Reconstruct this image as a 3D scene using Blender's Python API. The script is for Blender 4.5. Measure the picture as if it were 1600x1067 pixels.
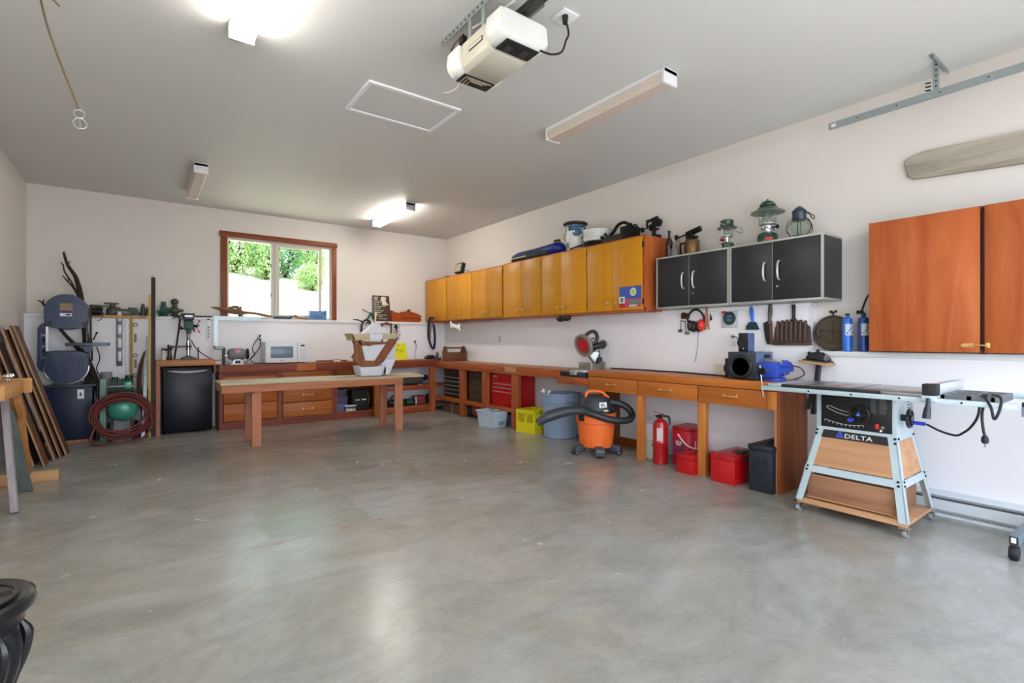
import bpy, bmesh, math, random
from mathutils import Vector, Matrix, Euler
random.seed(7)
S = bpy.context.scene
COL = S.collection
R = math.radians
pi = math.pi
for o in list(bpy.data.objects):
    bpy.data.objects.remove(o)

# ---------------------------------------------------------------- camera, sky, sun, exposure
cd = bpy.data.cameras.new('camera')
cam = bpy.data.objects.new('camera', cd)
COL.objects.link(cam)
cam.location = (0, 0, 1.2)
cam.rotation_euler = (R(90), 0, -0.63697)
cd.sensor_width = 36.0
cd.lens = 775.1 / 1600 * 36
cd.shift_y = -0.0014
cd.clip_start = 0.02
cd.clip_end = 300
S.camera = cam

SKY = 2.6
SUN = 6.0
EXPOSURE = 1.0
LAMP_E = 16.0
w = bpy.data.worlds.new('sky')
S.world = w
w.use_nodes = True
nt = w.node_tree
nt.nodes.clear()
out = nt.nodes.new('ShaderNodeOutputWorld')
bg = nt.nodes.new('ShaderNodeBackground')
tc = nt.nodes.new('ShaderNodeTexCoord')
sx = nt.nodes.new('ShaderNodeSeparateXYZ')
rp = nt.nodes.new('ShaderNodeValToRGB')
nt.links.new(tc.outputs['Generated'], sx.inputs[0])
nt.links.new(sx.outputs['Z'], rp.inputs[0])
rp.color_ramp.elements[0].position = 0.0
rp.color_ramp.elements[0].color = (0.88, 0.94, 1.0, 1)
rp.color_ramp.elements[1].position = 0.9
rp.color_ramp.elements[1].color = (0.55, 0.73, 1.0, 1)
nt.links.new(rp.outputs[0], bg.inputs[0])
bg.inputs[1].default_value = SKY
nt.links.new(bg.outputs[0], out.inputs[0])

sd = bpy.data.lights.new('sun', 'SUN')
so = bpy.data.objects.new('sun', sd)
COL.objects.link(so)
so.rotation_euler = (R(11), R(24), 0)
so.location = (0, -4, 9)
sd.energy = SUN
sd.angle = R(1.0)
sd.color = (1.0, 0.96, 0.9)

vs = S.view_settings
vs.view_transform = 'Standard'
vs.look = 'None'
vs.gamma = 1.0
vs.use_curve_mapping = False
vs.exposure = EXPOSURE

# ---------------------------------------------------------------- helpers: materials
def lin(c):
    r = []
    for x in c[:3]:
        x = x / 255.0
        r.append(x / 12.92 if x <= 0.04045 else ((x + 0.055) / 1.055) ** 2.4)
    return (r[0], r[1], r[2], 1.0)

MATS = {}
def newmat(name):
    m = bpy.data.materials.new(name)
    m.use_nodes = True
    n = m.node_tree.nodes
    return m, n, m.node_tree.links, n['Principled BSDF']

def M(name, c, rough=0.5, metal=0.0, var=0.06, scale=18.0, bump=0.0, coat=0.0, spec=0.5):
    """plain paint, plastic, metal: a colour with faint procedural mottling"""
    if name in MATS:
        return MATS[name]
    m, n, l, p = newmat(name)
    col = lin(c)
    t = n.new('ShaderNodeTexCoord')
    z = n.new('ShaderNodeTexNoise')
    z.inputs['Scale'].default_value = scale
    z.inputs['Detail'].default_value = 4
    l.new(t.outputs['Object'], z.inputs['Vector'])
    x = n.new('ShaderNodeMix')
    x.data_type = 'RGBA'
    x.inputs[6].default_value = tuple(max(0, v * (1 - var)) for v in col[:3]) + (1,)
    x.inputs[7].default_value = tuple(min(1, v * (1 + var)) for v in col[:3]) + (1,)
    l.new(z.outputs['Fac'], x.inputs[0])
    l.new(x.outputs[2], p.inputs['Base Color'])
    p.inputs['Roughness'].default_value = rough
    p.inputs['Metallic'].default_value = metal
    p.inputs['Coat Weight'].default_value = coat
    p.inputs['Specular IOR Level'].default_value = spec
    if bump:
        b = n.new('ShaderNodeBump')
        b.inputs['Strength'].default_value = bump
        b.inputs['Distance'].default_value = 0.004
        l.new(z.outputs['Fac'], b.inputs['Height'])
        l.new(b.outputs[0], p.inputs['Normal'])
    MATS[name] = m
    return m

def W(name, c1, c2, axis=2, rough=0.5, s=26.0, stretch=0.06, coat=0.0, bump=0.12, knots=False):
    """timber: two tones mixed by noise stretched along the grain axis, with per-piece shifts"""
    if name in MATS:
        return MATS[name]
    m, n, l, p = newmat(name)
    t = n.new('ShaderNodeTexCoord')
    oi = n.new('ShaderNodeObjectInfo')
    mp = n.new('ShaderNodeMapping')
    sc = [s, s, s]
    sc[axis] = s * stretch
    mp.inputs['Scale'].default_value = sc
    l.new(t.outputs['Object'], mp.inputs['Vector'])
    mul = n.new('ShaderNodeMath')
    mul.operation = 'MULTIPLY'
    mul.inputs[1].default_value = 37.0
    l.new(oi.outputs['Random'], mul.inputs[0])
    l.new(mul.outputs[0], mp.inputs['Location'])
    z = n.new('ShaderNodeTexNoise')
    z.inputs['Scale'].default_value = 1.0
    z.inputs['Detail'].default_value = 6
    z.inputs['Roughness'].default_value = 0.62
    z.inputs['Distortion'].default_value = 0.6
    l.new(mp.outputs[0], z.inputs['Vector'])
    r = n.new('ShaderNodeValToRGB')
    r.color_ramp.elements[0].position = 0.30
    r.color_ramp.elements[0].color = lin(c2)
    r.color_ramp.elements[1].position = 0.66
    r.color_ramp.elements[1].color = lin(c1)
    l.new(z.outputs['Fac'], r.inputs[0])
    hv = n.new('ShaderNodeHueSaturation')
    mr = n.new('ShaderNodeMapRange')
    mr.inputs['To Min'].default_value = 0.90
    mr.inputs['To Max'].default_value = 1.10
    l.new(oi.outputs['Random'], mr.inputs['Value'])
    l.new(mr.outputs[0], hv.inputs['Value'])
    l.new(r.outputs[0], hv.inputs['Color'])
    last = hv.outputs[0]
    if knots:
        v = n.new('ShaderNodeTexVoronoi')
        v.inputs['Scale'].default_value = 5.0
        l.new(t.outputs['Object'], v.inputs['Vector'])
        kr = n.new('ShaderNodeValToRGB')
        kr.color_ramp.elements[0].position = 0.05
        kr.color_ramp.elements[0].color = (0.28, 0.2, 0.16, 1)
        kr.color_ramp.elements[1].position = 0.11
        kr.color_ramp.elements[1].color = (1, 1, 1, 1)
        l.new(v.outputs['Distance'], kr.inputs[0])
        km = n.new('ShaderNodeMix')
        km.data_type = 'RGBA'
        km.blend_type = 'MULTIPLY'
        km.inputs[0].default_value = 1.0
        l.new(last, km.inputs[6])
        l.new(kr.outputs[0], km.inputs[7])
        last = km.outputs[2]
    l.new(last, p.inputs['Base Color'])
    p.inputs['Roughness'].default_value = rough
    p.inputs['Specular IOR Level'].default_value = 0.28
    p.inputs['Coat Weight'].default_value = coat
    p.inputs['Coat Roughness'].default_value = 0.25
    b = n.new('ShaderNodeBump')
    b.inputs['Strength'].default_value = bump
    b.inputs['Distance'].default_value = 0.002
    l.new(z.outputs['Fac'], b.inputs['Height'])
    l.new(b.outputs[0], p.inputs['Normal'])
    MATS[name] = m
    return m

def GL(name, tint=(255, 255, 255), gloss=0.12, rough=0.02, fog=0.0):
    """thin pane: clear transmission with a Fresnel-like share of mirror reflection"""
    if name in MATS:
        return MATS[name]
    m, n, l, p = newmat(name)
    n.remove(p)
    tr = n.new('ShaderNodeBsdfTransparent')
    tr.inputs[0].default_value = lin(tint)
    g = n.new('ShaderNodeBsdfGlossy')
    g.inputs['Roughness'].default_value = rough
    lw = n.new('ShaderNodeLayerWeight')
    lw.inputs['Blend'].default_value = 0.25
    mx = n.new('ShaderNodeMixShader')
    ml = n.new('ShaderNodeMath')
    ml.operation = 'MULTIPLY'
    ml.inputs[1].default_value = gloss * 3
    l.new(lw.outputs['Fresnel'], ml.inputs[0])
    l.new(ml.outputs[0], mx.inputs[0])
    l.new(tr.outputs[0], mx.inputs[1])
    l.new(g.outputs[0], mx.inputs[2])
    last = mx.outputs[0]
    if fog:
        d = n.new('ShaderNodeBsdfDiffuse')
        d.inputs[0].default_value = lin(tint)
        m2 = n.new('ShaderNodeMixShader')
        m2.inputs[0].default_value = fog
        l.new(last, m2.inputs[1])
        l.new(d.outputs[0], m2.inputs[2])
        last = m2.outputs[0]
    l.new(last, n['Material Output'].inputs[0])
    MATS[name] = m
    return m

def EM(name, c, e):
    m, n, l, p = newmat(name)
    p.inputs['Base Color'].default_value = lin(c)
    p.inputs['Emission Color'].default_value = lin(c)
    p.inputs['Emission Strength'].default_value = e
    MATS[name] = m
    return m

# ---------------------------------------------------------------- helpers: geometry
class B:
    """collects shapes; one B becomes ONE mesh object"""
    def __init__(s):
        s.bm = bmesh.new()

    def _bev(s, vs, bev, seg=2):
        es = set()
        for v in vs:
            es.update(v.link_edges)
        bmesh.ops.bevel(s.bm, geom=list(es), offset=bev, segments=seg, profile=0.5, affect='EDGES', clamp_overlap=True)

    def hexa(s, pts, bev=0):
        """eight corners: bottom ring of four, then top ring of four"""
        v = [s.bm.verts.new(p) for p in pts]
        for f in ((3, 2, 1, 0), (4, 5, 6, 7), (0, 1, 5, 4), (1, 2, 6, 5), (2, 3, 7, 6), (3, 0, 4, 7)):
            s.bm.faces.new([v[i] for i in f])
        if bev:
            s._bev(v, bev)
        return s

    def box(s, x0, x1, y0, y1, z0, z1, bev=0):
        return s.hexa([(x0, y0, z0), (x1, y0, z0), (x1, y1, z0), (x0, y1, z0),
                       (x0, y0, z1), (x1, y0, z1), (x1, y1, z1), (x0, y1, z1)], bev)

    def obox(s, c, d, rot=(0, 0, 0), bev=0):
        m = Matrix.Translation(c) @ Euler(rot).to_matrix().to_4x4()
        x, y, z = d[0] / 2, d[1] / 2, d[2] / 2
        q = [(-x, -y, -z), (x, -y, -z), (x, y, -z), (-x, y, -z), (-x, -y, z), (x, -y, z), (x, y, z), (-x, y, z)]
        return s.hexa([m @ Vector(p) for p in q], bev)

    def bar(s, a, b, wd, th, up=(0, 0, 1), bev=0):
        """rectangular bar from a to b; th along 'up', wd across"""
        a, b, up = Vector(a), Vector(b), Vector(up)
        d = (b - a).normalized()
        sd_ = d.cross(up)
        if sd_.length < 1e-5:
            sd_ = d.cross(Vector((1, 0, 0)))
        sd_.normalize()
        u = sd_.cross(d).normalized()
        q = []
        for e in (a, b):
            for i, j in ((-1, -1), (1, -1), (1, 1), (-1, 1)):
                q.append(e + sd_ * (wd / 2 * i) + u * (th / 2 * j))
        return s.hexa(q, bev)

    def cyl(s, a, b, r0, r1=None, n=16, cap=True):
        r1 = r0 if r1 is None else r1
        a, b = Vector(a), Vector(b)
        d = (b - a).normalized()
        u = d.orthogonal().normalized()
        w_ = d.cross(u)
        A, C = [], []
        for i in range(n):
            t = 2 * pi * i / n
            e = u * math.cos(t) + w_ * math.sin(t)
            A.append(s.bm.verts.new(a + e * r0))
            C.append(s.bm.verts.new(b + e * r1))
        for i in range(n):
            j = (i + 1) % n
            s.bm.faces.new((A[i], A[j], C[j], C[i]))
        if cap:
            s.bm.faces.new(A[::-1])
            s.bm.faces.new(C)
        return s

    def tube(s, pts, r, n=8, closed=False, sub=0, radii=None):
        P = [Vector(p) for p in pts]
        if sub:
            Q = []
            N = len(P)
            rng = range(N if closed else N - 1)
            for i in rng:
                p0 = P[(i - 1) % N] if (closed or i > 0) else P[0] * 2 - P[1]
                p1, p2 = P[i], P[(i + 1) % N]
                p3 = P[(i + 2) % N] if (closed or i < N - 2) else P[-1] * 2 - P[-2]
                for k in range(sub):
                    t = k / sub
                    Q.append(0.5 * ((2 * p1) + (p2 - p0) * t + (2 * p0 - 5 * p1 + 4 * p2 - p3) * t * t + (3 * p1 - p0 - 3 * p2 + p3) * t ** 3))
            if not closed:
                Q.append(P[-1])
            P = Q
        N = len(P)
        rings = []
        u = None
        for i in range(N):
            if closed:
                d = P[(i + 1) % N] - P[i - 1]
            else:
                d = P[min(i + 1, N - 1)] - P[max(i - 1, 0)]
            if d.length < 1e-9:
                d = Vector((0, 0, 1))
            d.normalize()
            if u is None:
                u = d.orthogonal().normalized()
            u = (u - d * u.dot(d))
            if u.length < 1e-6:
                u = d.orthogonal()
            u.normalize()
            w_ = d.cross(u)
            if radii:
                f = i / (N - 1) * (len(radii) - 1)
                k = min(int(f), len(radii) - 2)
                rr = radii[k] + (radii[k + 1] - radii[k]) * (f - k)
            else:
                rr = r
            rings.append([s.bm.verts.new(P[i] + (u * math.cos(2 * pi * k / n) + w_ * math.sin(2 * pi * k / n)) * rr) for k in range(n)])
        for i in range(N if closed else N - 1):
            A, C = rings[i], rings[(i + 1) % N]
            for k in range(n):
                j = (k + 1) % n
                s.bm.faces.new((A[k], A[j], C[j], C[k]))
        if not closed:
            s.bm.faces.new(rings[0][::-1])
            s.bm.faces.new(rings[-1])
        return s

    def lathe(s, prof, c=(0, 0, 0), n=24, axis=2, cap=True):
        """(radius, height) pairs turned about an axis through c"""
        c = Vector(c)
        rings = []
        for r, h in prof:
            ring = []
            for i in range(n):
                t = 2 * pi * i / n
                a, b = math.cos(t) * max(r, 1e-4), math.sin(t) * max(r, 1e-4)
                p = (a, b, h) if axis == 2 else ((h, a, b) if axis == 0 else (b, h, a))
                ring.append(s.bm.verts.new(c + Vector(p)))
            rings.append(ring)
        for A, C in zip(rings, rings[1:]):
            for i in range(n):
                j = (i + 1) % n
                s.bm.faces.new((A[i], A[j], C[j], C[i]))
        if cap:
            s.bm.faces.new(rings[0][::-1])
            s.bm.faces.new(rings[-1])
        return s

    def prism(s, poly, t0, t1, ax='y', bev=0):
        """2-D outline extruded from t0 to t1 along ax (outline in the other two axes, in xyz order)"""
        def p3(a, b, t):
            return (a, t, b) if ax == 'y' else ((t, a, b) if ax == 'x' else (a, b, t))
        A = [s.bm.verts.new(p3(a, b, t0)) for a, b in poly]
        C = [s.bm.verts.new(p3(a, b, t1)) for a, b in poly]
        N = len(poly)
        for i in range(N):
            j = (i + 1) % N
            s.bm.faces.new((A[i], A[j], C[j], C[i]))
        s.bm.faces.new(A[::-1])
        s.bm.faces.new(C)
        if bev:
            s._bev(A + C, bev, 1)
        return s

    def ell(s, c, r, n=16, m=10):
        c = Vector(c)
        prev = None
        top = s.bm.verts.new(c + Vector((0, 0, r[2])))
        for j in range(1, m):
            a = pi * j / m
            ring = [s.bm.verts.new(c + Vector((r[0] * math.sin(a) * math.cos(2 * pi * i / n), r[1] * math.sin(a) * math.sin(2 * pi * i / n), r[2] * math.cos(a)))) for i in range(n)]
            for i in range(n):
                k = (i + 1) % n
                if prev is None:
                    s.bm.faces.new((top, ring[i], ring[k]))
                else:
                    s.bm.faces.new((prev[i], ring[i], ring[k], prev[k]))
            prev = ring
        bot = s.bm.verts.new(c - Vector((0, 0, r[2])))
        for i in range(n):
            s.bm.faces.new((prev[i], bot, prev[(i + 1) % n]))
        return s

    def ring(s, c, Rr, r, ax=2, n=24, k=8, a0=0, a1=2 * pi):
        full = abs(a1 - a0) > 6.28
        N = n if full else n + 1
        pts = []
        for i in range(N):
            t = a0 + (a1 - a0) * i / n
            a, b = Rr * math.cos(t), Rr * math.sin(t)
            pts.append(Vector(c) + Vector((a, b, 0) if ax == 2 else ((0, a, b) if ax == 0 else (a, 0, b))))
        return s.tube(pts, r, k, closed=full)

    def xf(s, m):
        bmesh.ops.transform(s.bm, matrix=m, verts=s.bm.verts)
        return s

    def jit(s, a, seed=1):
        g = random.Random(seed)
        for v in s.bm.verts:
            v.co += Vector((g.uniform(-a, a), g.uniform(-a, a), g.uniform(-a, a)))
        return s

OFF = {}
def _root(o):
    while o.parent:
        o = o.parent
    return o

def build(name, b, mat, parent=None, smooth=True, angle=38):
    """links the collected shapes as one mesh object; under a thing the world coordinates become the thing's own"""
    bmesh.ops.recalc_face_normals(b.bm, faces=b.bm.faces)
    if parent is not None:
        off = OFF.get(_root(parent).name)
        if off is not None:
            bmesh.ops.translate(b.bm, vec=-off, verts=b.bm.verts)
    me = bpy.data.meshes.new(name)
    b.bm.to_mesh(me)
    b.bm.free()
    if smooth:
        me.shade_smooth()
        me.set_sharp_from_angle(angle=R(angle))
    for m in (mat if isinstance(mat, (list, tuple)) else (mat,)):
        me.materials.append(m)
    o = bpy.data.objects.new(name, me)
    COL.objects.link(o)
    if parent is not None:
        o.parent = parent
    return o

def tag(o, label, cat, group=None):
    o['label'] = label
    o['category'] = cat
    if group:
        o['group'] = group
    return o

def thing(name, label, cat, loc=(0, 0, 0), group=None, rotz=0.0, local=False):
    o = bpy.data.objects.new(name, None)
    o.empty_display_size = 0.05
    COL.objects.link(o)
    o.location = loc
    o.rotation_euler = (0, 0, rotz)
    tag(o, label, cat, group)
    if not local:
        OFF[o.name] = Vector(loc)
    return o

def solo(name, b, mat, label, cat, group=None, angle=38):
    """a thing of a single mesh, its origin at its own base"""
    xs = [v.co for v in b.bm.verts]
    lo = Vector([min(p[i] for p in xs) for i in range(3)])
    hi = Vector([max(p[i] for p in xs) for i in range(3)])
    c = Vector(((lo.x + hi.x) / 2, (lo.y + hi.y) / 2, lo.z))
    bmesh.ops.translate(b.bm, vec=-c, verts=b.bm.verts)
    o = build(name, b, mat, None, True, angle)
    o.location = c
    return tag(o, label, cat, group)

def struct(name, b, mat, parent=None, angle=38):
    o = build(name, b, mat, parent, True, angle)
    if parent is None:
        o['kind'] = 'structure'
    return o

def dup(root, loc, rotz=None, label=None):
    def cp(o, par):
        c = o.copy()
        COL.objects.link(c)
        c.parent = par
        for ch in o.children:
            cp(ch, c)
        return c
    r = cp(root, None)
    r.location = loc
    if rotz is not None:
        r.rotation_euler = (0, 0, rotz)
    if label:
        r['label'] = label
    return r

def label_part(o, s):
    o['label'] = s
    return o

def text(name, body, size, mat, parent, org, right, up, depth=0.0006, align='CENTER', sx=1.0):
    """flat lettering laid on a surface: org = middle of the baseline, right/up = the surface's axes"""
    cu = bpy.data.curves.new(name, 'FONT')
    cu.body = body
    cu.size = size
    cu.align_x = align
    cu.extrude = depth / 2
    cu.resolution_u = 2
    tmp = bpy.data.objects.new(name, cu)
    COL.objects.link(tmp)
    dg = bpy.context.evaluated_depsgraph_get()
    me = bpy.data.meshes.new_from_object(tmp.evaluated_get(dg))
    bpy.data.objects.remove(tmp)
    r, u = Vector(right).normalized(), Vector(up).normalized()
    nn = r.cross(u)
    m = Matrix(((r.x * sx, u.x, nn.x, org[0]), (r.y * sx, u.y, nn.y, org[1]), (r.z * sx, u.z, nn.z, org[2]), (0, 0, 0, 1)))
    me.transform(m)
    if parent is not None:
        off = OFF.get(_root(parent).name)
        if off is not None:
            me.transform(Matrix.Translation(-off))
    me.materials.clear()
    me.materials.append(mat)
    o = bpy.data.objects.new(name, me)
    COL.objects.link(o)
    o.parent = parent
    return o

# ---------------------------------------------------------------- materials
fir = W('red_fir', (176, 92, 52), (138, 62, 34), 0, 0.42, 22)
fir_y = W('red_fir_y', (184, 100, 56), (146, 70, 38), 1, 0.42, 22)
fir_z = W('red_fir_z', (178, 96, 55), (140, 66, 36), 2, 0.42, 22)
firdk = W('dark_fir', (148, 74, 48), (116, 52, 36), 0, 0.45, 22)
firdk_z = W('dark_fir_z', (146, 74, 50), (112, 52, 36), 2, 0.45, 22)
honey = W('honey_ply', (186, 108, 50), (158, 84, 36), 0, 0.38, 16)
honey_y = W('honey_ply_y', (192, 112, 48), (166, 90, 36), 1, 0.36, 16)
honey_z = W('honey_fir_z', (206, 132, 66), (176, 98, 44), 2, 0.4, 20)
panel_z = W('stained_panel_z', (150, 82, 42), (118, 58, 28), 2, 0.42, 14)
topwood = W('bench_top_y', (178, 134, 100), (150, 104, 74), 1, 0.5, 18)
topwood_x = W('bench_top_x', (178, 134, 100), (150, 104, 74), 0, 0.5, 18)
yply = W('yellow_maple_z', (212, 146, 30), (202, 132, 22), 2, 0.36, 30, 0.04)
oply = W('orange_ply_z', (186, 100, 50), (158, 72, 34), 2, 0.42, 9, 0.14)
pine = W('raw_pine_x', (198, 158, 112), (176, 130, 86), 0, 0.6, 20, knots=True)
pine_z = W('raw_pine_z', (190, 130, 98), (166, 102, 74), 2, 0.6, 20, knots=True)
pine_y = W('raw_pine_y', (200, 156, 108), (176, 128, 84), 1, 0.6, 20)
tabletop = W('grey_ply_x', (206, 190, 158), (178, 160, 128), 0, 0.55, 12)
beam = W('table_beam_x', (186, 124, 90), (160, 98, 70), 0, 0.6, 18, knots=True)
sawply = W('saw_ply_y', (206, 158, 116), (182, 130, 92), 1, 0.5, 14)
sawply2 = W('saw_ply_dull', (168, 122, 92), (136, 94, 70), 1, 0.5, 12)
weathered = W('weathered_plank', (176, 168, 152), (140, 132, 118), 1, 0.75, 22)
lam = W('laminate_face', (112, 74, 54), (90, 58, 44), 2, 0.45, 18)
lamedge = W('laminate_edge', (178, 146, 110), (150, 118, 86), 2, 0.6, 24)
greyplank = W('grey_painted_plank', (104, 116, 112), (84, 96, 94), 2, 0.6, 14)
driftgrey = W('driftwood_leg', (164, 156, 158), (138, 130, 134), 2, 0.8, 20)
bark = W('bark', (66, 52, 42), (40, 32, 28), 2, 0.85, 30, 0.3, bump=0.4)
toolwood = W('caddy_wood', (122, 78, 50), (96, 58, 36), 1, 0.6, 20)
carved = W('carved_wood', (172, 76, 30), (138, 54, 18), 0, 0.38, 14)

white = M('white_paint', (232, 232, 232), 0.5)
black = M('black_plastic', (24, 24, 26), 0.42)
rubber = M('black_rubber', (22, 22, 24), 0.6)
dgrey = M('dark_grey_plastic', (48, 52, 58), 0.45)
mgrey = M('mid_grey', (120, 122, 124), 0.5)
iron = M('cast_iron', (50, 44, 40), 0.6, 0.5, 0.2, 40, 0.3)
blackiron = M('black_iron', (30, 28, 28), 0.5, 0.5, 0.15, 40, 0.2)
steel = M('steel', (186, 188, 190), 0.28, 1.0, 0.05)
galv = M('galvanised', (168, 178, 180), 0.42, 0.85, 0.16, 30)
brass = M('brass', (236, 200, 128), 0.32, 0.9, 0.08)
agedbrass = M('aged_brass', (124, 98, 66), 0.45, 0.8, 0.2, 30)
knobm = M('knob_brass', (206, 184, 138), 0.3, 0.9, 0.1)
alum = M('aluminium', (196, 198, 200), 0.38, 0.8, 0.06)
blue = M('bandsaw_blue', (20, 44, 82), 0.28, 0.0, 0.06, coat=0.3, spec=0.4)
cabblue = M('cabinet_blue', (18, 28, 58), 0.4, 0.0, spec=0.3)
viceblue = M('vise_blue', (36, 70, 176), 0.4)
propane = M('propane_blue', (34, 112, 214), 0.35, coat=0.3)
propane2 = M('oxygen_blue', (22, 62, 140), 0.35, coat=0.3)
red = M('red_enamel', (188, 14, 22), 0.3, coat=0.3)
dred = M('dark_red', (140, 14, 22), 0.4)
teal = M('compressor_teal', (64, 150, 128), 0.3, 0.1, 0.1, coat=0.2)
dgreen = M('dark_green', (40, 70, 58), 0.45, 0.2, 0.15)
verdigris = M('verdigris', (50, 94, 90), 0.55, 0.4, 0.3, 40, 0.2)
bronze = M('bronze', (84, 88, 76), 0.5, 0.5, 0.25, 40, 0.2)
orange = M('vac_orange', (240, 112, 44), 0.42)
trashblue = M('bin_blue_grey', (142, 162, 192), 0.5)
toteblue = M('tote_blue', (190, 205, 220), 0.5)
yellow = M('crate_yellow', (226, 212, 32), 0.45)
acid = M('sign_yellow', (236, 232, 42), 0.45)
sawgrey = M('saw_grey_blue', (188, 204, 210), 0.35, 0.2)
castgrey = M('saw_cast_top', (176, 182, 184), 0.3, 0.6)
offwhite = M('off_white', (222, 220, 212), 0.5)
cream = M('cream_plastic', (214, 206, 190), 0.45)
oliveb = M('olive_brown_metal', (86, 72, 50), 0.4, 0.2)
ammo = M('ammo_blue_black', (40, 46, 54), 0.5, 0.2)
blackdoor = M('black_laminate', (36, 37, 40), 0.4)
silver = M('silver_trim', (176, 176, 172), 0.4, 0.4)
hose = M('hose_red', (98, 36, 30), 0.5, 0.0, 0.15)
navy = M('navy_cloth', (26, 34, 64), 0.8)
leather = M('leather', (132, 76, 42), 0.6)
copper = M('copper', (150, 92, 62), 0.4, 0.7, 0.2)
paper = M('paper_white', (238, 238, 238), 0.7)
ink = M('ink_black', (26, 26, 28), 0.6)
smoke = GL('lamp_glass', (226, 232, 226), 0.2, 0.03, 0.06)
clearglass = GL('window_glass', (248, 252, 250), 0.10, 0.0)

# ---- wall, ceiling and floor finishes
def plaster(name, c, rough=0.6):
    m, n, l, p = newmat(name)
    t = n.new('ShaderNodeTexCoord')
    z = n.new('ShaderNodeTexNoise')
    z.inputs['Scale'].default_value = 140
    z.inputs['Detail'].default_value = 3
    l.new(t.outputs['Object'], z.inputs['Vector'])
    z2 = n.new('ShaderNodeTexNoise')
    z2.inputs['Scale'].default_value = 1.2
    z2.inputs['Detail'].default_value = 4
    l.new(t.outputs['Object'], z2.inputs['Vector'])
    x = n.new('ShaderNodeMix')
    x.data_type = 'RGBA'
    c0 = lin(c)
    x.inputs[6].default_value = tuple(v * 0.96 for v in c0[:3]) + (1,)
    x.inputs[7].default_value = tuple(min(1, v * 1.03) for v in c0[:3]) + (1,)
    l.new(z2.outputs['Fac'], x.inputs[0])
    l.new(x.outputs[2], p.inputs['Base Color'])
    b = n.new('ShaderNodeBump')
    b.inputs['Strength'].default_value = 0.06
    b.inputs['Distance'].default_value = 0.003
    l.new(z.outputs['Fac'], b.inputs['Height'])
    l.new(b.outputs[0], p.inputs['Normal'])
    p.inputs['Roughness'].default_value = rough
    p.inputs['Specular IOR Level'].default_value = 0.3
    return m
wallm = plaster('wall_paint', (226, 219, 212))
ceilm = plaster('ceiling_paint', (214, 213, 210))
lowm = plaster('lower_wall_paint', (243, 241, 245), 0.5)
trimw = M('trim_white', (236, 236, 238), 0.4)

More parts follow.
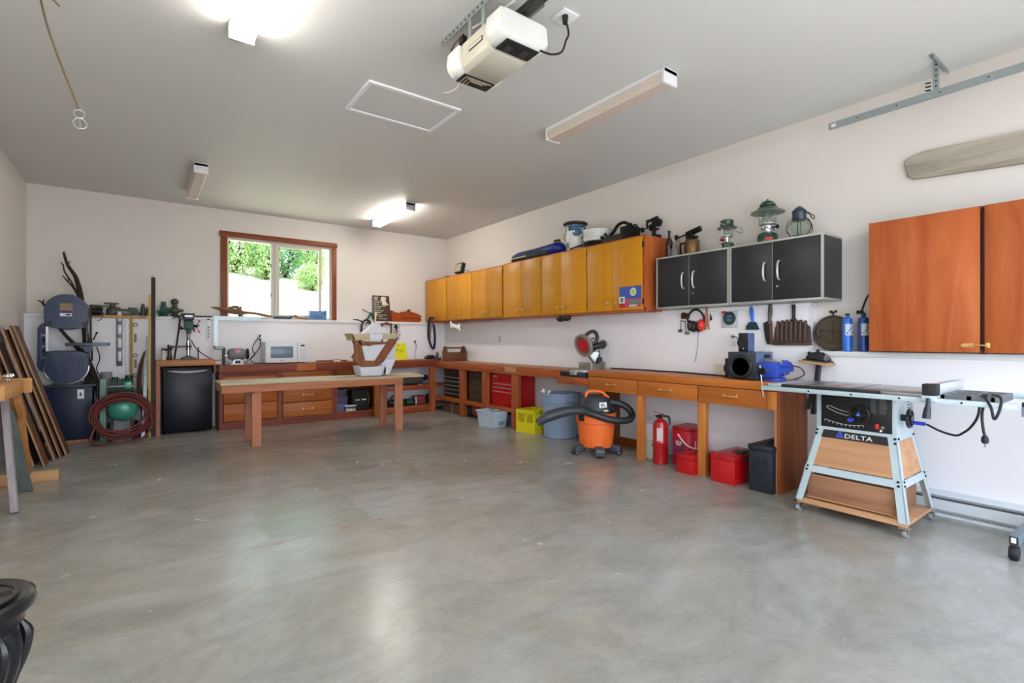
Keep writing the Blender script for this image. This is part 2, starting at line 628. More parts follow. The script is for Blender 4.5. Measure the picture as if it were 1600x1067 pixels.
def floor_mat():
    m, n, l, p = newmat('sealed_concrete')
    t = n.new('ShaderNodeTexCoord')
    def noise(s, d=6, ro=0.6, dist=0.0, mp=None):
        z = n.new('ShaderNodeTexNoise')
        z.inputs['Scale'].default_value = s
        z.inputs['Detail'].default_value = d
        z.inputs['Roughness'].default_value = ro
        z.inputs['Distortion'].default_value = dist
        src = t.outputs['Object']
        if mp:
            k = n.new('ShaderNodeMapping')
            k.inputs['Scale'].default_value = mp[0]
            k.inputs['Rotation'].default_value = mp[1]
            l.new(src, k.inputs[0])
            src = k.outputs[0]
        l.new(src, z.inputs['Vector'])
        return z.outputs['Fac']
    def ramp(v, a, ca, b, cb):
        r = n.new('ShaderNodeValToRGB')
        r.color_ramp.elements[0].position = a
        r.color_ramp.elements[0].color = ca
        r.color_ramp.elements[1].position = b
        r.color_ramp.elements[1].color = cb
        l.new(v, r.inputs[0])
        return r.outputs[0]
    def mix(a, b, f, mode='MIX'):
        x = n.new('ShaderNodeMix')
        x.data_type = 'RGBA'
        x.blend_type = mode
        for sck, v in ((0, f), (6, a), (7, b)):
            if isinstance(v, (tuple, float)):
                x.inputs[sck].default_value = v
            else:
                l.new(v, x.inputs[sck])
        return x.outputs[2]
    base = ramp(noise(0.9, 8, 0.62, 0.8), 0.32, lin((146, 139, 126)), 0.66, lin((166, 165, 160)))
    swirl = ramp(noise(1.0, 9, 0.68, 1.8, ((1.5, 2.6, 1), (0, 0, 0.6))), 0.34, (0.80, 0.815, 0.82, 1), 0.62, (1.06, 1.05, 1.03, 1))
    c = mix(base, swirl, 1.0, 'MULTIPLY')
    fine = ramp(noise(38, 5, 0.7), 0.3, (0.92, 0.92, 0.92, 1), 0.7, (1.05, 1.05, 1.05, 1))
    c = mix(c, fine, 1.0, 'MULTIPLY')
    # worn paint: a pale green patch and faint red lines, with their own ragged edges
    sep = n.new('ShaderNodeSeparateXYZ')
    l.new(t.outputs['Object'], sep.inputs[0])
    def mth(op, a, b):
        q = n.new('ShaderNodeMath')
        q.operation = op
        for i, v in enumerate((a, b)):
            if isinstance(v, (int, float)):
                q.inputs[i].default_value = v
            else:
                l.new(v, q.inputs[i])
        return q.outputs[0]
    def band(v, lo, hi):
        return mth('MULTIPLY', mth('GREATER_THAN', v, lo), mth('LESS_THAN', v, hi))
    wob = mth('MULTIPLY', noise(6, 4), 0.12)
    X_ = mth('ADD', sep.outputs[0], wob)
    Y_ = mth('ADD', sep.outputs[1], wob)
    patch = mth('MULTIPLY', band(X_, 0.66, 1.30), band(Y_, 3.30, 4.02))
    c = mix(c, lin((122, 128, 108)), mth('MULTIPLY', patch, mth('MULTIPLY', noise(14, 4), 0.75)))
    l1 = mth('MULTIPLY', band(Y_, 4.62, 4.68), band(X_, 1.6, 3.0))
    l2 = mth('MULTIPLY', band(X_, 2.02, 2.08), band(Y_, 3.9, 5.0))
    l3 = mth('MULTIPLY', band(Y_, 3.22, 3.27), band(X_, 0.5, 1.4))
    rl = mth('MAXIMUM', mth('MAXIMUM', l1, l2), l3)
    c = mix(c, lin((146, 104, 96)), mth('MULTIPLY', rl, mth('MULTIPLY', mth('GREATER_THAN', noise(9, 5), 0.5), 0.45)))
    # white paint drips and specks
    v = n.new('ShaderNodeTexVoronoi')
    v.inputs['Scale'].default_value = 13
    l.new(t.outputs['Object'], v.inputs['Vector'])
    sp = mth('LESS_THAN', v.outputs['Distance'], mth('MULTIPLY', mth('SUBTRACT', noise(2.2, 2), 0.45), 0.10))
    c = mix(c, lin((214, 214, 210)), mth('MULTIPLY', sp, 0.75))
    v2 = n.new('ShaderNodeTexVoronoi')
    v2.inputs['Scale'].default_value = 7
    l.new(t.outputs['Object'], v2.inputs['Vector'])
    sp2 = mth('LESS_THAN', v2.outputs['Distance'], mth('MULTIPLY', mth('SUBTRACT', noise(3.1, 2), 0.5), 0.10))
    c = mix(c, lin((84, 80, 74)), mth('MULTIPLY', sp2, 0.7))
    l.new(c, p.inputs['Base Color'])
    ro = n.new('ShaderNodeMapRange')
    ro.inputs['To Min'].default_value = 0.14
    ro.inputs['To Max'].default_value = 0.34
    l.new(noise(3.0, 6, 0.65, 1.0), ro.inputs['Value'])
    l.new(ro.outputs[0], p.inputs['Roughness'])
    p.inputs['Specular IOR Level'].default_value = 0.55
    b = n.new('ShaderNodeBump')
    b.inputs['Strength'].default_value = 0.05
    b.inputs['Distance'].default_value = 0.01
    l.new(noise(5, 5), b.inputs['Height'])
    l.new(b.outputs[0], p.inputs['Normal'])
    return m
floorm = floor_mat()

# ---------------------------------------------------------------- the room
XL, XR, XRL, YB, YBL, YF, ZC = -1.14, 4.55, 4.43, 8.23, 8.08, -0.35, 3.085
struct('floor', B().box(XL - 0.15, XR + 0.15, YF - 0.15, YB + 0.15, -0.12, 0), floorm)
b = B()
b.box(XL - 0.15, XR + 0.15, YF - 0.15, YB + 0.15, ZC, ZC + 0.12)
struct('ceiling', b, ceilm)
struct('wall_left', B().box(XL - 0.15, XL, YF, YB + 0.12, 0, ZC), wallm)
b = B()
b.box(XR, XR + 0.15, YF, YB + 0.12, 0, ZC)
struct('wall_right', b, wallm)
b = B()
WX0, WX1, WZ0, WZ1 = 0.955, 2.44, 1.515, 2.70
b.box(XL, WX0, YB, YB + 0.12, 0, ZC)
b.box(WX1, XR, YB, YB + 0.12, 0, ZC)
b.box(WX0, WX1, YB, YB + 0.12, WZ1, ZC)
b.box(WX0, WX1, YB, YB + 0.12, 0, WZ0)
struct('wall_back', b, wallm)
b = B()
b.box(XL, -1.05, YF - 0.15, YF, 0, ZC)
b.box(4.45, XR, YF - 0.15, YF, 0, ZC)
b.box(-1.05, 4.45, YF - 0.15, YF, 2.65, ZC)
struct('wall_front', b, wallm)
# thick lower walls with their painted caps
struct('wall_back_lower', B().box(XL, XR, YBL, YB, 0, 1.475), lowm)
b = B().box(XRL, XR, 1.85, YBL, 0, 1.475)
struct('wall_right_lower', b, lowm)
struct('wall_right_low', B().box(XRL, XR, YF, 1.85, 0, 1.07), lowm)
struct('trim_1', B().box(XL, XR, YBL - 0.02, YB, 1.475, 1.515, 0.003), trimw)
struct('trim_2', B().box(XRL - 0.02, XR, 1.83, YBL - 0.02, 1.475, 1.512, 0.003), trimw)
struct('trim_3', B().box(XRL - 0.02, XR, YF, 1.85, 1.07, 1.11, 0.003), trimw)
struct('trim_4', B().box(-0.55, 0.02, YBL - 0.026, YBL - 0.019, 1.478, 1.516), pine)
struct('trim_5', B().box(-1.05, 4.45, YF - 0.02, YF + 0.0, 2.58, 2.65), trimw)

# ---- window: timber casing, vinyl frame, fixed pane at left, sash slid a little open at right
case = W('window_casing_x', (150, 80, 42), (124, 60, 30), 0, 0.4, 20)
case_z = W('window_casing_z', (150, 80, 42), (124, 60, 30), 2, 0.4, 20)
vinyl = M('window_vinyl', (206, 202, 188), 0.45)
win = struct('window_1', B().box(WX0, WX1, YB + 0.035, YB + 0.11, WZ0, WZ0 + 0.035).box(WX0, WX1, YB + 0.035, YB + 0.11, WZ1 - 0.035, WZ1)
             .box(WX0, WX0 + 0.03, YB + 0.035, YB + 0.11, WZ0 + 0.035, WZ1 - 0.035).box(WX1 - 0.03, WX1, YB + 0.035, YB + 0.11, WZ0 + 0.035, WZ1 - 0.035)
             .box(1.545, 1.60, YB + 0.05, YB + 0.085, WZ0 + 0.035, WZ1 - 0.035), vinyl)
struct('head_casing', B().box(0.855, 2.525, YB - 0.022, YB, 2.695, 2.775, 0.003), case, win)
struct('side_casing', B().box(0.872, 0.958, YB - 0.018, YB, 1.515, 2.695, 0.003), case_z, win)
struct('side_casing', B().box(2.437, 2.515, YB - 0.018, YB, 1.515, 2.695, 0.003), case_z, win)
struct('fixed_pane', B().box(WX0 + 0.03, 1.56, YB + 0.066, YB + 0.071, WZ0 + 0.03, WZ1 - 0.03), clearglass, win)
sash = struct('sliding_sash', B().box(1.60, 1.665, YB + 0.04, YB + 0.065, WZ0 + 0.035, WZ1 - 0.035).box(2.245, 2.295, YB + 0.04, YB + 0.065, WZ0 + 0.035, WZ1 - 0.035)
              .box(1.665, 2.245, YB + 0.04, YB + 0.065, WZ0 + 0.035, WZ0 + 0.075).box(1.665, 2.245, YB + 0.04, YB + 0.065, WZ1 - 0.075, WZ1 - 0.035), vinyl, win)
struct('sash_pane', B().box(1.66, 2.25, YB + 0.050, YB + 0.055, WZ0 + 0.07, WZ1 - 0.07), clearglass, sash)
struct('sash_latch', B().box(1.535, 1.548, YB + 0.03, YB + 0.05, 1.86, 1.92).box(1.535, 1.548, YB + 0.03, YB + 0.05, 2.30, 2.36), mgrey, win)

# ---- baseboard heater along the right wall
h = thing('baseboard_heater', 'long white electric baseboard heater along the floor behind the table saw', 'heater', (4.40, 0.4, 0))
hm = M('heater_enamel', (216, 222, 226), 0.35)
build('back_plate', B().box(4.412, 4.43, -0.3, 1.6, 0.0, 0.165), hm, h)
build('top_hood', B().prism([(4.428, 0.165), (4.372, 0.15), (4.368, 0.138), (4.428, 0.15)], -0.3, 1.6, 'y'), hm, h)
build('front_cover', B().prism([(4.366, 0.112), (4.360, 0.112), (4.358, 0.045), (4.364, 0.045)], -0.3, 1.6, 'y'), hm, h)
build('bottom_rail', B().box(4.362, 4.412, -0.3, 1.6, 0.0, 0.018), hm, h)
build('heating_fins', B().box(4.380, 4.41, -0.28, 1.55, 0.055, 0.115), M('heater_fins', (120, 128, 132), 0.4, 0.7), h)

# ---- attic hatch
h = thing('attic_hatch', 'white framed attic access hatch set in the ceiling', 'hatch', (1.69, 3.77, ZC))
t = 0.03
b = B().box(1.305, 2.075, 3.50, 3.50 + t, ZC - 0.014, ZC).box(1.305, 2.075, 4.04 - t, 4.04, ZC - 0.014, ZC)
b.box(1.305, 1.305 + t, 3.50 + t, 4.04 - t, ZC - 0.014, ZC).box(2.075 - t, 2.075, 3.50 + t, 4.04 - t, ZC - 0.014, ZC)
build('hatch_frame', b, trimw, h)
build('hatch_panel', B().box(1.335, 2.045, 3.53, 4.01, ZC - 0.006, ZC), ceilm, h)

# ---- fluorescent fittings
tube_on = EM('lit_diffuser', (255, 250, 240), LAMP_E)
tube_off = M('unlit_diffuser', (214, 200, 186), 0.4)
def fitting(x0, x1, y0, y1, label, lit):
    f = thing('ceiling_light', label, 'light', ((x0 + x1) / 2, (y0 + y1) / 2, ZC), 'fluorescent ceiling fittings')
    build('housing', B().box(x0 + 0.005, x1 - 0.005, y0, y1, ZC - 0.028, ZC), white, f)
    for yy in (y0, y1 - 0.022):
        build('end_cap', B().box(x0, x1, yy, yy + 0.022, ZC - 0.105, ZC - 0.003, 0.002), white if not lit else alum, f)
    cx = (x0 + x1) / 2
    hw = (x1 - x0) / 2
    pr = [(cx - hw + 0.004, ZC - 0.030), (cx - hw + 0.004, ZC - 0.085), (cx - hw + 0.02, ZC - 0.100), (cx + hw - 0.02, ZC - 0.100), (cx + hw - 0.004, ZC - 0.085), (cx + hw - 0.004, ZC - 0.030)]
    build('diffuser', B().prism(pr, y0 + 0.023, y1 - 0.023, 'y'), tube_on if lit else tube_off, f)
fitting(0.395, 0.535, 2.10, 3.36, 'lit fluorescent ceiling light nearest the camera, at the top left', True)
fitting(2.865, 3.005, 6.30, 7.56, 'lit fluorescent ceiling light close to the back wall near the right corner', True)
fitting(0.415, 0.548, 6.22, 7.46, 'unlit fluorescent ceiling light near the back wall, left of the window', False)
fitting(2.87, 3.02, 2.12, 3.38, 'unlit fluorescent ceiling light to the right of the door opener', False)

# ---------------------------------------------------------------- outside the window and the open door
def ground_mat(name, c1, c2, s):
    m, n, l, p = newmat(name)
    t_ = n.new('ShaderNodeTexCoord')
    z_ = n.new('ShaderNodeTexNoise')
    z_.inputs['Scale'].default_value = s
    z_.inputs['Detail'].default_value = 8
    l.new(t_.outputs['Object'], z_.inputs['Vector'])
    r_ = n.new('ShaderNodeValToRGB')
    r_.color_ramp.elements[0].position = 0.35
    r_.color_ramp.elements[0].color = lin(c1)
    r_.color_ramp.elements[1].position = 0.65
    r_.color_ramp.elements[1].color = lin(c2)
    l.new(z_.outputs['Fac'], r_.inputs[0])
    l.new(r_.outputs[0], p.inputs['Base Color'])
    p.inputs['Roughness'].default_value = 0.9
    return m
drive = ground_mat('driveway_concrete', (176, 172, 166), (196, 192, 186), 1.5)
o = build('driveway', B().box(-14, 18, -26, YF - 0.15, -0.14, -0.02), drive)
o['kind'] = 'structure'
b = B()
g = random.Random(3)
NX, NY = 26, 22
V = []
for j in range(NY + 1):
    y = 8.5 + j * 0.7
    row = []
    for i in range(NX + 1):
        x = -9 + i * 1.0
        t_ = min(max((y - 9.6) / 9.0, 0), 1)
        z_ = 0.05 + 3.75 * (t_ * (1.6 - 0.6 * t_)) + g.uniform(-0.05, 0.05)
        row.append(b.bm.verts.new((x, y, z_)))
    V.append(row)
for j in range(NY):
    for i in range(NX):
        b.bm.faces.new((V[j][i], V[j][i + 1], V[j + 1][i + 1], V[j + 1][i]))
o = build('dry_grass_bank', b, ground_mat('dry_bank', (214, 202, 172), (232, 224, 200), 2.2))
o['kind'] = 'structure'
tag(o, 'pale sunlit dry bank rising behind the garage, seen through the window', 'bank')

def leafm(name, c):
    m, n, l, p = newmat(name)
    oi = n.new('ShaderNodeNewGeometry')
    hv = n.new('ShaderNodeHueSaturation')
    mr = n.new('ShaderNodeMapRange')
    mr.inputs['To Min'].default_value = 0.55
    mr.inputs['To Max'].default_value = 1.4
    l.new(oi.outputs['Random Per Island'], mr.inputs['Value'])
    l.new(mr.outputs[0], hv.inputs['Value'])
    hv.inputs['Color'].default_value = lin(c)
    l.new(hv.outputs[0], p.inputs['Base Color'])
    p.inputs['Roughness'].default_value = 0.5
    tl = n.new('ShaderNodeBsdfTranslucent')
    l.new(hv.outputs[0], tl.inputs[0])
    mx = n.new('ShaderNodeMixShader')
    mx.inputs[0].default_value = 0.35
    l.new(p.outputs[0], mx.inputs[1])
    l.new(tl.outputs[0], mx.inputs[2])
    l.new(mx.outputs[0], n['Material Output'].inputs[0])
    return m
LEAF = [leafm('leaf_bright', (158, 186, 118)), leafm('leaf_mid', (136, 178, 130)), leafm('leaf_dark', (98, 138, 108))]
def bank_z(y):
    t_ = min(max((y - 9.6) / 9.0, 0), 1)
    return 0.05 + 3.75 * (t_ * (1.6 - 0.6 * t_))
def bush(name, label, cat, x, y, rx, ry, rz, k, n=900, size=0.10, zc=None, trunk=0.05):
    z0 = bank_z(y)
    zc = z0 + rz * 0.85 if zc is None else zc
    o = thing(name, label, cat, (x, y, z0 - 0.05))
    g = random.Random(int(x * 100 + y * 7))
    bb = B()
    for i in range(n):
        u, v_ = g.uniform(-1, 1), g.uniform(0, 2 * pi)
        rr = g.uniform(0.55, 1.0) * (1 + 0.18 * math.sin(3 * v_ + 2 * u))
        q = math.sqrt(1 - u * u)
        c = Vector((x + rx * rr * q * math.cos(v_), y + ry * rr * q * math.sin(v_), zc + rz * rr * u))
        a = Euler((g.uniform(-1.2, 1.2), g.uniform(-1.2, 1.2), g.uniform(0, 6.3))).to_matrix()
        s_ = size * g.uniform(0.6, 1.3)
        p4 = [bb.bm.verts.new(c + a @ Vector(e)) for e in ((-s_, 0, 0), (0, -s_ * 0.45, s_ * 0.08), (s_, 0, 0), (0, s_ * 0.45, s_ * 0.08))]
        bb.bm.faces.new(p4)
    f = build('foliage', bb, LEAF[k], o, False)
    f['kind'] = 'stuff'
    bb = B()
    for e in range(4):
        a = e * 1.6 + 0.3
        bb.tube([(x, y, z0 - 0.05), (x + 0.2 * rx * math.cos(a), y + 0.2 * ry * math.sin(a), zc - 0.4 * rz), (x + 0.6 * rx * math.cos(a), y + 0.6 * ry * math.sin(a), zc + 0.3 * rz)], trunk, 6, radii=[trunk, trunk * 0.7, trunk * 0.25])
    build('stem', bb, bark, o)
bush('leafy_tree', 'bright leafy tree seen through the left half of the window', 'tree', 2.0, 15.6, 0.62, 0.55, 1.0, 0, 2600, 0.055)
bush('leafy_tree', 'darker dense tree behind the bright one in the left window pane', 'tree', 2.75, 17.2, 0.9, 0.6, 1.3, 2, 2600, 0.065)
bush('leafy_shrub', 'mid green shrub at the middle of the window view', 'shrub', 3.32, 15.7, 0.55, 0.5, 0.8, 1, 2400, 0.05)
bush('leafy_shrub', 'pale green shrub lowest on the bank in the right window sash', 'shrub', 3.72, 14.3, 0.38, 0.45, 0.42, 0, 1800, 0.045)
bush('leafy_tree', 'dark green tree at the top right of the window view', 'tree', 4.75, 16.6, 0.72, 0.6, 1.5, 1, 2400, 0.06)
bush('leafy_shrub', 'rounded bright shrub between the two trees in the left pane', 'shrub', 2.72, 15.2, 0.42, 0.45, 0.7, 0, 2000, 0.05)
bush('leafy_shrub', 'bushy pale shrub behind the lowest one in the right sash', 'shrub', 3.98, 15.2, 0.42, 0.42, 0.85, 0, 2000, 0.05)
bush('leafy_tree', 'tree at the far left edge of the window view', 'tree', 1.0, 17.5, 0.75, 0.7, 1.6, 1, 1800, 0.07)
bush('leafy_tree', 'tall tree above the bank behind the right window sash', 'tree', 4.3, 18.9, 1.3, 0.8, 2.0, 2, 2600, 0.08)
o = solo('tree_trunk', B().tube([(3.88, 13.3, 1.6), (3.90, 13.3, 2.6), (3.86, 13.35, 4.6)], 0.11, 10, sub=5), M('pale_bark', (176, 160, 140), 0.8, 0, 0.2, 10, 0.4), 'pale tree trunk standing outside at the right of the window view', 'trunk')

# ---------------------------------------------------------------- benches
def pull(parent, c, ax, wdt=0.10, mat=brass, z=0.0):
    """bail handle on a drawer front; ax = outward unit vector"""
    c, n_ = Vector(c), Vector(ax)
    sd_ = Vector((0, 0, 1)).cross(n_)
    b = B()
    for k in (-1, 1):
        p = c + sd_ * (k * wdt * 0.42)
        b.obox(p + n_ * 0.002, (0.018 if abs(n_.y) > 0.5 else 0.005, 0.005 if abs(n_.y) > 0.5 else 0.018, 0.026), bev=0.001)
        b.cyl(p, p + n_ * 0.026, 0.005, n=8)
    b.tube([c + sd_ * (-wdt * 0.46) + n_ * 0.026, c + sd_ * (-wdt * 0.2) + n_ * 0.03, c + n_ * 0.031, c + sd_ * (wdt * 0.2) + n_ * 0.03, c + sd_ * (wdt * 0.46) + n_ * 0.026], 0.0062, 8, sub=3)
    return build('handle', b, mat, parent)

# back bench: continuous worktop over cabinet units
wt = thing('worktop', 'long dark red wooden worktop running under the window', 'worktop', (2.6, 7.8, 0.745))
build('top_board', B().box(0.79, 3.96, 7.565, YBL, 0.835, 0.862, 0.002), topwood_x, wt)
build('front_apron', B().box(0.79, 3.96, 7.545, 7.565, 0.748, 0.868, 0.002), firdk, wt)
label_part(build('repair_patch', B().box(1.75, 2.01, 7.540, 7.546, 0.762, 0.866), honey, wt), 'pale wooden patch let into the apron')

cu = thing('base_cabinet', 'wooden base cabinet with three flat doors beside the small refrigerator', 'cabinet', (1.16, 7.82, 0))
b = B().box(0.79, 0.83, 7.59, YBL, 0, 0.748).box(1.478, 1.498, 7.59, YBL, 0, 0.748).box(0.83, 1.478, 7.60, YBL, 0.06, 0.09).box(0.83, 1.478, 8.04, 8.06, 0.09, 0.74)
build('carcass', b, firdk_z, cu)
build('stile', B().box(0.785, 0.835, 7.572, 7.592, 0, 0.748), firdk_z, cu)
build('plinth', B().box(0.835, 1.498, 7.575, 7.60, 0.0, 0.105), firdk, cu)
build('top_rail', B().box(0.835, 1.498, 7.575, 7.60, 0.69, 0.748), firdk, cu)
d = build('drawer_front', B().box(0.84, 1.49, 7.556, 7.576, 0.59, 0.705, 0.002), honey, cu)
pull(d, (1.17, 7.556, 0.655), (0, -1, 0), 0.11)
for (z0, z1) in ((0.35, 0.58), (0.115, 0.34)):
    d = build('drawer_front', B().box(0.84, 1.49, 7.556, 7.576, z0, z1, 0.002), honey, cu)
    pull(d, (1.17, 7.556, (z0 + z1) / 2), (0, -1, 0), 0.11)

cu = thing('drawer_cabinet', 'wooden base cabinet with stacked drawers and brass pulls under the worktop', 'cabinet', (1.91, 7.82, 0))
b = B().box(1.53, 1.55, 7.59, YBL, 0, 0.748).box(2.27, 2.29, 7.59, YBL, 0, 0.748).box(1.55, 2.27, 8.04, 8.06, 0.09, 0.74).box(1.55, 2.27, 7.60, YBL, 0.06, 0.09)
build('carcass', b, firdk_z, cu)
build('stile', B().box(1.50, 1.565, 7.572, 7.592, 0, 0.748), firdk_z, cu)
build('stile', B().box(2.245, 2.31, 7.572, 7.592, 0, 0.748), firdk_z, cu)
build('plinth', B().box(1.565, 2.245, 7.58, 7.60, 0.0, 0.10), firdk, cu)
build('top_rail', B().box(1.565, 2.245, 7.58, 7.60, 0.70, 0.748), honey, cu)
for (z0, z1) in ((0.51, 0.695), (0.315, 0.50), (0.105, 0.305)):
    d = build('drawer_front', B().box(1.57, 2.24, 7.556, 7.58, z0, z1, 0.002), honey, cu)
    pull(d, (1.905, 7.556, (z0 + z1) / 2), (0, -1, 0), 0.15)

cu = thing('open_cabinet', 'open-fronted wooden bay under the worktop holding a black tool bag', 'cabinet', (2.66, 7.82, 0))
b = B().box(2.31, 2.33, 7.585, YBL, 0, 0.748).box(2.985, 3.005, 7.585, YBL, 0, 0.748).box(2.33, 2.985, 8.06, YBL, 0.1, 0.748)
build('side_panel', b, panel_z, cu)
build('floor_board', B().box(2.33, 2.985, 7.58, 8.06, 0.085, 0.105), fir, cu)
build('plinth', B().box(2.33, 2.985, 7.575, 7.595, 0, 0.085), firdk, cu)
build('top_rail', B().box(2.33, 2.985, 7.575, 7.60, 0.68, 0.748), honey, cu)
label_part(build('support_post', B().box(2.86, 2.935, 7.43, 7.50, 0, 0.745, 0.002), honey_z, cu), 'paler square post standing in front of the bay')

cu = thing('corner_shelf', 'open wooden corner shelf unit with two shelves beside the black tool chest', 'shelf', (3.5, 7.82, 0))
build('side_panel', B().box(3.02, 3.05, 7.585, YBL, 0, 0.748), fir_z, cu)
build('corner_post', B().box(3.87, 3.97, 7.555, 7.61, 0, 0.748), fir_z, cu)
build('upper_shelf', B().box(3.05, 4.41, 7.62, YBL, 0.405, 0.425), fir, cu)
build('upper_shelf_rail', B().box(3.05, 3.87, 7.575, 7.62, 0.375, 0.45, 0.002), fir, cu)
build('lower_shelf', B().box(3.05, 4.41, 7.62, YBL, 0.085, 0.105), fir, cu)
build('lower_shelf_rail', B().box(3.05, 3.87, 7.575, 7.62, 0.0, 0.112, 0.002), fir, cu)

# right-hand bench holding the tool chests
wb = thing('tool_chest_bench', 'low wooden bench along the right wall with tool chests on its shelf', 'workbench', (4.2, 6.0, 0))
build('top_board', B().box(4.0, XRL, 4.40, YBL, 0.81, 0.845, 0.002), topwood, wb)
build('front_apron', B().box(3.965, 4.0, 4.40, 7.565, 0.735, 0.848, 0.002), fir_y, wb)
label_part(build('repair_patch', B().box(3.960, 3.966, 5.27, 5.52, 0.768, 0.838), pine_y, wb), 'bare pale wood where the finish is worn off')
for (y0, y1) in ((6.66, 6.775), (5.275, 5.39)):
    build('post', B().box(3.975, 4.055, y0, y1, 0, 0.735, 0.002), fir_z, wb)
build('post', B().box(3.975, 4.055, 6.02, 6.12, 0.0, 0.735, 0.002), fir_z, wb)
build('shelf_rail', B().box(3.975, 4.01, 5.39, 6.02, 0.222, 0.275, 0.002), fir_y, wb)
build('shelf_rail', B().box(3.975, 4.01, 6.12, 6.66, 0.205, 0.262, 0.002), fir_y, wb)
build('shelf_rail', B().box(3.975, 4.01, 6.775, 7.56, 0.203, 0.262, 0.002), fir_y, wb)
build('shelf_board', B().box(4.01, XRL, 5.28, 7.56, 0.236, 0.258), fir_y, wb)
build('cross_rail', B().box(4.06, XRL, 5.262, 5.30, 0.20, 0.235), fir, wb)
build('wall_cleat', B().box(4.40, XRL, 4.40, 7.56, 0.735, 0.81), fir_y, wb)

# dropped platform carrying the mitre saw
pl = thing('saw_platform', 'dropped wooden platform for the mitre saw between the two right benches', 'platform', (4.2, 4.15, 0.69))
build('deck', B().box(3.97, XRL, 3.93, 4.40, 0.745, 0.768), topwood, pl)
build('front_rail', B().box(3.945, 3.97, 3.925, 4.43, 0.688, 0.775, 0.002), fir_y, pl)

# desk-like bench with three drawers
wb = thing('drawer_bench', 'wooden workbench with three brass-handled drawers beside the table saw', 'workbench', (4.18, 2.88, 0))
build('top_board', B().box(3.95, XRL, 1.86, 3.92, 0.80, 0.868, 0.003), honey_y, wb)
build('back_rail', B().box(4.40, XRL, 1.90, 3.9, 0.66, 0.80), panel_z, wb)
for (y0, y1) in ((3.238, 3.912), (2.565, 3.228), (1.955, 2.555)):
    d = build('drawer_front', B().box(3.945, 3.965, y0, y1, 0.652, 0.795, 0.002), honey_y, wb)
    build('drawer_box', B().box(3.965, 4.36, y0 + 0.03, y1 - 0.03, 0.67, 0.78), honey_y, d)
    pull(d, (3.945, (y0 + y1) / 2, 0.73), (-1, 0, 0), 0.13)
build('stile', B().box(3.945, 3.965, 1.875, 1.95, 0.652, 0.795, 0.001), honey_z, wb)
for y0 in (3.175, 2.492):
    build('leg', B().box(3.955, 4.005, y0, y0 + 0.075, 0, 0.655, 0.002), honey_z, wb)
build('end_panel', B().box(3.955, XRL, 1.855, 1.875, 0, 0.80, 0.001), panel_z, wb)
build('end_panel', B().box(4.12, XRL, 3.88, 3.90, 0, 0.80, 0.001), panel_z, wb)
build('wall_rail', B().box(4.40, XRL, 3.25, 3.88, 0.0, 0.085), panel_z, wb)
build('edge_strip', B().box(3.952, 3.975, 1.876, 1.896, 0, 0.652), pine_z, wb)

# ---------------------------------------------------------------- wall cabinets
def knob(parent, c, r=0.019):
    b = B().lathe([(0.006, 0), (0.006, 0.012), (r, 0.016), (r * 1.05, 0.021), (r * 0.7, 0.027), (0.002, 0.029)], (0, 0, 0), 12)
    b.xf(Matrix.Translation(c) @ Matrix.Rotation(R(-90), 4, 'Y'))
    return build('knob', b, knobm, parent)
def hinge(parent, c):
    return build('hinge', B().box(c[0] - 0.004, c[0] + 0.01, c[1] - 0.012, c[1] + 0.012, c[2] - 0.03, c[2] + 0.03, 0.001), M('hinge_dark', (70, 56, 40), 0.5, 0.6), parent)

def yellow_cab(label, y0, y1, edges, splits, z0, z1):
    c = thing('wall_cabinet', label, 'cabinet', (4.3, (y0 + y1) / 2, z0), 'yellow wall cabinets')
    b = B().box(4.125, XR, y0, y0 + 0.018, z0, z1).box(4.125, XR, y1 - 0.018, y1, z0, z1).box(4.125, XR, y0 + 0.018, y1 - 0.018, z0, z0 + 0.02)
    b.box(4.125, XR, y0 + 0.018, y1 - 0.018, z1 - 0.02, z1).box(XR - 0.01, XR, y0 + 0.018, y1 - 0.018, z0 + 0.02, z1 - 0.02)
    b.box(4.122, 4.14, y0, y1, z0, z0 + 0.035).box(4.122, 4.14, y0, y1, z1 - 0.03, z1)
    for e in edges[1:-1]:
        b.box(4.122, 4.14, e - 0.022, e + 0.022, z0 + 0.035, z1 - 0.03)
    build('carcass', b, oply, c)
    for i in range(len(edges) - 1):
        a, e, sp = edges[i] - 0.010, edges[i + 1] + 0.010, splits[i]
        for (p, q, s_) in ((a, sp + 0.0015, 1), (sp - 0.0015, e, -1)):
            d = build('door', B().box(4.10, 4.121, min(p, q), max(p, q), z0 + 0.02, z1 - 0.018, 0.002), yply, c)
            knob(d, (4.10, sp + s_ * 0.062, z0 + 0.10))
            ye = p if s_ == 1 else q
            for zz in (z0 + 0.10, z1 - 0.10):
                hinge(d, (4.112, ye + (-0.005 if s_ == -1 else 0.005), zz))
    return c
yellow_cab('yellow wall cabinet in the back corner, with the narrow pair of doors', 5.77, 8.20, [8.20, 7.408, 6.60, 5.775], [7.77, 6.993, 6.20], 1.515, 2.275)
yellow_cab('yellow wall cabinet next to the black cabinets, with the poster on its door', 3.285, 5.765, [5.76, 4.911, 4.094, 3.295], [5.345, 4.533, 3.70], 1.500, 2.285)

